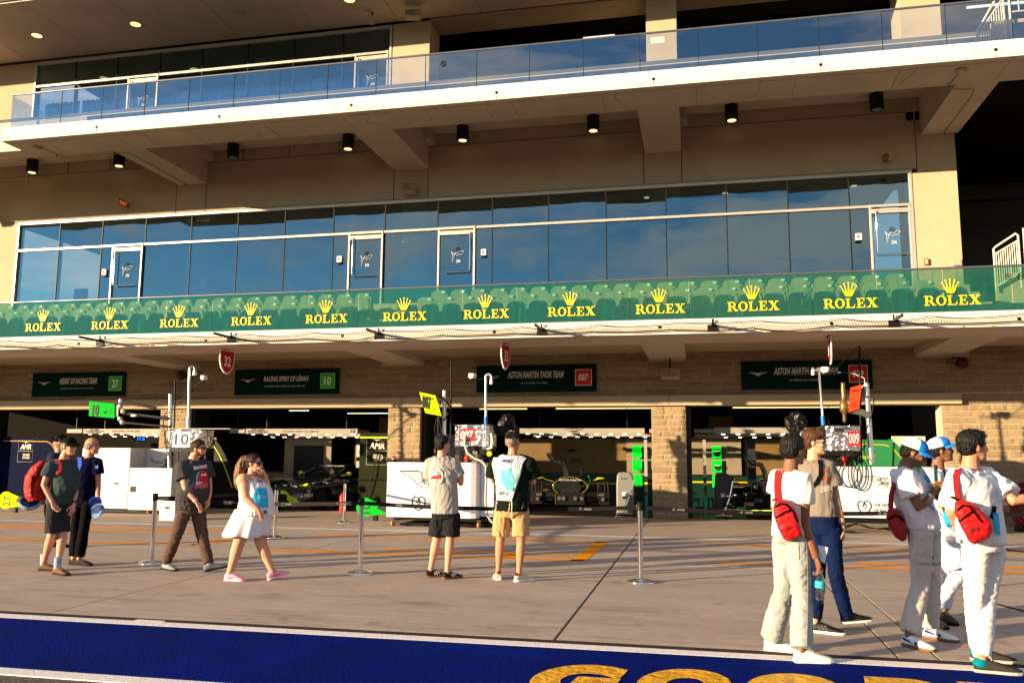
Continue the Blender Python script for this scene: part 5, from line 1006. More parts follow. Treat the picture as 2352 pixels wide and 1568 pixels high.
text('number', '10', P(219, 942, 19.19), FX, FZ, .19, .32, FB, t, bold=.03); text('lettering', 'AMR', P(240, 946, 19.19), FX, FZ, .12, .08, FB, t, shear=.2, bold=.02); text('lettering', 'SPIRIT\nRACING\nLEMAN', P(253, 943, 19.19), FX, FZ, .08, .14, FB, t)
k = M(); k.obox(P(268, 944, 19.25), (.12, .04, .28), Matrix.Identity(3)); k.build('bracket', GREYD, t)
t = foil_tank('foil wrapped tank with white number 10 plate', -12.40, 19.3, 1.72, 2.16, .34, .48); number_plate('10', (-12.47, 1.93), .46, .38, FB, mat('pale_blue_plate', (.62, .66, .80), .5), t, 18.955, bold=.01)
gooseneck((-12.5, 19.25, 2.18), (-12.56, 19.25, 3.80), t, r=.036, hook=.15); M().tube([(-12.5, 19.25, 2.2), (-12.52, 19.25, 2.46)], .055, 12).build('grey_collar', MAST, t); bx('shelf', (-12.9, 19.0, 2.18), (-11.2, 19.6, 2.20), GREYD, t)
# --- right cart
c3 = thing('pit_cart', 'white pit cart with wings emblem behind the men at the right', 'cart', (4.0, 19.3, 0)); bx('body', (2.70, 19.2, .34), (5.35, 20.5, 1.40), CARTW, c3, .02); bx('chassis', (2.8, 19.4, .22), (5.2, 20.3, .338), BLACK, c3)
wings((3.83, 19.192, 1.12), .46, FB, c3, line=True); text('lettering', 'ASTON MARTIN', (3.83, 19.19, 1.135), FX, FZ, .42, .045, FB, c3); bx('rule', (3.2, 19.194, .80), (4.5, 19.199, .806), FB, c3); heart_logo((3.36, 19.192, .57), .26, c3)
for x in (2.9, 5.1): castor(x, 19.5, c3); castor(x, 20.2, c3)
t = foil_tank('foil wrapped tank with red 009 plate', 2.95, 19.3, 1.73, 2.24, .33, .40); number_plate('009', (3.18, 1.98), .24, .30, WHT, RDN, t, 18.965, bold=.0, shear=.1); bx('black_badge', (2.80, 18.955, 2.12), (2.98, 18.965, 2.2), FB, t)
gooseneck((2.62, 19.2, 2.26), (2.57, 19.2, 3.6), t, hook=-.12); M().tube([(2.62, 19.2, 2.24), (2.61, 19.2, 2.46)], .045, 12).build('blue_collar', BLUC, t); k = M(); k.ell((3.0, 19.1, 1.56), (.06, .05, .06)); k.tube([(3.0, 19.1, 1.42), (3.0, 19.1, 1.7)], .02); k.build('red_valve', REDP, t)
clutter('black gear with hoses below the 009 foil tank', 2.6, 3.35, 19.05, 19.4, 1.41, 20)
t = thing('covered_device', 'device under a black crumpled cover left of the 009 tank', 'covered device', (2.1, 19.3, 1.9)); cover([(1764+a*.25, 784+b*.25) for a, b in ((150, 715), (180, 680), (225, 640), (300, 632), (345, 700), (358, 765), (330, 805), (250, 868), (195, 845), (160, 790))], 19.3).build('cover', GBG, t); M().tube([(2.12, 19.3, 0), (2.12, 19.3, 2.2)], .03).build('stand', BLACK, t)
t = thing('equipment_mast', 'silver mast with black mast and brass valve gear beside the red board', 'mast', (3.5, 19.2, 1.4)); yy = 19.2
M().tube(V2([(2002, 1065), (1990, 880)], yy), .055, 14).build('silver_mast', MAST, t); M().tube(V2([(1979, 1068), (1976, 940), (1974, 794)], yy), .02, 8).build('black_mast', BLACK, t)
k = M(); k.tube(V2([(1832, 856), (1900, 856), (1978, 856)], yy), .012, 6); k.tube(V2([(1972, 796), (1916, 850)], yy), .008, 5); k.build('boom_arm', BLACK, t); dome_cam(P(1896, 850, yy), t, 1.1); M().tube(V2([(1925, 855), (1960, 857), (1985, 868), (1987, 880), (1978, 892)], yy), .007, 5).build('white_cable', WHT, t)
BR = mat('brass', (.35, .20, .07), .3, .8); k = M(); a = P(1939, 890, yy-.1); k.lathe(P(1940, 970, yy-.1), [(.02, 0), (.04, .05), (.03, .15), (.05, .2), (.09, .26), (.09, .4), (.05, .46), (.04, .6), (.05, .66), (.04, .8), (.05, .84)], 12); k.build('brass_valve', BR, t)
k = M(); k.tube(V2([(1978, 905), (2005, 918)], yy-.05), .03, 8); k.tube(V2([(1950, 945), (1975, 950), (2000, 960)], yy-.05), .035, 8); k.obox(P(1975, 945, yy-.05), (.42, .1, .12), Matrix.Rotation(.35, 3, 'Y')); k.build('hinge_arm', MATS['dull_metal'], t)
for pts in (((2008, 915), (2004, 945), (1990, 990), (1975, 1020), (1965, 1055)), ((1990, 1020), (1975, 1040), (1970, 1062)), ((1985, 1012), (1985, 1040), (1998, 1066))): M().tube(V2(pts, yy-.1), .012, 6).build('cable', BLACK, t)
t = board('red orange board on the right mast', [(1954, 890), (1979, 883), (1973, 938), (1949, 946)][::-1], 19.05, mat('fluorescent_red', (.9, .05, .01), .4), None); text('number', '009', P(1964, 897, 19.04), FX, FZ, .17, .05, FB, t, bold=.02); text('lettering', 'HEART\nRACING', P(1962, 930, 19.04), FX, FZ, .13, .09, FB, t)
t = thing('cable_loops', 'black cable loops hanging over the front of the right cart', 'cable', (3.1, 19.15, 1.4)); k = M()
for cx, cz, rx, rz in ((1948, 1090, 22, 28), (1965, 1085, 17, 36), (1978, 1092, 17, 34)): k.tube([P(cx+rx*cos(a), cz+rz*sin(a), 19.14) for a in [2*pi*j/20 for j in range(21)]], .012, 6)
k.build('cable', BLACK, t)
t = thing('ground_cable', 'thin black cable lying under the right cart', 'cable', (3.6, 19, 0)); M().tube([at(a, b, z=.012) for a, b in ((1930, 1213), (1950, 1205), (1968, 1202), (1990, 1210), (2020, 1214), (2050, 1212))], .014, 6).build('cable', BLACK, t); M().tube([(2.7, 19.6, .02), (3.2, 19.5, .02)], .03).build('plug', BLACK, t)
# lollipop boards, extinguishers, hose reel, jack
def lolly(lb, x, y, m, n, flip, w_=.5):
    t = thing('stop_board', lb, 'stop board', (x, y, .3)); s = flip; q = [(s*(-.25+.23*cos(a)), .23*sin(a)) for a in [pi*(.3+1.4*i/14) for i in range(15)]]+[(s*.42, -.13), (s*.42, .0)]
    if s < 0: q = q[::-1]
    k = M(); k.prism(q, (x, y, .32), FX, FZ, .02); k.build('board', m, t); text('number', n, (x-s*.22, y-.02, .30), FZ*s, -FX*s, .26, .22, FB, t, bold=.01)
    k = M(); k.prism([(s*.05, .0), (s*.3, -.1), (s*.3, .08), (s*.15, .14)][::s], (x, y-.001, .30), FX, FZ, .022); k.build('black_patch', FB, t); bx('foot', (x-.05, y, .0), (x+.05, y+.1, .12), BLACK, t)
lolly('lime round ended board with 27 at the left edge', -17.75, 19.6, LIMEB, '27', 1); lolly('green round ended board with 10 left of the centre cart', -7.65, 19.7, GRB, '10', 1)
for x, y, lb, m in ((-6.98, 19.3, 'silver extinguisher with red top beside the centre cart', STEEL), (-9.75, 22.6, 'red extinguisher in front of the dark racing car', REDP)):
    t = thing('fire_extinguisher', lb, 'extinguisher', (x, y, 0)); M().lathe((x, y, 0), [(.075, 0), (.08, .02), (.08, .42), (.05, .48), (.02, .5)], 18).build('cylinder', m, t); k = M(); k.box((x-.02, y-.04, .5), (x+.06, y+.02, .54)); k.tube([(x+.04, y, .52), (x+.12, y, .45), (x+.10, y, .2)], .012, 6); k.build('valve', REDP if m is STEEL else BLACK, t)
t = thing('hose_reel', 'dark red hose reel at the right picture edge', 'hose reel', (6.98, 21, 0)); k = M()
for i in range(5): k.tube([(7.0+(.16+.03*i)*cos(a), 21+.05*(i % 2), .55+(.30+.05*i)*sin(a)) for a in [2*pi*j/20 for j in range(21)]], .035, 6, cap=False)
k.build('hose', mat('dark_red_hose', (.18, .01, .012), .5), t); M().disc((7.0, 20.95, .55), (0, 1, 0), .16, .18).build('hub', mat('dark_red_hub', (.12, .008, .01), .5), t); bx('stand', (6.8, 20.9, 0), (7.2, 21.15, .12), BLACK, t)
k = M()
t = thing('trolley_jack', 'chrome wheeled trolley frame before the black curved panel', 'trolley', (-14.0, 22.0, 0)); k = M(); a, b, y = -14.15, -13.62, 21.6
for x in (a, b): k.tube([(x, y, .08), (x, y, .62)], .012, 6)
k.tube([(a, y, .62), (b, y, .62)], .012, 6); k.tube([(a, y, .12), (b, y, .12)], .02, 6); k.build('frame', STEEL, t)
for x in (a, b): M().disc((x, y-.01, .05), (0, 1, 0), .05, .03).build('wheel', STEEL, t)
# ---------------------------------------------------------------- people
from mathutils.bvhtree import BVHTree
def bake(m, voxel, smooth=3, name='tmp'):
    """fuse overlapping solids into one continuous skin"""
    me = bpy.data.meshes.new(name); me.from_pydata(m.v, [], m.f); me.update(); o = link(bpy.data.objects.new(name, me))
    r = o.modifiers.new('r', 'REMESH'); r.mode = 'VOXEL'; r.voxel_size = voxel; r.use_smooth_shade = True
    if smooth: s = o.modifiers.new('s', 'SMOOTH'); s.factor = .5; s.iterations = smooth
    bpy.context.view_layer.update(); me2 = bpy.data.meshes.new_from_object(o.evaluated_get(bpy.context.evaluated_depsgraph_get())); bpy.data.objects.remove(o)
    V = np.empty(len(me2.vertices)*3, 'f'); me2.vertices.foreach_get('co', V); N = np.empty(len(me2.vertices)*3, 'f'); me2.vertices.foreach_get('normal', N)
    F = [tuple(p.vertices) for p in me2.polygons]; bpy.data.meshes.remove(me2); return V.reshape(-1, 3), N.reshape(-1, 3), F
def folds(V, N, amp, sc=(7, 7, 3), seed=0.0):
    W = V.copy()
    for i in range(len(V)):
        x, y, z = V[i]; q = Vector((x*sc[0]+seed, y*sc[1], z*sc[2])); a = noise.noise(q); b = noise.noise(q*2.3+Vector((3, 1, 2))+Vector((a, a, a))*1.4)
        W[i] += N[i]*amp*((1-abs(b)*2.6)*.8+a*.7)
    return W
def put(name, V, F, mt, par, sm=True, extra=None, **kw):
    m = M(); m.add([tuple(v) for v in V], F, sm)
    if extra: m.add(extra.v, extra.f, True)
    return m.build(name, mt, par, **kw)
BV = {}
def bvh(o, V, F): BV[o.name] = BVHTree.FromPolygons([tuple(v) for v in V], F); return o
def hit(o, px, py, off):
    d = (_R*((px-CW/2)/FPX) - _U*((py-CH/2)/FPX) + _f).normalized(); h = BV[o.name].ray_cast(CAM, d)
    return None if h[0] is None else h[0]-d*off
def patch(o, name, left, right, n, mt, off=.006, rows=3, th=0):
    """cloth or print following the garment: left and right edge given as lists of places"""
    L, Rr = [], []
    for A, B_ in ((left, L), (right, Rr)):
        for i in range(len(A)-1):
            for k in range(rows): f = k/rows; B_.append((A[i][0]*(1-f)+A[i+1][0]*f, A[i][1]*(1-f)+A[i+1][1]*f))
        B_.append(A[-1])
    m = M(); G = []
    for a, b in zip(L, Rr):
        row = []
        for k in range(n+1): f = k/n; row.append(hit(o, a[0]*(1-f)+b[0]*f, a[1]*(1-f)+b[1]*f, off))
        G.append(row)
    for i in range(len(G)-1):
        for k in range(n):
            q = (G[i][k], G[i][k+1], G[i+1][k+1], G[i+1][k])
            if all(x is not None for x in q) and max((q[a]-q[(a+1) % 4]).length for a in range(4)) < .12: m.add(q, [(0, 3, 2, 1)], True)
    if m.v: return m.build(name, mt, o)
def print_on(o, s, quad, mt, off=.008, bold=.01, shear=0, name='print'):
    key = (s, bold, shear, 2)
    if key not in _TC: x = text('tmp', s, (0, 0, 0), FX, FZ, 1, 1, mt, bold=bold, shear=shear); bpy.data.objects.remove(x)
    V, F = _TC[key]; P_ = []
    for u, v in V:
        u += .5; v = .5-v; a = Vector(quad[0]).lerp(Vector(quad[1]), u); b = Vector(quad[3]).lerp(Vector(quad[2]), u); c = a.lerp(b, v); P_.append(hit(o, c.x, c.y, off))
    F = [f for f in F if all(P_[i] is not None for i in f)]
    m = M(); m.add([p or Vector() for p in P_], F)
    if F: return m.build(name, mt, o)
def frame(f, up=Vector((0, 0, 1))):
    f = Vector(f).normalized(); x = f.cross(up).normalized(); u = x.cross(f).normalized(); return Matrix((x, f, u)).transposed()
def hand(k, w, d, nrm, curl, s, sc=1.0, thumb=1):
    """palm, four fingers of different length and a thumb leaving the side of the palm"""
    d = Vector(d).normalized(); nrm = Vector(nrm); nrm = (nrm-d*nrm.dot(d)).normalized(); x = d.cross(nrm)*s; w = Vector(w)
    k.loft([[w+d*(t*sc)+(x*(a*wd)+nrm*(b*.013))*sc for a, b in ((1, .6), (.5, 1), (-.5, 1), (-1, .6), (-1, -.6), (-.5, -1), (.5, -1), (1, -.6))] for t, wd in ((-.02, .024), (.02, .032), (.05, .040), (.085, .040), (.095, .034))])
    for i, (o, L) in enumerate(((.031, .068), (.011, .076), (-.010, .071), (-.030, .055))):
        p = w+(d*.085+x*o)*sc; pts = [p-d*.02*sc, p]; a = .12+.05*i
        for j in range(3):
            a += curl*(.55, .8, .6)[j]; p = p+(d*cos(a)+nrm*sin(a))*(L*(.45, .31, .24)[j])*sc; pts.append(p)
        k.tube(pts, [.0095*sc, .0095*sc, .009*sc, .008*sc, .0065*sc], 8)
    p = w+(d*.022+x*.026)*sc; q = p+(d*.035+x*.030+nrm*.012)*sc; r = q+(d*.030+x*.008+nrm*(.01+.02*curl))*sc; e = r+(d*.022-x*.002+nrm*.012*curl)*sc
    k.tube([p, q, r, e], [.013*sc, .012*sc, .0105*sc, .008*sc], 8)
def head(k, c, R, s=1.0):
    c = Vector(c)
    def E(p, r, RR=None): k.ell(c+R@(Vector(p)*s), [q*s for q in r], R if RR is None else R@RR, 16, 10)
    E((0, -.012, .03), (.077, .097, .092)); E((0, .012, -.01), (.070, .080, .085)); E((0, .034, -.055), (.054, .060, .062)); E((0, .070, -.098), (.028, .024, .020)); E((0, .04, -.085), (.048, .045, .03))
    E((0, .082, .022), (.048, .014, .010)); E((.037, .062, -.028), (.024, .026, .024)); E((-.037, .062, -.028), (.024, .026, .024)); E((0, .088, -.062), (.024, .014, .007)); E((0, .087, -.073), (.020, .013, .007))
    k.tube([c+R@Vector((0, .088*s, .016*s)), c+R@Vector((0, .104*s, -.012*s)), c+R@Vector((0, .112*s, -.030*s))], [.008*s, .010*s, .013*s], 8); E((0, .104, -.036), (.018, .014, .009))
    for x in (-1, 1): E((x*.077, -.008, -.008), (.010, .020, .033), Matrix.Rotation(x*-.25, 3, 'Z')); E((x*.072, -.004, -.005), (.012, .014, .022))
def shoe(par, heel, toe, upm, solem, lift=0.0, L=.29, w=.052, ht=.105, stripe=None):
    h = Vector(heel); t_ = Vector(toe); d = (t_-h); d.z = 0; d.normalize(); x = Vector((d.y, -d.x, 0)); U = FZ
    if lift: d = (d*cos(lift)+FZ*sin(lift)).normalized(); U = x.cross(d).normalized(); 
    if U.z < 0: U = -U
    st = [(0, .60, .085), (.02, .78, .100), (.07, .82, .110), (.11, .82, .098), (.16, .92, .078), (.21, 1.0, .062), (.25, .93, .052), (.28, .68, .042), (.292, .35, .03)]
    k = M(); k.loft([[h+d*(a*L/.29)+x*(w*b*q[0])+U*(.018+(z-.018)*q[1]) for q in ((1, 0), (1, .35), (.86, .7), (.5, .95), (0, 1), (-.5, .95), (-.86, .7), (-1, .35), (-1, 0))] for a, b, z in st]); o = k.build('shoe', upm, par, sub=1)
    k = M(); k.loft([[h+d*(a*L/.29)+x*(w*b*1.07*q[0])+U*q[1] for q in ((1, .003), (1, .026), (-1, .026), (-1, .003))] for a, b, z in [(-.006, .5, 0)]+[(a+.002, b, z) for a, b, z in st[1:-1]]+[(.296, .36, 0)]], sm=False); k.build('sole', solem, o, bevel=.005)
    if stripe:
        for i in range(3):
            for sx in (-1, 1): a = .10+.03*i; k = M(); k.add([h+d*a+x*(sx*w*.92)+U*.034, h+d*(a+.014)+x*(sx*w*.94)+U*.034, h+d*(a-.004)+x*(sx*w*.66)+U*.078, h+d*(a-.018)+x*(sx*w*.66)+U*.078], [(0, 1, 2, 3)]); k.build('shoe_stripe', stripe, o)
    k = M()
    for i in range(4): a = .115+.024*i; z = .098-.0085*i*1.6; k.tube([h+d*a+x*-.022+U*z, h+d*(a+.004)+U*(z+.008), h+d*a+x*.022+U*z], .0035, 5)
    k.build('lace', mat('pale_lace', (.6, .58, .56), .8) if not stripe else stripe, o); return o
SK = {'pink': mat('fair_skin', (.55, .27, .18), .55, var=.06, vs=14), 'tan': mat('tanned_skin', (.46, .21, .12), .5, var=.06, vs=14), 'brown': mat('brown_skin', (.20, .085, .045), .5, var=.08, vs=14), 'light': mat('light_skin', (.52, .28, .18), .5, var=.05, vs=14)}
for m_ in SK.values(): m_.node_tree.nodes['Principled BSDF'].inputs['Subsurface Weight'].default_value = .08; m_.node_tree.nodes['Principled BSDF'].inputs['Subsurface Scale'].default_value = .02
def cloth(name, rgb, rough=.85, var=.06, bump=.35, bs=9, stretch=None): return mat(name, rgb, rough, var=var, vs=4, bump=bump, bs=bs, stretch=stretch)
def jeans_mat(name, a): return mat(name, a, .85, var=.16, vs=3, bump=.5, bs=14)
HB = mat('black_hair', (.004, .003, .0028), .5, bump=1, bs=60, stretch=(1, 1, .3)); HBR = mat('brown_hair', (.05, .022, .01), .45, var=.3, vs=12, bump=1, bs=60, stretch=(1, 1, .3)); HG = mat('grey_hair', (.25, .22, .20), .6, bump=1, bs=60)
BLK = mat('black_cloth', (.004, .004, .0045), .8, bump=.3, bs=12); GLS = mat('dark_sunglass', (.01, .01, .012), .1)
def person(lb, K, J, ft, face, skin, bd, top=None, bot=None, hair=None, y0=None, hs=1.0, hands=None, sleeve=.62, hem=.0, legs='long', sex='m', rot=0):
    """joints are given as places in the photograph with a depth offset in metres from the feet"""
    ox, oy, s = K; S = SK[skin]
    def px(p): return (ox+p[0]/s)*.98, (oy+p[1]/s)*.98
    feet = [[at(*px(q), z=0) for q in f] for f in ft]
    yf = sum(q[0].y for q in feet)/2 if y0 is None else y0
    Q = {k_: P(*px(v), yf+v[2]) for k_, v in J.items()}
    t = thing('person', lb, 'person', (sum(q[0].x for q in feet)/2, yf, 0)); R = {'t': t, 'px': px, 'y': yf, 'Q': Q, 'feet': feet}
    W = dict(ch=.165, cd=.115, wa=.145, wd=.105, hp=.165, hd=.12, ua=.047, el=.037, wr=.026, th=.082, kn=.056, cf=.058, an=.036, nk=.056); W.update(bd)
    nk, pv = Q['nk'], Q['pv']; sh = (Q['sb']-Q['sa']); hh = (Q['hb']-Q['ha']); axis = (nk-pv).normalized()
    def side(v): v = Vector((v.x, v.y, 0)); return v.normalized()
    s1, s0 = side(sh), side(hh); fr = side(Vector((-s1.y, s1.x, 0)))
    bf = Vector((face[0], face[1], 0)).normalized()
    fwd = Vector((s1.y, -s1.x, 0)); fwd = fwd if fwd.dot(Vector(bd.get('front', face[:2]+(0,) if len(face) > 2 else (face[0], face[1], 0)))) > 0 else -fwd
    def torso(k, inf, z0=-.06, z1=1.0, flare=0.0, n=24):
        rows = [(-.10, W['hp']*.82, W['hd']*.8, 0), (0, W['hp'], W['hd'], -.01), (.16, (W['hp']+W['wa'])/2, (W['hd']+W['wd'])/2, .0), (.34, W['wa'], W['wd'], W.get('belly', 0)), (.55, (W['wa']+W['ch'])/2, (W['wd']+W['cd'])/2, W.get('belly', 0)*.6), (.74, W['ch'], W['cd'], .01), (.88, W['ch']*1.0, W['cd']*.86, 0), (.96, W['ch']*.72, W['cd']*.62, 0), (1.02, W['nk']*1.05, W['nk'], 0)]
        rings = []
        for f, w_, d_, b in rows:
            if f < z0 or f > z1: continue
            e = inf*(1.0 if f < .9 else .6); c = pv.lerp(nk, f); sd = s0.lerp(s1, max(0, min(1, f))).normalized(); fd = Vector((sd.y, -sd.x, 0)); fd = fd if fd.dot(fwd) > 0 else -fd
            if f <= .2: e += flare
            rings.append([c+fd*b+sd*((w_+e)*cos(2*pi*j/n))+fd*((d_+e)*sin(2*pi*j/n)) for j in range(n)])
        k.loft(rings)
    # --- body
    k = M(); torso(k, 0); hd = Q['hd']; HR = frame(Vector(face), Vector((0, 0, 1))) ; k.tube([nk-axis*.06, nk.lerp(hd, .35), hd-HR@Vector((0, .02, .03))], [W['nk']*1.25, W['nk'], W['nk']*.95], 14)
    head(k, hd, HR, hs)
    ank = []
    for sfx, f in zip('ab', feet):
        h_, t_ = f; d = (t_-h_).normalized(); d.z = 0; an = h_+d*.055+FZ*.095; ank.append(an); hp, kn = Q['h'+sfx], Q['k'+sfx]
        k.tube([hp, hp.lerp(kn, .5), kn, kn.lerp(an, .32), kn.lerp(an, .7), an, an-FZ*.05], [W['th'], W['th']*.84, W['kn'], W['cf'], W['cf']*.68, W['an'], W['an']], 14)
        if 'e'+sfx in Q: k.tube([nk.lerp(Q['s'+sfx], .45)-axis*.03, Q['s'+sfx], Q['s'+sfx].lerp(Q['e'+sfx], .5), Q['e'+sfx], Q['e'+sfx].lerp(Q['w'+sfx], .4), Q['w'+sfx]], [W['ua']*1.15, W['ua']*1.22, W['ua'], W['el'], W['el']*.97, W['wr']], 12); k.ell(Q['s'+sfx], (W['ua']*1.25,)*3)
    V, N, F = bake(k, .0085, 2)
    hx = M()
    for sfx in 'ab':
        if 'w'+sfx in Q and 'f'+sfx in Q:
            cu, nr, sg = (hands or {}).get(sfx, (.45, tuple(-fwd), 1)); hand(hx, Q['w'+sfx], Q['f'+sfx]-Q['w'+sfx], nr, cu, sg)
    R['body'] = bvh(put('body', V, F, S, t, extra=hx), V, F); R['HR'] = HR; R['hd'] = hd; R['fwd'] = fwd; R['ank'] = ank
    for x in (-1, 1): M().ell(hd+HR@Vector((x*.031*hs, .0795*hs, .004*hs)), (.013*hs, .008*hs, .006*hs), HR, 10, 7).build('eye', mat('dark_eye', (.02, .012, .01), .2), R['body']); M().tube([hd+HR@Vector((x*q[0]*hs, q[1]*hs, q[2]*hs)) for q in ((.014, .094, .022), (.032, .093, .029), (.052, .078, .024))], .0042, 5).build('eyebrow', HB if hair is not HG else HG, R['body'])
    # --- top
    if top:
        tm, inf, z0, sl, amp = top; k = M(); torso(k, inf, z0=z0, z1=.97, flare=W.get('flare', 0))
        for sfx in 'ab':
            if 'e'+sfx in Q and sl > 0:
                e = Q['s'+sfx].lerp(Q['e'+sfx], sl); r = W['ua']; k.tube([nk.lerp(Q['s'+sfx], .35)-axis*.04, Q['s'+sfx]-axis*.005, Q['s'+sfx].lerp(e, .5), e], [r*1.1+inf, r*1.35+inf, r*1.28+inf*1.3, r*1.22+inf*1.7], 14)
            elif sl == 0: k.ell(nk.lerp(Q['s'+sfx], .62)-axis*.03, (.07+inf, .06+inf, .05+inf))
        V, N, F = bake(k, .010, 3); V = folds(V, N, amp, seed=yf*3); R['top'] = bvh(put('shirt', V, F, tm, t), V, F)
    if bot:
        bm_, inf, fl, length, amp = bot; k = M(); torso(k, inf*.8, z0=-.2, z1=.2)
        for sfx, an in zip('ab', ank):
            hp, kn = Q['h'+sfx], Q['k'+sfx]
            if length > 1: e = kn.lerp(an, length-1); pts = [hp+FZ*.04, hp, hp.lerp(kn, .5), kn, kn.lerp(e, .5), e]; r = [W['th']*1.05+inf, W['th']*1.08+inf, W['th']*.92+inf, W['kn']+inf*1.3, W['cf']*.9+inf+fl*.6, W['an']+inf+fl]
            else: e = hp.lerp(kn, length); pts = [hp+FZ*.04, hp, hp.lerp(e, .5), e]; r = [W['th']*1.05+inf, W['th']*1.1+inf, W['th']*1.0+inf+fl*.5, W['th']*.9+inf+fl]
            k.tube(pts, r, 16)
        V, N, F = bake(k, .010, 2); V = folds(V, N, amp, (6, 6, 9) if length > 1 else (9, 9, 3), seed=yf); R['bot'] = bvh(put('trousers' if length > 1 else 'shorts', V, F, bm_, t), V, F)
    # --- hair
    if hair:
        k = M(); c = hd
        def E(p, r): k.ell(c+HR@(Vector(p)*hs), [q*hs for q in r], HR, 16, 10)
        vol = bd.get('vol', 1.0); E((0, -.022, .044), (.082*vol, .097*vol, .088*vol)); E((0, -.05, .0), (.076*vol, .066*vol, .08)); E((.045, -.01, .035), (.042*vol, .062, .05)); E((-.045, -.01, .035), (.042*vol, .062, .05))
        if bd.get('fringe'): E((0, .04, .085), (.066, .058, .042*vol))
        V, N, F = bake(k, .007, 1); V = folds(V, N, bd.get('hairamp', .0035), (30, 30, 14), seed=1.3); rr = random.Random(int(yf*100)); tf = M()
        for i in rr.sample(range(len(V)), min(1100, len(V))):
            q = Vector(V[i]); n_ = Vector(N[i]); lz = (q-c).dot(HR.col[2])
            if n_.z < -.5: continue
            d_ = (n_*.55+Vector((0, 0, -.8))*(1 if lz < .07 else .2)+HR.col[1]*(.55 if lz > .05 else -.2)+Vector((rr.uniform(-.35, .35), rr.uniform(-.35, .35), rr.uniform(-.25, .25)))).normalized()
            x_ = d_.cross(n_).normalized()*.0035; L_h = rr.uniform(.012, .026)*bd.get('tuft', 1.0); tf.add([q-x_-n_*.002, q+x_-n_*.002, q+d_*L_h], [(0, 1, 2)])
        put('hair', V, F, hair, t, extra=tf)
    return R
def cap(R, front, back, brim, s=1.0, tilt=0, reverse=False, bump=0):
    HR = R['HR']@Matrix.Rotation(tilt, 3, 'X'); c = R['hd']+R['HR']@Vector((0, -.008, .034)); n = 24; k = M(); f = -1 if reverse else 1
    prof = [(1.0, 0), (1.0, .25), (.95, .5), (.80, .75), (.5, .93), (.12, 1.0)]
    rings = [[c+HR@Vector((.086*s*r*cos(2*pi*j/n), .108*s*r*sin(2*pi*j/n), .098*s*z)) for j in range(n)] for r, z in prof]
    t = R['t']; m = M(); V = [p for r in rings for p in r]; F = []; MI = []
    m.add(V, [], True)
    for i in range(len(rings)-1):
        for j in range(n):
            a = 2*pi*(j+.5)/n; m.f.append([i*n+j, i*n+(j+1) % n, (i+1)*n+(j+1) % n, (i+1)*n+j]); m.s.append(True); m.m.append(0 if sin(a)*f > .15 else 1)
    m.f.append([(len(rings)-1)*n+j for j in range(n)]); m.s.append(True); m.m.append(0)
    o = m.build('cap', [front, back], t); so = o.modifiers.new('thick', 'SOLIDIFY'); so.thickness = .004
    k = M(); A = []; B_ = []
    for i in range(13):
        a = pi*(.08+.84*i/12); x, y = cos(a), sin(a); A.append(c+HR@Vector((.084*s*x, f*(.085*s*y+.01), .006-.010*x*x))); B_.append(c+HR@Vector((.080*s*x, f*(.185*s*y+.0), -.012-.022*x*x)))
    k.loft([A, B_], closed=False); b = k.build('brim', brim, o); so = b.modifiers.new('thick', 'SOLIDIFY'); so.thickness = .006
    M().ell(c+HR@Vector((0, 0, .099*s)), (.009, .009, .006)).build('button', front, o); return o
def glasses(R, m=GLS, fr=None, s=1.0):
    HR, c = R['HR'], R['hd']; t = R['t']; k = M()
    for x in (-1, 1): k.ell(c+HR@Vector((x*.032*s, .096*s, .005*s)), (.025*s, .006*s, .018*s), HR@Matrix.Rotation(x*-.25, 3, 'Z'), 14, 7)
    g = k.build('glasses', m, t); k = M(); k.tube([c+HR@Vector((-.012*s, .103*s, .01*s)), c+HR@Vector((.012*s, .103*s, .01*s))], .003, 5)
    for x in (-1, 1): k.tube([c+HR@Vector((x*q[0]*s, q[1]*s, .012*s)) for q in ((.052, .09), (.072, .06), (.079, -.01))], .0035, 5)
    k.build('glasses_frame', fr or m, g)
def phone(lb, c, d, n, m=BLACK, parent=None):
    t = thing('phone', lb, 'phone', tuple(c)); Rm = frame(n, Vector(d)); M().obox(c, (.074, .009, .15), Rm).build('case', m, t, .004); M().obox(Vector(c)-Rm@Vector((0, .0052, 0)), (.066, .001, .14), Rm).build('screen', BLACK, t); M().obox(Vector(c)+Rm@Vector((-.02, .0062, .05)), (.025, .004, .03), Rm).build('camera_bump', DARKM, t); return t
def curve_on(o, pts, w, mt, name, off=.012, n=6):
    """a strap of width w (pixels) laid over a garment"""
    q = []
    for i in range(len(pts)-1):
        for k in range(n): f = k/n; q.append((pts[i][0]*(1-f)+pts[i+1][0]*f, pts[i][1]*(1-f)+pts[i+1][1]*f))
    q.append(pts[-1]); A, B_ = [], []
    for i, p in enumerate(q):
        a, b = q[max(i-1, 0)], q[min(i+1, len(q)-1)]; dx, dy = b[0]-a[0], b[1]-a[1]; l = sqrt(dx*dx+dy*dy) or 1; A.append((p[0]-dy/l*w/2, p[1]+dx/l*w/2)); B_.append((p[0]+dy/l*w/2, p[1]-dx/l*w/2))
    ob = patch(o, name, A, B_, 3, mt, off, rows=1)
    if ob: so = ob.modifiers.new('thick', 'SOLIDIFY'); so.thickness = .006; so.offset = 0
    return ob
def watch(R, k_, m=BLACK, side_='wa'):
    Q = R['Q']; w = Q[side_]; d = (w-Q['e'+side_[1]]).normalized(); r = .031; M().tube([w-d*.045, w-d*.022], r, 16).build('watch_strap', m, k_); x = d.cross(Vector((0, 1, 0))).normalized(); M().disc(w-d*.034+Vector((0, -1, 0))*r*.95, (0, -1, 0), .019, .008, 16).build('watch_face', STEEL, k_)
FR = 'front'
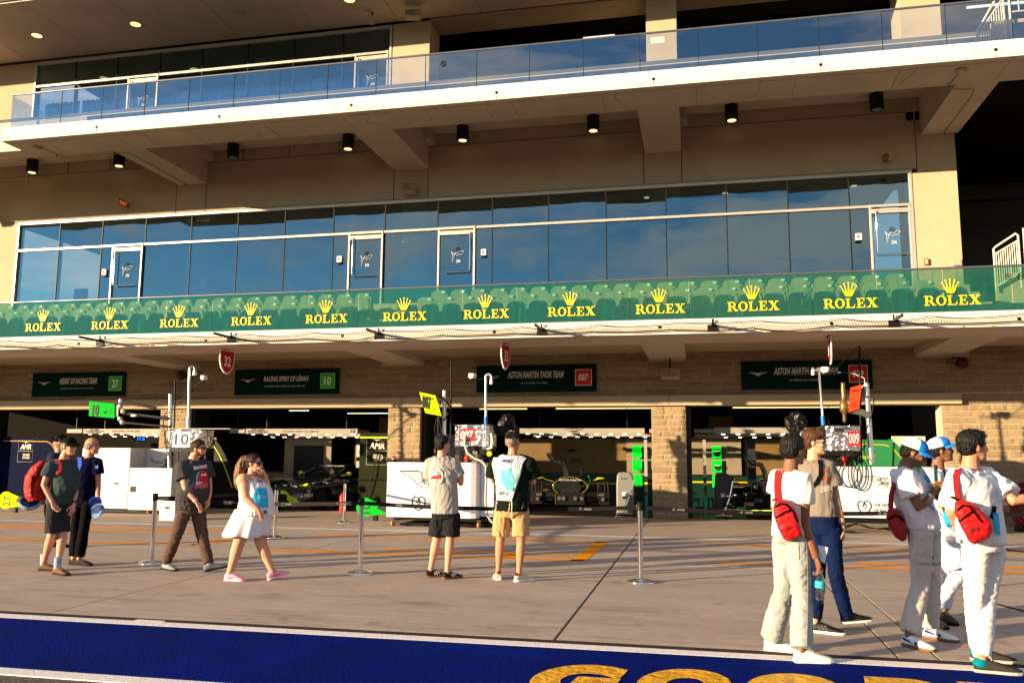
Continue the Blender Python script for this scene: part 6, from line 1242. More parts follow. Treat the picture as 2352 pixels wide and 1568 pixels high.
# ---- A: man with red backpack
KA = (60, 1000, 4.237)
A = person('older man in teal grey shirt, cargo shorts and black cap with red backpack', KA, dict(hd=(432, 196, 0), nk=(378, 305, 0), sa=(248, 392, -.15), sb=(448, 375, .16), ea=(180, 575, -.20), wa=(268, 752, -.17), fa=(300, 800, -.15), eb=(500, 600, .2), wb=(478, 770, .10), fb=(448, 900, .05),
    pv=(330, 765, 0), ha=(280, 800, -.08), hb=(375, 800, .08), ka=(258, 1078, -.06), kb=(372, 1070, .05)), [((135, 1425), (270, 1428)), ((285, 1462), (445, 1482))], (1, -.12, .02), 'pink',
    dict(belly=.075, wa=.14, wd=.16, ch=.15, cd=.13, hp=.135, hd=.13, th=.070, front=(1, -.6, 0)), (cloth('teal_grey_shirt', (.035, .052, .058)), .018, -.02, .55, .007), (cloth('charcoal_cargo_cloth', (.025, .024, .030)), .012, .012, .90, .006), HG, hands={'a': (.3, (1, 0, 0), 1), 'b': (.35, (-1, 0, 0), -1)})
cap(A, BLK, BLK, BLK); glasses(A); TANB = mat('brown_boot', (.13, .07, .035), .8, var=.15, bump=.4)
for f in A['feet']: shoe(A['t'], f[0], f[1], TANB, mat('dark_sole', (.03, .025, .02), .8), L=.30, ht=.12, w=.056)
for i, an in enumerate(A['ank']): M().tube([an-FZ*.02, an+FZ*.13], [.043, .045], 14).build('sock', mat('blue_grey_sock', (.25, .32, .42), .9, bump=.4, bs=60), A['t'])
watch(A, A['t'], BLACK, 'wb'); p = A['px']
RB = cloth('red_nylon', (.38, .008, .008), .6, bump=.6, bs=14); t = thing('backpack', 'red backpack with black straps on the back of the man in cargo shorts', 'backpack', tuple(P(*p((140, 560)), A['y']+.1)))
k = M(); n = 16
for_r = [(.30, .10), (.36, .13), (.42, .15)]; ctr = [((205, 340), .07, .10), ((165, 400), .11, .15), ((130, 480), .14, .17), ((118, 580), .145, .17), ((118, 670), .13, .16), ((128, 735), .10, .14)]
k.loft([[P(*p(c), A['y']+.02)+Vector((a*1.05*cos(2*pi*j/n), b*sin(2*pi*j/n), .02*cos(2*pi*j/n))) for j in range(n)] for c, a, b in ctr]); V, N, F = bake(k, .012, 2); V = folds(V, N, .010, (10, 10, 6)); o = bvh(put('bag', V, F, RB, t), V, F)
for pts in (((70, 480), (60, 560), (58, 640), (75, 700)), ((215, 360), (150, 420), (100, 520), (70, 600)), ((190, 560), (170, 620), (120, 650))): curve_on(o, [p(q) for q in pts], 3, BLK, 'strap', .008)
curve_on(A['top'], [p(q) for q in ((255, 305), (320, 320), (350, 370), (345, 430), (300, 470))], 7, RB, 'backpack_strap', .012)
k = M(); k.tube([P(*p(q), A['y']-.1) for q in ((200, 730), (190, 830), (205, 930))], .012, 6); k.build('loose_strap', BLK, t)
t = thing('helmet', 'blue and white helmet hanging upside down from the red backpack', 'helmet', tuple(P(*p((45, 770)), A['y'])))
HRm = frame(Vector((.5, -.6, .9))); c = P(*p((42, 765)), A['y']-.05); k = M(); k.loft([[c+HRm@Vector((.135*r*cos(2*pi*j/20), .11*z-.05, .115*r*sin(2*pi*j/20))) for j in range(20)] for r, z in ((1, 1), (1.02, .7), (.95, .35), (.7, .05), (.3, -.12))]); k.build('shell', mat('blue_white_shell', (.25, .35, .55), .3, var=.5, vs=9), t); M().disc(c+HRm@Vector((0, .061, 0)), HRm@Vector((0, 1, 0)), .118, .004, 20).build('lining', mat('navy_lining', (.01, .03, .10), .8), t)
k = M(); k.tube([c+HRm@Vector(q) for q in ((-.11, .068, 0), (0, .075, .03), (.11, .068, 0))], .009, 6); k.tube([c+HRm@Vector(q) for q in ((0, .068, .11), (.02, .075, 0), (0, .068, -.11))], .009, 6); k.build('strap', BLK, t)
# ---- B: navy polo
B = person('grey haired man in navy polo and black trousers holding blue caps', KA, dict(hd=(662, 190, 0), nk=(634, 290, 0), sa=(525, 345, .08), sb=(712, 350, -.02), ea=(500, 520, .12), wa=(505, 680, .05), fa=(510, 760, .05), eb=(722, 560, 0), wb=(722, 685, -.02), fb=(712, 760, -.05),
    pv=(572, 745, 0), ha=(520, 760, .05), hb=(625, 760, -.03), ka=(500, 1040, .05), kb=(575, 1035, -.03)), [((440, 1368), (560, 1374)), ((500, 1372), (618, 1380))], (1, .15, 0), 'tan',
    dict(ch=.15, cd=.12, wa=.145, wd=.13, hp=.135, th=.070, belly=.02, front=(.6, -1, 0)), (cloth('navy_polo_cloth', (.002, .002, .018)), .016, -.02, .55, .006), (cloth('black_trouser_cloth', (.002, .002, .0035)), .010, .02, 1.92, .006), None, hands={'b': (.7, (0, -1, 0), 1)})
k = M(); c, HR = B['hd'], B['HR']
for x in (-1, 1): k.ell(c+HR@Vector((x*.06, -.03, .0)), (.028, .06, .05), HR)
k.ell(c+HR@Vector((0, -.075, .0)), (.06, .035, .055), HR); V, N, F = bake(k, .007, 1); put('hair', folds(V, N, .004, (30, 30, 30)), F, HG, B['t'])
for f in B['feet']: shoe(B['t'], f[0], f[1], mat('dark_brown_shoe', (.035, .025, .02), .8), MATS['dark_sole'])
curve_on(B['top'], [p(q) for q in ((500, 285), (535, 310), (545, 370), (520, 425))], 9, mat('blue_strap', (.01, .06, .45), .6), 'strap', .012); print_on(B['top'], 'M', [p(q) for q in ((690, 375), (718, 375), (718, 415), (690, 415))], mat('pale_blue_print', (.3, .45, .8), .6))
for i, (q, m_, lb) in enumerate((((700, 745), mat('royal_blue', (.01, .04, .45), .6), 'royal blue cap held by the man in navy'), ((725, 825), mat('pale_blue_mesh', (.22, .38, .68), .6), 'pale blue mesh cap hanging from the hand of the man in navy'))):
    t = thing('cap', lb, 'cap', tuple(P(*p(q), B['y']-.1))); c = P(*p(q), B['y']-.09-.04*i); Rm = frame(Vector((.2, -.8, .5 if i else -.2)))
    k = M(); k.loft([[c+Rm@Vector((.085*r*cos(2*pi*j/18), z*.09, .085*r*sin(2*pi*j/18))) for j in range(18)] for r, z in ((1, .4), (1, .1), (.8, -.4), (.4, -.7))]); k.build('crown', m_, t)
    M().disc(c+Rm@Vector((0, .037, 0)), Rm@Vector((0, 1, 0)), .072, .003, 18).build('lining', mat('cap_lining_%d' % i, (.05, .1, .2) if i else (.005, .01, .1), .8), t); k = M(); k.loft([[c+Rm@Vector((.07*cos(a), .04, -.08*sin(a)-.0)) for a in [pi*j/8 for j in range(9)]], [c+Rm@Vector((.075*cos(a), .05, -.15*sin(a))) for a in [pi*j/8 for j in range(9)]]], closed=False); k.build('brim', m_, t)
# ---- man half hidden behind them
L_ = person('man in black cap half hidden behind the two older men', KA, dict(hd=(345, 150, 0), nk=(330, 240, 0), sa=(270, 300, -.08), sb=(390, 300, .1), ea=(265, 450, -.1), wa=(280, 590, -.12), eb=(400, 450, .1), wb=(390, 590, 0), pv=(320, 640, 0), ha=(285, 650, 0), hb=(350, 650, 0), ka=(290, 930, 0), kb=(345, 930, 0)),
    [((250, 1190), (330, 1195)), ((300, 1192), (385, 1196))], (-.9, -.5, 0), 'tan', dict(), (mat('dark_blue_shirt', (.01, .02, .06), .8), .016, -.02, .55, .005), (mat('dark_blue_trousers', (.008, .012, .035), .8), .014, .02, 1.9, .006), HB)
cap(L_, BLK, BLK, BLK)
for f in L_['feet']: shoe(L_['t'], f[0], f[1], BLK, BLK)
# ---- C: man in brown trousers
KC = (330, 1000, 4.127)
C_ = person('bearded man in charcoal shirt with red car print and brown trousers, walking', KC, dict(hd=(560, 212, 0), nk=(505, 305, 0), sa=(398, 385, -.14), sb=(625, 375, .14), ea=(428, 590, -.22), wa=(540, 728, -.20), fa=(605, 825, -.18), eb=(662, 560, .18), wb=(660, 700, .12), fb=(640, 790, .1),
    pv=(480, 800, 0), ha=(410, 850, -.08), hb=(560, 850, .08), ka=(330, 1090, -.12), kb=(600, 1085, .08)), [((215, 1378), (360, 1398)), ((615, 1402), (815, 1392))], (1, .0, 0), 'pink',
    dict(belly=.08, wa=.20, wd=.175, ch=.19, cd=.15, hp=.165, hd=.15, th=.082, kn=.060, cf=.058, ua=.056, el=.043, front=(1, -.9, 0), vol=1.03, nk=.066), (cloth('charcoal_cotton', (.045, .044, .05)), .022, -.08, .62, .010), (cloth('brown_canvas', (.085, .052, .038)), .010, .018, 1.95, .008), HBR, hands={'a': (.35, (-1, 0, -.3), 1), 'b': (.4, (-1, 0, 0), -1)})
glasses(C_); p = C_['px']; T_ = C_['top']; k = M(); c, HR = C_['hd'], C_['HR']
k.ell(c+HR@Vector((0, .055, -.085)), (.046, .042, .034), HR); k.ell(c+HR@Vector((.045, .02, -.06)), (.018, .035, .04), HR); k.ell(c+HR@Vector((-.045, .02, -.06)), (.018, .035, .04), HR); V, N, F = bake(k, .007, 1); put('beard', folds(V, N, .004, (40, 40, 40)), F, mat('red_brown_beard', (.09, .03, .015), .7, bump=1, bs=80), C_['t'])
patch(T_, 'print', [p((548, 440)), p((530, 480)), p((540, 560))], [p((600, 420)), p((590, 480)), p((590, 560))], 4, mat('print_blue', (.12, .30, .45), .7)); patch(T_, 'print', [p((575, 430)), p((556, 470)), p((548, 520)), p((560, 540))], [p((640, 425)), p((648, 470)), p((650, 530)), p((640, 548))], 6, mat('print_red', (.45, .01, .015), .6), .009)
patch(T_, 'print', [p((585, 455)), p((585, 470))], [p((632, 452)), p((632, 468))], 4, WHT, .012)
patch(T_, 'print', [p((515, 385)), p((512, 418))], [p((640, 365)), p((640, 398))], 6, mat('print_pink', (.55, .12, .14), .7)); print_on(T_, 'RACING', [p((512, 380)), p((640, 362)), p((640, 395)), p((512, 412))], WHT, .012, .02); print_on(T_, 'SPEED', [p((515, 548)), p((650, 545)), p((650, 590)), p((515, 595))], MATS['print_pink'], .009, .05, .3); print_on(T_, 'DAY', [p((530, 530)), p((600, 530)), p((600, 552)), p((530, 552))], WHT, .012, .03, .3)
for f, l in zip(C_['feet'], (0, .16)): shoe(C_['t'], f[0], f[1], mat('grey_blue_runner', (.20, .24, .27), .7, var=.25, vs=12), MATS['dark_sole'], lift=l, L=.31)
M().tube([C_['Q']['wa']-(C_['Q']['wa']-C_['Q']['ea']).normalized()*.04, C_['Q']['wa']-(C_['Q']['wa']-C_['Q']['ea']).normalized()*.032], .034, 16).build('bracelet', WHT, C_['t'])
# ---- D: woman in white
D = person('woman in white bib and short white dress with brown ponytail, holding a phone', KC, dict(hd=(1094, 352, 0), nk=(1072, 462, 0), sa=(990, 520, -.15), sb=(1150, 505, .15), ea=(1020, 690, -.22), wa=(1135, 790, -.20), fa=(1185, 880, -.18), eb=(1222, 610, .12), wb=(1198, 460, .02), fb=(1165, 385, -.04),
    pv=(1090, 840, 0), ha=(1030, 880, -.09), hb=(1140, 880, .09), ka=(945, 1130, -.10), kb=(1165, 1130, .08)), [((818, 1485), (965, 1492)), ((1232, 1482), (1400, 1470))], (1, .0, -.02), 'pink',
    dict(belly=.06, wa=.20, wd=.185, ch=.175, cd=.165, hp=.20, hd=.18, th=.115, kn=.075, cf=.072, an=.042, ua=.074, el=.052, wr=.030, front=(1, -.8, 0), nk=.055, vol=1.0), None, None, mat('dark_brown_hair', (.035, .016, .009), .4, var=.3, bump=1, bs=60), hands={'a': (.35, (-1, 0, -.3), 1), 'b': (.8, (-.8, -.3, 0), 1)}, hs=.97)
WHC = cloth('white_cotton', (.66, .64, .66), .8, .03, .4, 7); WHS = cloth('white_skirt_cloth', (.60, .58, .64), .8, .03, .2, 7); p = D['px']; Q = D['Q']; nk, pv = Q['nk'], Q['pv']; s1 = (Q['sb']-Q['sa']); s1.z = 0; s1.normalize(); fw = D['fwd']
k = M(); n = 28
def ringd(c, a, b, off=0): return [Vector(c)+fw*off+s1*(a*cos(2*pi*j/n))+fw*(b*sin(2*pi*j/n)) for j in range(n)]
k.loft([ringd(pv.lerp(nk, f), a, b, o) for f, a, b, o in ((-.02, .235, .235, .03), (.15, .225, .225, .05), (.35, .215, .215, .07), (.55, .205, .205, .06), (.75, .19, .19, .02), (.88, .165, .14, 0), (.96, .11, .085, 0))]); V, N, F = bake(k, .010, 2); V = folds(V, N, .010, seed=2); T_ = bvh(put('bib_top', V, F, WHC, D['t']), V, F)
n2 = 72; hm = 1062; k = M(); rings = []
for i in range(9):
    f = i/8; c = pv.lerp(P(*p((1022, 1050)), D['y']), f*1.0)+FZ*.06*(1-f); a = .225+.06*f
    rings.append([c+s1*((a+.018*f*sin(11*2*pi*j/n2+.8*sin(3*2*pi*j/n2)))*cos(2*pi*j/n2))+fw*((a+.012+.018*f*sin(11*2*pi*j/n2+.8*sin(3*2*pi*j/n2)))*sin(2*pi*j/n2))+FZ*(.012*sin(5*2*pi*j/n2)*f) for j in range(n2)])
k.loft(rings, cap=False); o = k.build('pleated_skirt', WHS, D['t']); so = o.modifiers.new('thick', 'SOLIDIFY'); so.thickness = .004
patch(T_, 'print', [p((1108, 590)), p((1085, 700)), p((1092, 775))], [p((1218, 590)), p((1232, 700)), p((1236, 780))], 8, mat('turquoise_print', (.03, .38, .62), .7), .008); print_on(T_, 'COTA', [p((1135, 655)), p((1215, 655)), p((1215, 695)), p((1135, 695))], mat('pale_turquoise', (.3, .6, .7), .7), .012); print_on(T_, 'WEC', [p((1125, 510)), p((1185, 512)), p((1185, 535)), p((1125, 533))], mat('navy_print', (.01, .02, .15), .7), .012, .03, .3); print_on(T_, 'MID', [p((1190, 805)), p((1226, 805)), p((1226, 840)), p((1190, 840))], MATS['navy_print'], .012, .03)
patch(T_, 'print', [p((895, 640)), p((890, 720))], [p((930, 640)), p((925, 710))], 3, mat('mint_print', (.45, .68, .60), .7), .008)
PK = mat('pink_trainer', (.78, .30, .45), .5); PKS = mat('pale_pink_sole', (.75, .45, .55), .6)
for f, l in zip(D['feet'], (0, .22)):
    o = shoe(D['t'], f[0], f[1], PK, PKS, lift=l, L=.27)
    h_, t_ = f; d = (t_-h_); d.z = 0; d.normalize(); x = Vector((d.y, -d.x, 0)); dd = (d*cos(l)+FZ*sin(l)); U = x.cross(dd); U = U if U.z > 0 else -U
    sx = 1 if x.y < 0 else -1; M().add([h_+dd*.05+x*(sx*.051)+U*.045, h_+dd*.09+x*(sx*.053)+U*.035, h_+dd*.17+x*(sx*.052)+U*.055, h_+dd*.09+x*(sx*.050)+U*.052], [(0, 1, 2, 3)]).build('shoe_mark', mat('crimson_mark', (.7, .01, .08), .5), o)
k = M(); c, HR = D['hd'], D['HR']; k.tube([c+HR@Vector(q) for q in ((0, -.08, .07), (0, -.14, .05), (0, -.18, -.04), (0, -.20, -.15), (0, -.215, -.26), (0, -.20, -.34))], [.03, .05, .065, .06, .045, .015], 14); V, N, F = bake(k, .008, 1); put('ponytail', folds(V, N, .008, (45, 45, 5)), F, mat('sunlit_brown_hair', (.14, .07, .03), .4, var=.4, vs=20, bump=1, bs=50, stretch=(1, 1, .15)), D['t']); M().ell(c+HR@Vector((0, -.10, .075)), (.02, .015, .02)).build('hair_tie', PK, D['t']); glasses(D)
phone('phone held at the mouth of the woman in white', P(*p((1162, 425)), D['y']-.03), (0, -.3, 1), (-.5, -1, 0))
# ---- E: man photographing
KE = (900, 990, 4.02)
E_ = person('man in pale grey shirt and black shorts seen from behind, raising a phone', KE, dict(hd=(553, 205, 0), nk=(540, 312, 0), sa=(440, 385, 0), sb=(640, 390, 0), ea=(455, 560, .22), wa=(600, 440, .42), fa=(650, 400, .45), eb=(728, 575, .10), wb=(728, 430, .30), fb=(708, 365, .36),
    pv=(578, 850, 0), ha=(525, 880, 0), hb=(640, 880, 0), ka=(495, 1105, .02), kb=(622, 1105, 0)), [((400, 1455), (535, 1448)), ((560, 1475), (700, 1462))], (.62, .78, .05), 'pink',
    dict(ch=.165, cd=.12, wa=.155, wd=.125, hp=.15, hd=.13, th=.076, ua=.048, front=(0, 1, 0), vol=1.0), (cloth('pale_grey_cotton', (.30, .28, .28)), .026, -.05, .62, .012), (cloth('black_sport_cloth', (.014, .014, .015)), .022, .03, .82, .010), HB, hands={'b': (.7, (-1, .1, 0), 1), 'a': (.7, (1, .1, 0), 1)})
p = E_['px']; T_ = E_['top']; patch(T_, 'print', [p((445, 508)), p((447, 530))], [p((528, 490)), p((530, 528))], 6, mat('print_scarlet', (.65, .03, .02), .7)); patch(T_, 'print', [p((440, 470)), p((438, 498))], [p((500, 462)), p((500, 492))], 4, WHT, .008)
for q in ((432, 520), (435, 480), (447, 465)): patch(T_, 'print', [p(q), p((q[0]-2, q[1]+14))], [p((q[0]+12, q[1])), p((q[0]+10, q[1]+14))], 2, mat('print_teal', (.05, .4, .5), .7), .01)
k = [(490+62*cos(a), 510+75*sin(a)) for a in [2*pi*i/18 for i in range(-4, 6)]]; curve_on(T_, [p(q) for q in k], 4, mat('print_faint', (.55, .54, .52), .8), 'print', .008, 2)
print_on(T_, 'RACE', [p((455, 548)), p((490, 546)), p((490, 572)), p((455, 574))], mat('print_faint'), .01, .02)
SAM = mat('black_leather', (.008, .008, .009), .5); GUM = mat('gum_sole', (.16, .075, .03), .6)
for f in E_['feet']: shoe(E_['t'], f[0], f[1], SAM, GUM, L=.28, stripe=WHT)
phone('phone in the raised hands of the man in the grey shirt', P(*p((690, 350)), E_['y']+.42), (0, 0, 1), (.2, 1, 0))
# ---- F: man in bib seen from behind
F_ = person('man in black cap, dark green shirt, white bib and tan shorts seen from behind', KE, dict(hd=(1217, 176, 0), nk=(1212, 285, 0), sa=(1052, 385, 0), sb=(1372, 390, 0), ea=(1025, 545, .10), wa=(1085, 520, .35), fa=(1120, 490, .42), eb=(1408, 560, .08), wb=(1340, 520, .34), fb=(1310, 490, .42),
    pv=(1205, 830, 0), ha=(1120, 850, 0), hb=(1285, 850, 0), ka=(1095, 1120, 0), kb=(1292, 1120, 0)), [((1080, 1485), (1052, 1440)), ((1238, 1500), (1385, 1485))], (.45, .9, .02), 'tan',
    dict(ch=.20, cd=.14, wa=.19, wd=.15, hp=.19, hd=.15, ua=.056, front=(0, 1, 0)), (cloth('dark_green_shirt', (.005, .009, .006)), .024, -.02, .72, .010), (cloth('tan_cotton', (.42, .26, .12)), .022, .012, .80, .009), mat('short_grey_hair', (.30, .22, .18), .7, bump=.6, bs=80), hands={'a': (.6, (1, 0, 0), 1), 'b': (.6, (-1, 0, 0), 1)})
cap(F_, BLK, BLK, BLK, 1.04); p = F_['px']; T_ = F_['top']; print_on(F_['body'], 'CAP', [p((1190, 152)), p((1225, 152)), p((1225, 168)), p((1190, 168))], mat('dark_green_print', (.01, .15, .04), .6), .06)
BIB = cloth('white_bib_cloth', (.58, .58, .64), .7, .04, .5, 6)
o = patch(T_, 'bib', [p((1125, 286)), p((1040, 310)), p((1015, 385)), p((1035, 480)), p((1050, 600)), p((1060, 730))], [p((1240, 286)), p((1345, 330)), p((1310, 385)), p((1290, 480)), p((1250, 600)), p((1205, 740))], 14, BIB, .018, rows=5)
if o: so = o.modifiers.new('thick', 'SOLIDIFY'); so.thickness = .005
patch(T_, 'bib_print', [p((1055, 425)), p((1045, 500)), p((1055, 640))], [p((1290, 430)), p((1275, 500)), p((1235, 610))], 8, mat('mint_print'), .028, rows=4)
patch(T_, 'bib_print', [p((1170, 425)), p((1150, 540)), p((1140, 630))], [p((1200, 425)), p((1225, 540)), p((1215, 645))], 5, mat('teal_print', (.10, .50, .55), .7), .032, rows=4); patch(T_, 'bib_print', [p((1105, 425)), p((1100, 520)), p((1115, 610))], [p((1140, 425)), p((1150, 520)), p((1140, 600))], 4, MATS['teal_print'], .032, rows=4)
print_on(T_, 'WEC', [p((1108, 345)), p((1212, 345)), p((1212, 375)), p((1108, 372))], MATS['navy_print'], .034, .03, .4); print_on(T_, 'WORLD ENDURANCE', [p((1115, 377)), p((1195, 379)), p((1195, 386)), p((1115, 385))], MATS['navy_print'], .034); print_on(T_, 'RO 6', [p((1086, 648)), p((1166, 650)), p((1162, 684)), p((1084, 680))], FB, .034, .02)
k = M(); k.tube([hit(T_, *p(q), .03) or P(*p(q), F_['y']-.18) for q in ((1203, 735), (1205, 790), (1203, 840))]+[P(*p((1198, 910)), F_['y']-.2)], .005, 5); k.tube([hit(T_, *p(q), .03) or P(*p(q), F_['y']-.18) for q in ((1058, 725), (1056, 780), (1055, 825))], .004, 5); k.build('bib_cord', WHT, F_['t'])
CRS = mat('cream_suede', (.55, .45, .33), .8)
for f in F_['feet']: o = shoe(F_['t'], f[0], f[1], CRS, WHT, L=.29); d = (f[1]-f[0]).normalized(); M().ell(f[0]+d*.008+FZ*.095, (.03, .03, .02)).build('heel_tab', mat('maroon_tab', (.18, .01, .02), .6), o)
# ---- G: man in pale jeans with red bag
KG = (1750, 980, 2.703)
G_ = person('man in white shirt and pale wide jeans with red sling bag, seen from behind', KG, dict(hd=(300, 200, 0), nk=(272, 322, 0), sa=(200, 372, .13), sb=(362, 388, -.12), ea=(178, 560, .20), wa=(230, 640, .38), fa=(270, 620, .45), eb=(368, 680, -.10), wb=(442, 890, -.10), fb=(470, 985, -.10),
    pv=(280, 745, 0), ha=(235, 790, .05), hb=(325, 790, -.05), ka=(232, 1090, .04), kb=(350, 1100, -.03)), [((112, 1468), (280, 1480)), ((305, 1545), (525, 1548))], (.80, .6, -.03), 'brown',
    dict(ch=.155, cd=.12, wa=.125, wd=.115, hp=.135, hd=.13, th=.076, cf=.055, ua=.046, el=.038, wr=.028, front=(.3, 1, 0), vol=1.07, hairamp=.006), (cloth('cream_white_cotton', (.66, .61, .56)), .018, .0, .50, .007), (jeans_mat('pale_washed_denim', (.30, .33, .32)), .012, .042, 1.97, .007), HB, hands={'b': (.95, (-.7, -.2, 0), -1)})
p = G_['px']; REDN = cloth('bright_red_nylon', (.52, .006, .008), .55, bump=.5, bs=10)
for f in G_['feet']: shoe(G_['t'], f[0], f[1], mat('white_canvas_shoe', (.72, .69, .63), .7, var=.06), mat('off_white_sole', (.68, .64, .58), .6), L=.30)
patch(G_['bot'], 'back_pocket', [p((262, 765)), p((256, 870)), p((290, 893))], [p((328, 775)), p((332, 890)), p((292, 894))], 4, jeans_mat('pale_washed_denim', ()), .008)
curve_on(G_['bot'], [p(q) for q in ((380, 800), (385, 900), (388, 1100), (385, 1300), (380, 1450))], 2, mat('seam_thread', (.22, .24, .23), .9), 'side_seam', .004)
for m_ in (G_,): curve_on(m_['bot'], [p(q) for q in ((165, 735), (260, 750), (360, 745))], 5, mat('waist_denim', (.28, .31, .30), .9), 'waistband', .006)
def sling(lb, R, T_, strap, quad, mt, ww, logo=True, dep=.10, zips=((.32, .0, 1.0), (.12, .15, .85))):
    """bag body following the given outline, laid on the back"""
    p = R['px']; c0 = [hit(T_, *p(q), .0) for q in quad]; yy = min([q.y for q in c0 if q] or [R['y']-.15])-.02
    t = thing('sling_bag', lb, 'bag', tuple(P(*p(quad[0]), yy))); n = len(quad); C = Vector((sum(p(q)[0] for q in quad)/n, sum(p(q)[1] for q in quad)/n, 0)); k = M(); rings = []
    for f, o in ((.94, .07), (1.0, .0), (1.0, -dep*.55), (.93, -dep*.85), (.75, -dep), (.4, -dep*1.06)):
        rings.append([P(C.x+(p(q)[0]-C.x)*f, C.y+(p(q)[1]-C.y)*f, yy+o) for q in quad])
    k.loft(rings); V, N, F = bake(k, .010, 3); V = folds(V, N, .006, (9, 9, 9)); o = bvh(put('bag', V, F, mt, t), V, F)
    a, b, c, d = [Vector(p(q)) for q in (quad[0], quad[2], quad[len(quad)//2], quad[-2])]
    return t, o
curve_on(G_['top'], [p(q) for q in ((228, 308), (200, 350), (195, 430), (200, 520))], 15, REDN, 'sling_strap', .014)
bt, bo = sling('bright red sling bag on the back of the man in pale jeans', G_, G_['top'], None, [(185, 515), (225, 512), (275, 545), (310, 590), (330, 650), (352, 740), (262, 778), (235, 760), (200, 690), (175, 620), (170, 560)], REDN, 15)
curve_on(bo, [p(q) for q in ((185, 628), (230, 600), (285, 575))], 4, BLK, 'zip', .008); curve_on(bo, [p(q) for q in ((180, 560), (215, 540), (255, 545), (295, 590), (325, 655))], 4, BLK, 'zip', .008); print_on(bo, 'SPORT', [p((240, 690)), p((302, 678)), p((305, 700)), p((243, 712))], FB, .01, .02, .3)
k = M(); k.tube([p_ for p_ in (P(*p((200, 515)), G_['y']-.2), P(*p((180, 512)), G_['y']-.2), P(*p((165, 520)), G_['y']-.15))], .008, 6); k.build('strap_loop', BLK, bt)
def bottle(lb, c, ax, s=1.0, lab=mat('turquoise_label', (.02, .45, .42), .5), capm=WHT):
    t = thing('water_bottle', lb, 'bottle', tuple(c)); Rm = frame(Vector((0, -1, 0)) if abs(Vector(ax).normalized().y) < .9 else Vector((1, 0, 0)), Vector(ax)); ax = Vector(ax).normalized(); x = ax.cross(Vector((0, 1, 0))).normalized(); y = ax.cross(x); RR = Matrix((x, y, ax)).transposed()
    PL = glass('clear_plastic', (.86, .90, .92), r0=.12) if 'clear_plastic' not in MATS else MATS['clear_plastic']
    M().lathe(c, [(.02*s, -.115*s), (.031*s, -.11*s), (.033*s, -.08*s), (.030*s, -.06*s), (.033*s, -.04*s), (.033*s, .03*s), (.030*s, .05*s), (.012*s, .085*s), (.012*s, .10*s)], 18, R=RR).build('bottle', PL, t); M().lathe(c, [(.0335*s, -.01*s), (.0335*s, .035*s)], 18, R=RR).build('label', lab, t); M().lathe(c, [(.014*s, .095*s), (.014*s, .115*s)], 14, R=RR).build('bottle_cap', capm, t); return t
bottle('water bottle with turquoise label held by the man in pale jeans', P(*p((463, 1062)), G_['y']-.12), (.1, 0, 1), 1.15)
t = thing('paper', 'folded white paper held beside the water bottle', 'paper', tuple(P(*p((480, 850)), G_['y']+.0))); k = M(); k.add([P(*p(q), G_['y']-.06) for q in ((450, 800), (516, 818), (495, 920), (470, 900))]+[P(*p(q), G_['y']-.02) for q in ((450, 800), (516, 818), (495, 920), (470, 900))], [(0, 1, 2, 3), (7, 6, 5, 4), (0, 4, 5, 1), (1, 5, 6, 2), (2, 6, 7, 3)]); k.build('sheet', mat('white_paper', (.72, .70, .78), .8), t); M().add([P(*p(q), G_['y']-.063) for q in ((455, 850), (480, 860), (475, 895), (462, 890))], [(0, 1, 2, 3)]).build('print', MATS['mint_print'], t)
# ---- H: man in grey longhorn shirt
H_ = person('smiling man in white sunglasses, grey shirt with orange print and dark jeans, walking', KG, dict(hd=(432, 150, 0), nk=(420, 250, 0), sa=(372, 300, .08), sb=(520, 305, -.06), ea=(360, 480, .14), wa=(372, 620, .1), eb=(572, 520, -.06), wb=(612, 690, -.03), fb=(612, 800, -.03),
    pv=(492, 690, 0), ha=(450, 720, .06), hb=(540, 720, -.04), ka=(450, 1010, .08), kb=(565, 985, -.05)), [((395, 1350), (510, 1362)), ((608, 1338), (820, 1330))], (1, -.28, 0), 'light',
    dict(ch=.165, cd=.12, wa=.14, wd=.12, hp=.135, hd=.12, th=.074, ua=.043, el=.034, front=(.7, -.8, 0), vol=1.08, fringe=1, hairamp=.007), (cloth('warm_grey_cotton', (.17, .145, .125)), .022, .02, .58, .008), (jeans_mat('dark_blue_denim', (.0035, .010, .048)), .008, .012, 1.95, .007), mat('chestnut_hair', (.07, .028, .012), .45, var=.3, bump=1, bs=50), hands={'b': (.4, (-1, 0, 0), -1)})
p = H_['px']; glasses(H_, GLS, WHT); T_ = H_['top']; WR = 'wb'; watch(H_, H_['t'], BLACK, 'wb')
M().ell(H_['hd']+H_['HR']@Vector((0, .0965, -.067)), (.019, .004, .006), H_['HR']).build('teeth', mat('teeth', (.8, .78, .72), .3), H_['body'])
curve_on(T_, [p(q) for q in ((455, 245), (470, 300), (468, 360), (440, 410), (405, 435))], 9, BLK, 'bag_strap', .014)
OP = mat('burnt_orange_print', (.32, .08, .03), .7); patch(T_, 'print', [p((478, 368)), p((490, 384))], [p((525, 366)), p((512, 384))], 4, OP, .008); patch(T_, 'print', [p((490, 384)), p((494, 415))], [p((512, 384)), p((506, 415))], 3, OP, .008); print_on(T_, 'TEXAS', [p((470, 305)), p((512, 312)), p((512, 345)), p((470, 338))], OP, .01, .03)
print_on(T_, 'LONGHORNS', [p((468, 432)), p((542, 420)), p((545, 455)), p((470, 470))], mat('print_faint'), .01, .01)
for f, l in zip(H_['feet'], (0, .06)): shoe(H_['t'], f[0]+FZ*(.05 if l else 0), f[1], SAM, WHT, lift=l, L=.31, stripe=mat('dark_grey_stripe', (.06, .06, .05), .6))
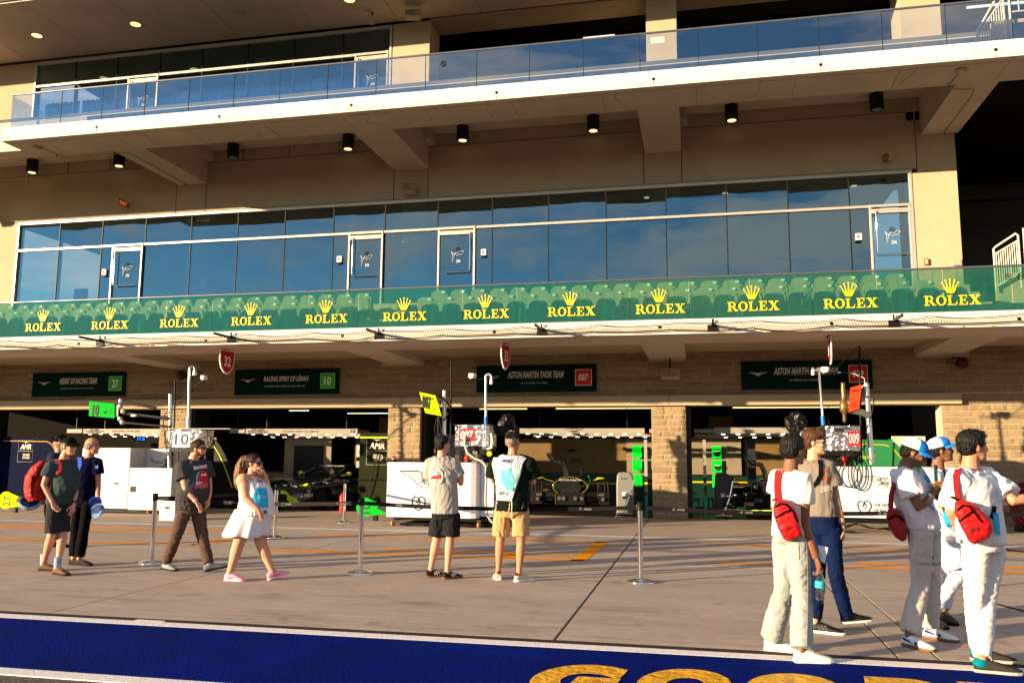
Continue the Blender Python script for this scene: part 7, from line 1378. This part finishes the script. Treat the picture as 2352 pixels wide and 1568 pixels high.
# ---- I: man in white cap looking at phone
KI = (2050, 980, 2.529)
I_ = person('man in white and blue cap, white shirt and cream cargo trousers looking at a phone', KI, dict(hd=(232, 205, 0), nk=(165, 288, 0), sa=(185, 350, -.16), sb=(250, 340, .16), ea=(268, 535, -.20), wa=(345, 448, -.14), fa=(372, 385, -.10), eb=(335, 545, .12), wb=(380, 455, .02), fb=(385, 395, -.02),
    pv=(285, 650, 0), ha=(270, 690, -.08), hb=(320, 690, .08), ka=(272, 985, -.06), kb=(335, 985, .08)), [((172, 1345), (322, 1378)), ((290, 1300), (375, 1312))], (1, -.15, -.38), 'brown',
    dict(ch=.17, cd=.125, wa=.15, wd=.135, hp=.145, hd=.13, th=.080, ua=.050, el=.040, front=(1, -.2, 0)), (cloth('bright_white_cotton', (.64, .62, .66)), .024, -.02, .58, .010), (cloth('cream_cargo_cloth', (.48, .44, .40)), .014, .026, 1.95, .008), HB, hands={'a': (.85, (.3, -.6, 0), 1), 'b': (.8, (-.3, -1, 0), 1)})
p = I_['px']; CWH = mat('white_mesh', (.74, .73, .74), .8, bump=.4, bs=160); CBL = cloth('bright_blue_cloth', (.015, .19, .62)); cap(I_, CBL, CWH, CBL, 1.08, tilt=-.05); glasses(I_, mat('clear_lens', (.15, .10, .08), .1), DARKM); watch(I_, I_['t'], STEEL, 'wa')
phone('green phone held up by the man in the white and blue cap', P(*p((362, 325)), I_['y']-.10), (.05, 0, 1), (.9, -.6, 0), mat('dark_green_case', (.01, .12, .07), .4))
patch(I_['bot'], 'cargo_pocket', [p((248, 815)), p((250, 860)), p((262, 940))], [p((385, 818)), p((388, 862)), p((380, 945))], 8, MATS['cream_cargo_cloth'], .016, rows=4); curve_on(I_['bot'], [p(q) for q in ((246, 858), (320, 862), (388, 862))], 2, mat('seam_shadow', (.30, .27, .24), .9), 'pocket_seam', .020)
for f in I_['feet']:
    o = shoe(I_['t'], f[0], f[1], mat('white_leather', (.74, .73, .74), .5), GUM, L=.29); d = (f[1]-f[0]).normalized(); x = Vector((d.y, -d.x, 0)); sx = 1 if x.y < 0 else -1
    M().add([f[0]+d*.02+x*(sx*.047)+FZ*.085, f[0]+d*.03+x*(sx*.05)+FZ*.06, f[0]+d*.12+x*(sx*.052)+FZ*.045, f[0]+d*.10+x*(sx*.052)+FZ*.062], [(0, 1, 2, 3)]).build('shoe_mark', MATS['navy_print'], o); M().add([f[0]+d*.14+x*(sx*.0515)+FZ*.035, f[0]+d*.165+x*(sx*.0515)+FZ*.035, f[0]+d*.155+x*(sx*.047)+FZ*.062, f[0]+d*.135+x*(sx*.047)+FZ*.065], [(0, 1, 2, 3)]).build('shoe_mark', MATS['navy_print'], o)
bt, bo = sling('dark red sling bag hanging behind the man in the white and blue cap', I_, I_['top'], None, [(90, 530), (130, 535), (175, 600), (190, 650), (188, 715), (165, 728), (120, 700), (85, 640), (68, 590), (75, 555)], cloth('wine_red_nylon', (.24, .006, .014), .55, bump=.5, bs=10), 15, dep=.08); curve_on(bo, [p(q) for q in ((80, 600), (115, 575), (150, 580), (170, 610))], 4, BLK, 'zip', .008)
k = M(); k.tube([P(*p(q), I_['y']-.12) for q in ((118, 380), (98, 460), (95, 535))], .022, 8); k.build('bag_strap', MATS['wine_red_nylon'], bt)
bottle('clear water bottle with green lid held under the arm near the green phone', P(*p((300, 375)), I_['y']-.02), (-.35, 0, 1), 1.25, mat('blue_label', (.03, .3, .65), .5), GRN)
t = thing('folded_bib', 'pale blue folded bib with lime corner under the arm of the phone user', 'bib', tuple(P(*p((360, 520)), I_['y']-.1))); k = M(); A_ = [P(*p(q), I_['y']-.17) for q in ((300, 480), (360, 475), (400, 530), (408, 575), (350, 530))]; k.add(A_+[q+Vector((0, .05, 0)) for q in A_], [(0, 1, 2, 3, 4), (9, 8, 7, 6, 5)]+[(i, (i+1) % 5, (i+1) % 5+5, i+5) for i in range(5)]); k.build('cloth', mat('pale_blue_cloth', (.35, .50, .80), .8, bump=.5, bs=8), t); M().add([P(*p(q), I_['y']-.175) for q in ((368, 484), (392, 512), (400, 545), (380, 520))], [(0, 1, 2, 3)]).build('lime_corner', LIMEB, t)
# ---- J: second cap man
J_ = person('smiling man in blue cap with white back and white leggings behind the phone user', KI, dict(hd=(392, 190, 0), nk=(368, 290, 0), sa=(345, 345, -.12), sb=(410, 345, .14), ea=(400, 560, -.14), wa=(452, 700, -.14), fa=(488, 795, -.12), eb=(440, 520, .15), wb=(450, 640, .12),
    pv=(430, 700, 0), ha=(430, 740, -.07), hb=(455, 740, .08), ka=(495, 925, -.06), kb=(450, 950, .1)), [((325, 1215), (462, 1268)), ((400, 1195), (520, 1250))], (1, -.1, .16), 'brown',
    dict(ch=.165, cd=.12, wa=.15, wd=.12, hp=.17, hd=.15, th=.095, cf=.055, front=(1, -.2, 0)), (WHC, .022, -.05, .6, .009), (cloth('white_legging', (.56, .56, .64), bump=.5), .010, .006, 1.92, .006), HB, hands={'a': (.5, (-1, 0, 0), 1)})
p = J_['px']; cap(J_, CBL, CWH, CBL, 1.06, tilt=.08); glasses(J_, mat('clear_lens'), DARKM)
M().ell(J_['hd']+J_['HR']@Vector((0, .0965, -.067)), (.019, .004, .006), J_['HR']).build('teeth', MATS['teeth'], J_['body']); curve_on(J_['top'], [p(q) for q in ((408, 305), (428, 360), (425, 430), (405, 480))], 5, mat('navy_strap', (.01, .015, .06), .7), 'bag_strap', .012)
patch(J_['top'], 'bib_print', [p((398, 560)), p((420, 640))], [p((440, 540)), p((470, 640))], 4, mat('turquoise_print'), .01); print_on(J_['top'], 'RO 0', [p((432, 625)), p((478, 650)), p((478, 678)), p((432, 650))], MATS['navy_print'], .014, .02)
k = M(); Q = J_['Q']; k.tube([Q['pv']+FZ*.05, Q['pv'].lerp(Q['ka'], .4), Q['ka']+FZ*.06+FX*.02], [.17, .165, .14], 18); V, N, F = bake(k, .010, 3); put('wrapped_cloth', folds(V, N, .008), F, MATS['white_legging'], J_['t'])
for f in J_['feet']: shoe(J_['t'], f[0], f[1], SAM, BLK, L=.31)
# ---- K: tall man at the right
K_ = person('tall black haired man in all white with bright red sling bag at the right edge', KI, dict(hd=(585, 168, 0), nk=(558, 300, 0), sa=(500, 355, -.14), sb=(655, 345, .12), ea=(455, 560, -.05), wa=(520, 690, .15), eb=(832, 492, -.05), wb=(925, 462, -.02), fb=(990, 440, 0),
    pv=(640, 740, 0), ha=(600, 790, -.04), hb=(690, 790, .08), ka=(592, 1100, -.0), kb=(660, 1095, .05)), [((572, 1432), (775, 1448)), ((592, 1500), (855, 1520))][::1], (1, .25, .05), 'tan',
    dict(ch=.19, cd=.14, wa=.165, wd=.14, hp=.155, hd=.14, th=.086, ua=.050, el=.040, front=(1, .4, 0), vol=1.12, hairamp=.004, fringe=1, nk=.062), (WHC, .026, -.04, .80, .012), (cloth('white_trouser_cloth', (.60, .57, .57)), .010, .018, 1.95, .007), HB, hands={'b': (.5, (0, 0, -1), 1)})
p = K_['px']; TEAL = mat('teal_knit', (.0, .16, .20), .7); DGR = mat('dark_grey_knit', (.035, .035, .035), .8, bump=.5, bs=80)
for f in K_['feet']: o = shoe(K_['t'], f[0], f[1], DGR, mat('putty_sole', (.40, .36, .32), .7), L=.32, w=.056); d = (f[1]-f[0]); d.z = 0; d.normalize(); M().ell(f[0]+d*.045+FZ*.065, (.052, .056, .045), frame(d)).build('heel_panel', TEAL, o)
curve_on(K_['top'], [p(q) for q in ((500, 290), (480, 340), (485, 420), (500, 490))], 13, REDN, 'sling_strap', .016)
bt, bo = sling('bright red sling bag with black zips on the rightmost man', K_, K_['top'], None, [(478, 495), (525, 485), (590, 510), (640, 560), (690, 610), (696, 660), (680, 700), (590, 745), (560, 725), (520, 650), (485, 575), (475, 530)], REDN, 15, dep=.11)
curve_on(bo, [p(q) for q in ((500, 610), (545, 575), (585, 550))], 4, BLK, 'zip', .008); curve_on(bo, [p(q) for q in ((488, 545), (520, 515), (560, 520), (590, 555), (635, 615))], 4, BLK, 'zip', .008); print_on(bo, 'SPORT', [p((560, 655)), p((635, 638)), p((638, 662)), p((565, 680))], FB, .01, .02, .3)
k = M(); k.tube([P(*p(q), K_['y']-.2) for q in ((505, 492), (480, 472), (448, 465))], [.02, .014, .006], 6); k.build('strap_tail', BLK, bt); o = K_['top']
curve_on(o, [p(q) for q in ((690, 590), (705, 560), (712, 520))], 9, BLK, 'buckle_strap', .014)
BB = patch(o, 'bib_panel', [p((700, 560)), p((712, 640)), p((722, 690))], [p((735, 560)), p((742, 640)), p((745, 690))], 4, mat('turquoise_print'), .02, rows=3); print_on(o, '6', [p((505, 712)), p((525, 712)), p((525, 742)), p((505, 742))], FB, .012, .02)
